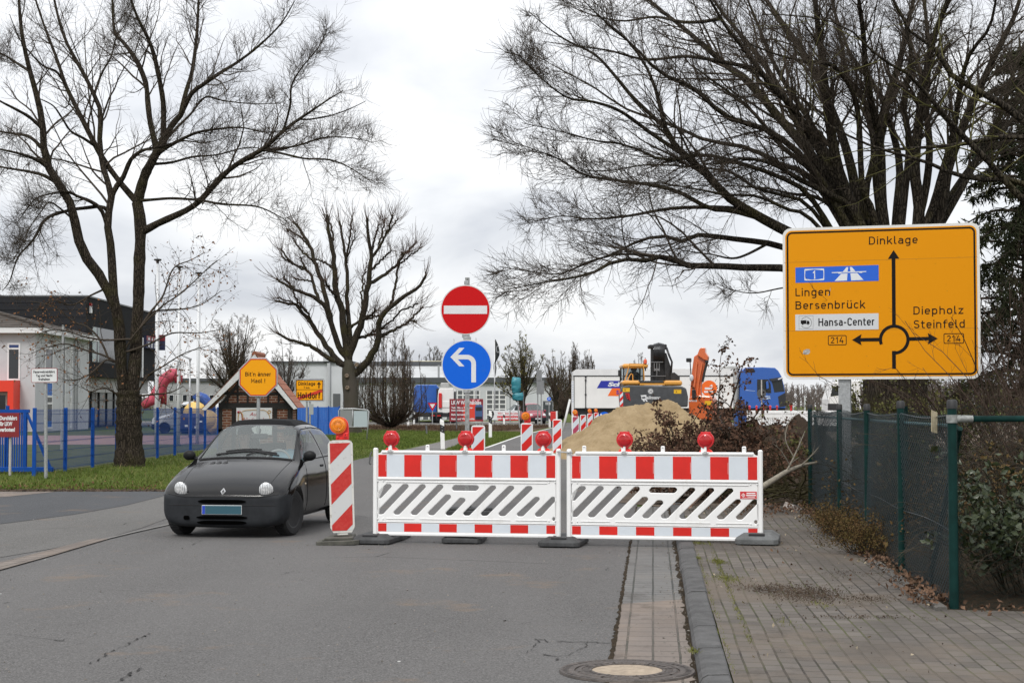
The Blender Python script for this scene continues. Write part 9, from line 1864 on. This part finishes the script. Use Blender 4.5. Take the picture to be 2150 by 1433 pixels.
def thin_post(label,px,pyt,Y,h=None,r_=0.035,m=ZINC,tilt=0.0,name='steel_post'):
 z=zz(pyt,Y);t=tag(MB().cyl((0,0,-0.05),(0,0,z),r_,None,8).build(name,m,loc=(px2(px,Y),Y,0),rot=(0,tilt,0)),label,'post');return t
thin_post('short dark grey post leaning in the grass before the heather bed',898,892,88,r_=0.05,m=mat('dark_post',(0.10,0.105,0.11),0.6),tilt=R(-3))
thin_post('tall thin grey post crossing in front of the dark red banner',960,822,104,r_=0.045,m=mat('dark_post',(0.10,0.105,0.11),0.6),tilt=R(-1.5))
thin_post('thin post behind the budding tree trunk, beside the jobs banner',1071,812,130,r_=0.04)
thin_post('thin post just right of the teal covered sign',1099,820,125,r_=0.05,m=mat('dark_post',(0.10,0.105,0.11),0.6))
Y=134.0;t=thing('give_way_sign','small give way triangle on a grey post in front of the blue lorry','traffic sign',(px2(909.5,Y),Y,0));z=zz(851,Y);MB().cyl((0,0.05,0),(0,0.05,z),0.045,None,8).build('post',ZINC,t);s_=0.40
MB().prism([(-s_,z+0.23),(s_,z+0.23),(0,z-0.45)],-0.02,0.0).build('red_triangle',SIGN_RED,t);MB().prism([(-s_*0.55,z+0.13),(s_*0.55,z+0.13),(0,z-0.24)],-0.03,-0.021).build('white_triangle',SIGN_WHITE,t)
Y=141.0;x0=px2(945,Y);t=thing('wash_banner','dark red lorry wash banner with white lettering and a blue lorry picture','banner',(x0,Y,0));fx=lambda px:px2(px,Y)-x0;fz=lambda py:zz(py,Y)
BAN=mat('banner_red',(0.175,0.010,0.018),0.6,col2=(0.26,0.014,0.022),vscale=0.6);BANO=mat('banner_orange_red',(0.62,0.045,0.022),0.6)
MB().box(0,fx(1015),-0.03,0.0,fz(884),fz(837)).build('cloth',BAN,t);mb=MB();mb.box(fx(974),fx(999),-0.034,-0.031,fz(883),fz(846));mb.build('orange_field',BANO,t)
mb=MB();mb.prism([(fx(990),fz(845)),(fx(993),fz(838)),(fx(998),fz(838)),(fx(995),fz(845))],-0.034,-0.031);mb.prism([(fx(1000),fz(845)),(fx(1003),fz(838)),(fx(1008),fz(838)),(fx(1005),fz(845))],-0.034,-0.031);mb.build('pink_stripes',mat('stripe_pink',(0.6,0.25,0.28),0.6),t)
mb=MB();mb.prism([(fx(998),fz(880)),(fx(998),fz(853)),(fx(1001),fz(849)),(fx(1013),fz(849)),(fx(1014),fz(853)),(fx(1014),fz(880))],-0.038,-0.032);lp_=mb.build('lorry_picture',mat('picture_blue',(0.04,0.085,0.20),0.5),t);mb=MB();mb.box(fx(999.5),fx(1012.5),-0.042,-0.039,fz(862),fz(854));mb.box(fx(999),fx(1013),-0.042,-0.039,fz(880),fz(874));mb.build('picture_dark',mat('picture_dark',(0.012,0.014,0.018),0.4),lp_)
mb=MB();mb.text('LKW Waschanlage',fx(949),fz(848.5),fz(840)-fz(848.5),-0.036,0,width=fx(1011)-fx(949),bold=0.012)
for py,s,b in((857,'Tank-, Silo- u. Container-',994),(862.5,'Innenreinigung',982),(871.5,'Behälterreinigung',987),(880.5,'Busse und Wohnmobile',997)):mb.text(s,fx(949),fz(py),0.16,-0.0405,0,width=fx(b)-fx(949),bold=0.008)
mb.build('white_lettering',SIGN_WHITE,t);mb=MB()
for px in(947,980,1013):mb.cyl((fx(px),0.05,0),(fx(px),0.05,fz(837)),0.04,None,8)
mb.build('frame_legs',ZINC,t)
Y=139.0;x0=px2(1027,Y);t=thing('jobs_banner','white banner offering jobs in red lettering behind the delineator post','banner',(x0,Y,0));fx=lambda px:px2(px,Y)-x0;fz=lambda py:zz(py,Y)
MB().box(0,fx(1091),-0.03,0.0,fz(881),fz(861)).build('cloth',SIGN_WHITE,t);mb=MB();mb.box(fx(1044),fx(1091),-0.034,-0.031,fz(882),fz(872.5));mb.build('red_field',mat('logo_red',(0.55,0.02,0.03),0.5),t)
mb=MB();mb.text('Wir haben die Jobs',fx(1045),fz(869.5),0.20,-0.034,0,width=fx(1087)-fx(1045),bold=0.004);mb.build('red_lettering',mat('logo_red',(0.55,0.02,0.03),0.5),t);mb=MB();mb.text('ps-personal',fx(1044.5),fz(879.5),0.24,-0.040,0,width=fx(1089)-fx(1044.5),bold=0.010);mb.build('white_lettering',SIGN_WHITE,t)
mb=MB();mb.prism([(fx(1030),fz(870)),(fx(1032),fz(863)),(fx(1036),fz(862)),(fx(1038),fz(868)),(fx(1036),fz(876)),(fx(1033),fz(879)),(fx(1034),fz(872))],-0.036,-0.031);mb.build('black_figure',BLACK,t);mb=MB()
for px in(1029,1060,1090):mb.cyl((fx(px),0.05,0),(fx(px),0.05,fz(862)),0.04,None,8)
mb.build('frame_legs',ZINC,t)
Y=148.0;x0=px2(1039,Y);t=thing('flag','dark flag hanging limp from a white pole beside the blue arrow sign','flag',(x0,Y,0));fx=lambda px:px2(px,Y)-x0;fz=lambda py:zz(py,Y)
MB().tube([(0,0,0),(0,0,fz(708))],[0.07,0.045],10).build('pole',mat('pole_white',(0.58,0.59,0.60),0.4),t,smooth=True)
mb=MB();L_=[(1040,712,1041),(1040,722,1045.5),(1040,735,1049),(1040,745,1049),(1039.5,752,1046),(1039,759,1042),(1037,764,1041.5),(1036.5,772,1043),(1037.5,780,1042),(1038,789,1040.5)];vs=[]
for i,(a,py,b)in enumerate(L_):
 for j in range(7):u=j/6;vs.append((fx(a)*(1-u)+fx(b)*u,0.10*math.sin(u*7+i*0.7),fz(py)))
mb.add(vs,[(i*7+j,i*7+j+1,(i+1)*7+j+1,(i+1)*7+j)for i in range(len(L_)-1)for j in range(6)]);mb.build('cloth',mat('flag_dark',(0.022,0.027,0.028),0.8),t,smooth=True)
mb=MB();mb.tube([(fx(1045.5)+0.13*math.cos(a),-0.14,fz(733)+0.30*math.sin(a))for a in np.linspace(0.6,5.6,14)],0.03,5);mb.build('emblem',mat('emblem_grey',(0.35,0.36,0.37),0.6),t)
for px,py in((954,711),(1000,709)):thin_post('thin flagless mast tip above the hall roof, '+('nearer the hornbeam' if px<980 else 'nearer the dark flag'),px,py,150,r_=0.05,m=mat('pole_white',(0.58,0.59,0.60),0.4),name='mast')
Y=110.0;x0=px2(1090,Y);t=thing('wrapped_sign','traffic sign wrapped in teal plastic foil on leaning grey posts','traffic sign',(x0,Y,0));fx=lambda px:px2(px,Y)-x0;fz=lambda py:zz(py,Y)
mb=MB();mb.tube([(fx(1091),0,0),(fx(1086),0,fz(830))],0.05,8);mb.build('post',ZINC,t);TEALF=mat('teal_foil',(0.014,0.155,0.20),0.4,col2=(0.04,0.25,0.30),vscale=3.5,spec=0.6)
mb=MB();V=[];r2=random.Random(6)
for(pya,pyb,pxa,pxb,dp)in((824,792,1074.5,1092.5,0.16),(840,824,1077,1098,0.14)):
 K=14
 for k in range(9):
  z=fz(pya+(pyb-pya)*k/8);sq=1-0.22*(abs(k-4)/4)**4
  for j in range(K):a=2*math.pi*j/K;w_=(fx(pxb)-fx(pxa))/2;V.append(((fx(pxa)+fx(pxb))/2+w_*sq*max(-1,min(1,1.9*math.cos(a)))+r2.gauss(0,0.025),dp*math.sin(a)*sq+r2.gauss(0,0.03),z+r2.gauss(0,0.02)))
 b=len(mb.v);mb.add(V,[(k*K+j,k*K+(j+1)%K,(k+1)*K+(j+1)%K,(k+1)*K+j)for k in range(8)for j in range(K)]+[tuple(range(8*K,9*K))]);V=[]
mb.build('foil_wrap',TEALF,t,smooth=True)
Y=126.0;x0=px2(1133,Y);t=thing('blank_sign','grey backs of two stacked signs on twin posts beside the hornbeams','traffic sign',(x0,Y,0));fx=lambda px:px2(px,Y)-x0;fz=lambda py:zz(py,Y);mb=MB()
for px in(1128.5,1136):mb.cyl((fx(px),0.06,0),(fx(px),0.06,fz(777)),0.055,None,8)
mb.build('twin_posts',ZINC,t);GB=mat('sign_back_grey',(0.19,0.195,0.20),0.55,var=0.1,vscale=3);MB().box(fx(1126),fx(1135.5),-0.03,0.0,fz(799),fz(776)).build('upper_plate',GB,t);MB().box(fx(1126),fx(1141.5),-0.03,0.0,fz(827),fz(798.3)).build('lower_plate',GB,t)
Y=124.0;x0=px2(1152,Y);t=thing('cycle_path_sign','small round blue path sign on a thin post beside the red van','traffic sign',(x0,Y,0));fz=lambda py:zz(py,Y);MB().cyl((0,0.05,0),(0,0.05,fz(832)),0.035,None,8).build('post',ZINC,t);MB().lathe([(0,-0.02),(0.15,-0.02),(0.15,0.0),(0,0.0)],(0,0,fz(837)),'y',24).build('blue_disc',SIGN_BLUE,t);t.scale=(1.05,1,1)
mb=MB();z=fz(837);mb.box(-0.02,0.02,-0.026,-0.021,z-0.09,z+0.06);mb.box(-0.08,0.08,-0.027,-0.0215,z-0.01,z+0.005);mb.prism(circ(0,z+0.085,0.025,10),-0.026,-0.021);mb.build('white_symbol',SIGN_WHITE,t)
Y=150.0;x0=px2(1139,Y);t=thing('number_board','grey framed board with white numerals behind the red van','sign',(x0,Y,0));fx=lambda px:px2(px,Y)-x0;fz=lambda py:zz(py,Y);MB().box(0,fx(1160),0,0.12,0.1,fz(841)).build('frame',GB,t);MB().box(fx(1140),fx(1159),-0.01,-0.001,0.2,fz(843)).build('dark_face',mat('board_dark',(0.045,0.055,0.055),0.4),t);mb=MB();mb.text('113',fx(1145),fz(849),0.22,-0.018,0,width=fx(1155)-fx(1145),bold=0.02);mb.build('white_numerals',SIGN_WHITE,t)
Y=116.0;x0=px2(1155,Y);t=thing('red_cabinet','red site box with a small striped post beside it, next to the red van','site box',(x0,Y,0));fx=lambda px:px2(px,Y)-x0;fz=lambda py:zz(py,Y);MB().box(0,fx(1169),0,0.6,fz(884),fz(863.5),0,0.03).build('box',mat('box_red',(0.55,0.03,0.025),0.45),t);MB().box(0.05,fx(1168),0.05,0.55,0.0,fz(884)-0.002).build('plinth',BLACK,t);mb=MB();mb.box(fx(1166),fx(1169.5),-0.2,-0.14,0,fz(862.5),0,0.01);mb.build('white_post',WHITE_PL,t)
Y=104.0;x0=px2(1200.5,Y);t=thing('site_board','narrow white site information board standing at the end of the trailer','sign',(x0,Y,0));fx=lambda px:px2(px,Y)-x0;fz=lambda py:zz(py,Y);MB().box(fx(1198.7),fx(1203.5),-0.02,0.02,0.1,fz(799)).build('board',SIGN_WHITE,t);mb=MB()
for i in range(9):mb.box(fx(1199.6),fx(1202.8),-0.025,-0.021,fz(803+i*5),fz(801.8+i*5))
mb.build('print',mat('pale_blue_print',(0.30,0.36,0.52),0.6),t)
tag(MB().tube([(0,0,0.0),(px2(1199,100)-px2(1183,100),0.3,zz(838,100))],0.07,10).build('leaning_tube',mat('white_tube',(0.60,0.60,0.58),0.5),loc=(px2(1180,100),100,0),smooth=True),'white tube leaning against the site information board','tube')
Y=86.0;x0=px2(1267,Y);t=thing('keep_right_sign','round blue sign with a white slanting arrow, half buried behind the sand heap','traffic sign',(x0,Y,0));z=zz(877,Y);MB().cyl((0,0.05,0),(0,0.05,z),0.04,None,8).build('post',ZINC,t);MB().lathe([(0,-0.02),(0.33,-0.02),(0.33,0.0),(0,0.0)],(0,0,z),'y',32).build('blue_disc',SIGN_BLUE,t);mb=MB();mb.prism([(-0.24,z+0.19),(-0.18,z+0.24),(0.10,z-0.07),(0.05,z-0.13)],-0.026,-0.021);mb.prism([(0.15,z-0.22),(0.16,z+0.02),(0.09,z-0.06),(-0.08,z-0.20)],-0.028,-0.0212);mb.build('white_arrow',SIGN_WHITE,t)
Y0=104.0;pb=None
for i,(px,Y)in enumerate(((1562,105),(1600,103.5),(1638,102),(1676,100.5),(1714,99))):
 x0,x1=px2(px,Y),px2(px+37,Y-1.4);lb=['far white slotted barrier panel nearest the lorry cab','far white barrier panel under the cab window of the blue lorry','far white barrier panel under the yellow sign corner','far white barrier panel just before the fence post','far white barrier panel seen above the chain link mesh'][i]
 t=thing('far_barrier',lb,'barrier',(x0,Y,0),bz((x0,Y),(x1,Y-1.4)),'far white barrier panels before the lorry');L=math.hypot(x1-x0,1.4);zt,zb=zz(861,Y),zz(893,Y)
 holes=[]
 if i<2:holes=[chamf([(0.12+0.17*k,zb+0.22),(0.20+0.17*k,zb+0.22),(0.30+0.17*k,zb+0.52),(0.22+0.17*k,zb+0.52)],0.02)for k in range(int((L-0.4)/0.17))]
 else:holes=[circ(0.15+0.16*k,zb+0.28+0.17*(k%2),0.045,8)for k in range(int((L-0.3)/0.16))]
 mb=MB();mb.curve([[(0.0,zb),(L-0.03,zb),(L-0.03,zt),(0.0,zt)]]+holes,0,0.06);mb.build('slotted_panel',WHITE_PL,t);mb=MB()
 for k in range(7):mb.box(0.03+k*(L-0.1)/7,0.03+(k+0.85)*(L-0.1)/7,-0.03,-0.001,zt-0.20,zt-0.10)
 mb.build('ledge',WHITE_PL,t);mb=MB();mb.box(0.1,0.5,-0.3,0.4,0,zb);mb.box(L-0.5,L-0.1,-0.3,0.4,0,zb);mb.build('feet',RUBBER,t)
far_l=None;LABS=['far red warning lamp on the white barrier, first next to the trailer','far red warning lamp, second along the white barrier','far red warning lamp behind the grey disc back','far red warning lamp below the cab door of the blue lorry','far red warning lamp nearest the front of the blue lorry']
for i,px in enumerate((1569,1583.5,1598,1612,1626)):
 Y=105-i*0.55;loc=(px2(px,Y),Y+0.03,zz(860.5,Y))
 if far_l is None:
  far_l=thing('red_warning_lamp',LABS[0],'warning lamp',loc,0,'far red lamps on the white barriers');MB().lathe([(0,-0.05),(0.07,-0.03),(0.085,0.0),(0.07,0.03),(0,0.05)],(0,0,0.22),'y',14).build('lens',RED_LENS,far_l,auto=40);MB().box(-0.05,0.05,-0.03,0.03,0,0.15,0,0.01).build('housing',RED_PLASTIC,far_l)
 else:dup(far_l,loc,None,LABS[i])
Y=98.0;o=dup(far_l,(px2(1655,Y),Y,zz(862,Y)),None,'far orange-red lamp above the white barrier under the yellow sign corner');o.scale=(1.2,1.2,1.5)
tag(MB().box(0,px2(1563,96)-px2(1540,96),0,0.8,0.3,zz(863,96),0,0.03).build('blue_container',mat('container_blue',(0.012,0.06,0.22),0.5),loc=(px2(1540,96),96,0)),'small blue box half hidden behind the withered branches below the lorry','box')
Y=74.0;x0=px2(1594,Y);t=thing('blank_sign','round dark grey sign back on a pale post in front of the blue lorry cab','traffic sign',(x0,Y,0));MB().cyl((0,0,0),(0,0,zz(797,Y)),0.03,None,8).build('post',PALE,t);MB().lathe([(0,0.0),(0.21,0.0),(0.21,0.03),(0,0.03)],(0,0.03,zz(826,Y)),'y',24).build('disc',mat('disc_dark_grey',(0.075,0.08,0.085),0.5),t)
for px,py,Y,lb in((1684,832,190,'thin white mast in front of the far wood'),(1660,845,170,'short white mast below the yellow sign, before the far wood')):thin_post(lb,px,py,Y,r_=0.08,m=mat('pole_white',(0.58,0.59,0.60),0.4),name='mast')
t=thing('dark_mesh_fence','long dark mesh fence along the crossroad in front of the hornbeam','fence',(px2(768,131),130,0));L=px2(885,130)-px2(768,130)
for i in range(5):MB().box(L*i/4-0.03,L*i/4+0.03,-0.03,0.03,0,1.7).build('post',mat('dark_fence',(0.02,0.022,0.024),0.6),t)
xs_=np.arange(0,L,0.10);P=np.stack([np.stack([xs_,0*xs_,0*xs_+0.05],1),np.stack([xs_,0*xs_,0*xs_+1.65],1)],1);mb=MB();mb.arrays(*tubes(P,np.full((len(xs_),2),0.008),3))
for z in np.arange(0.1,1.7,0.2):mb.box(0,L,0.005,0.015,z,z+0.015)
mb.build('mesh',mat('dark_fence',(0.02,0.022,0.024),0.6),t)
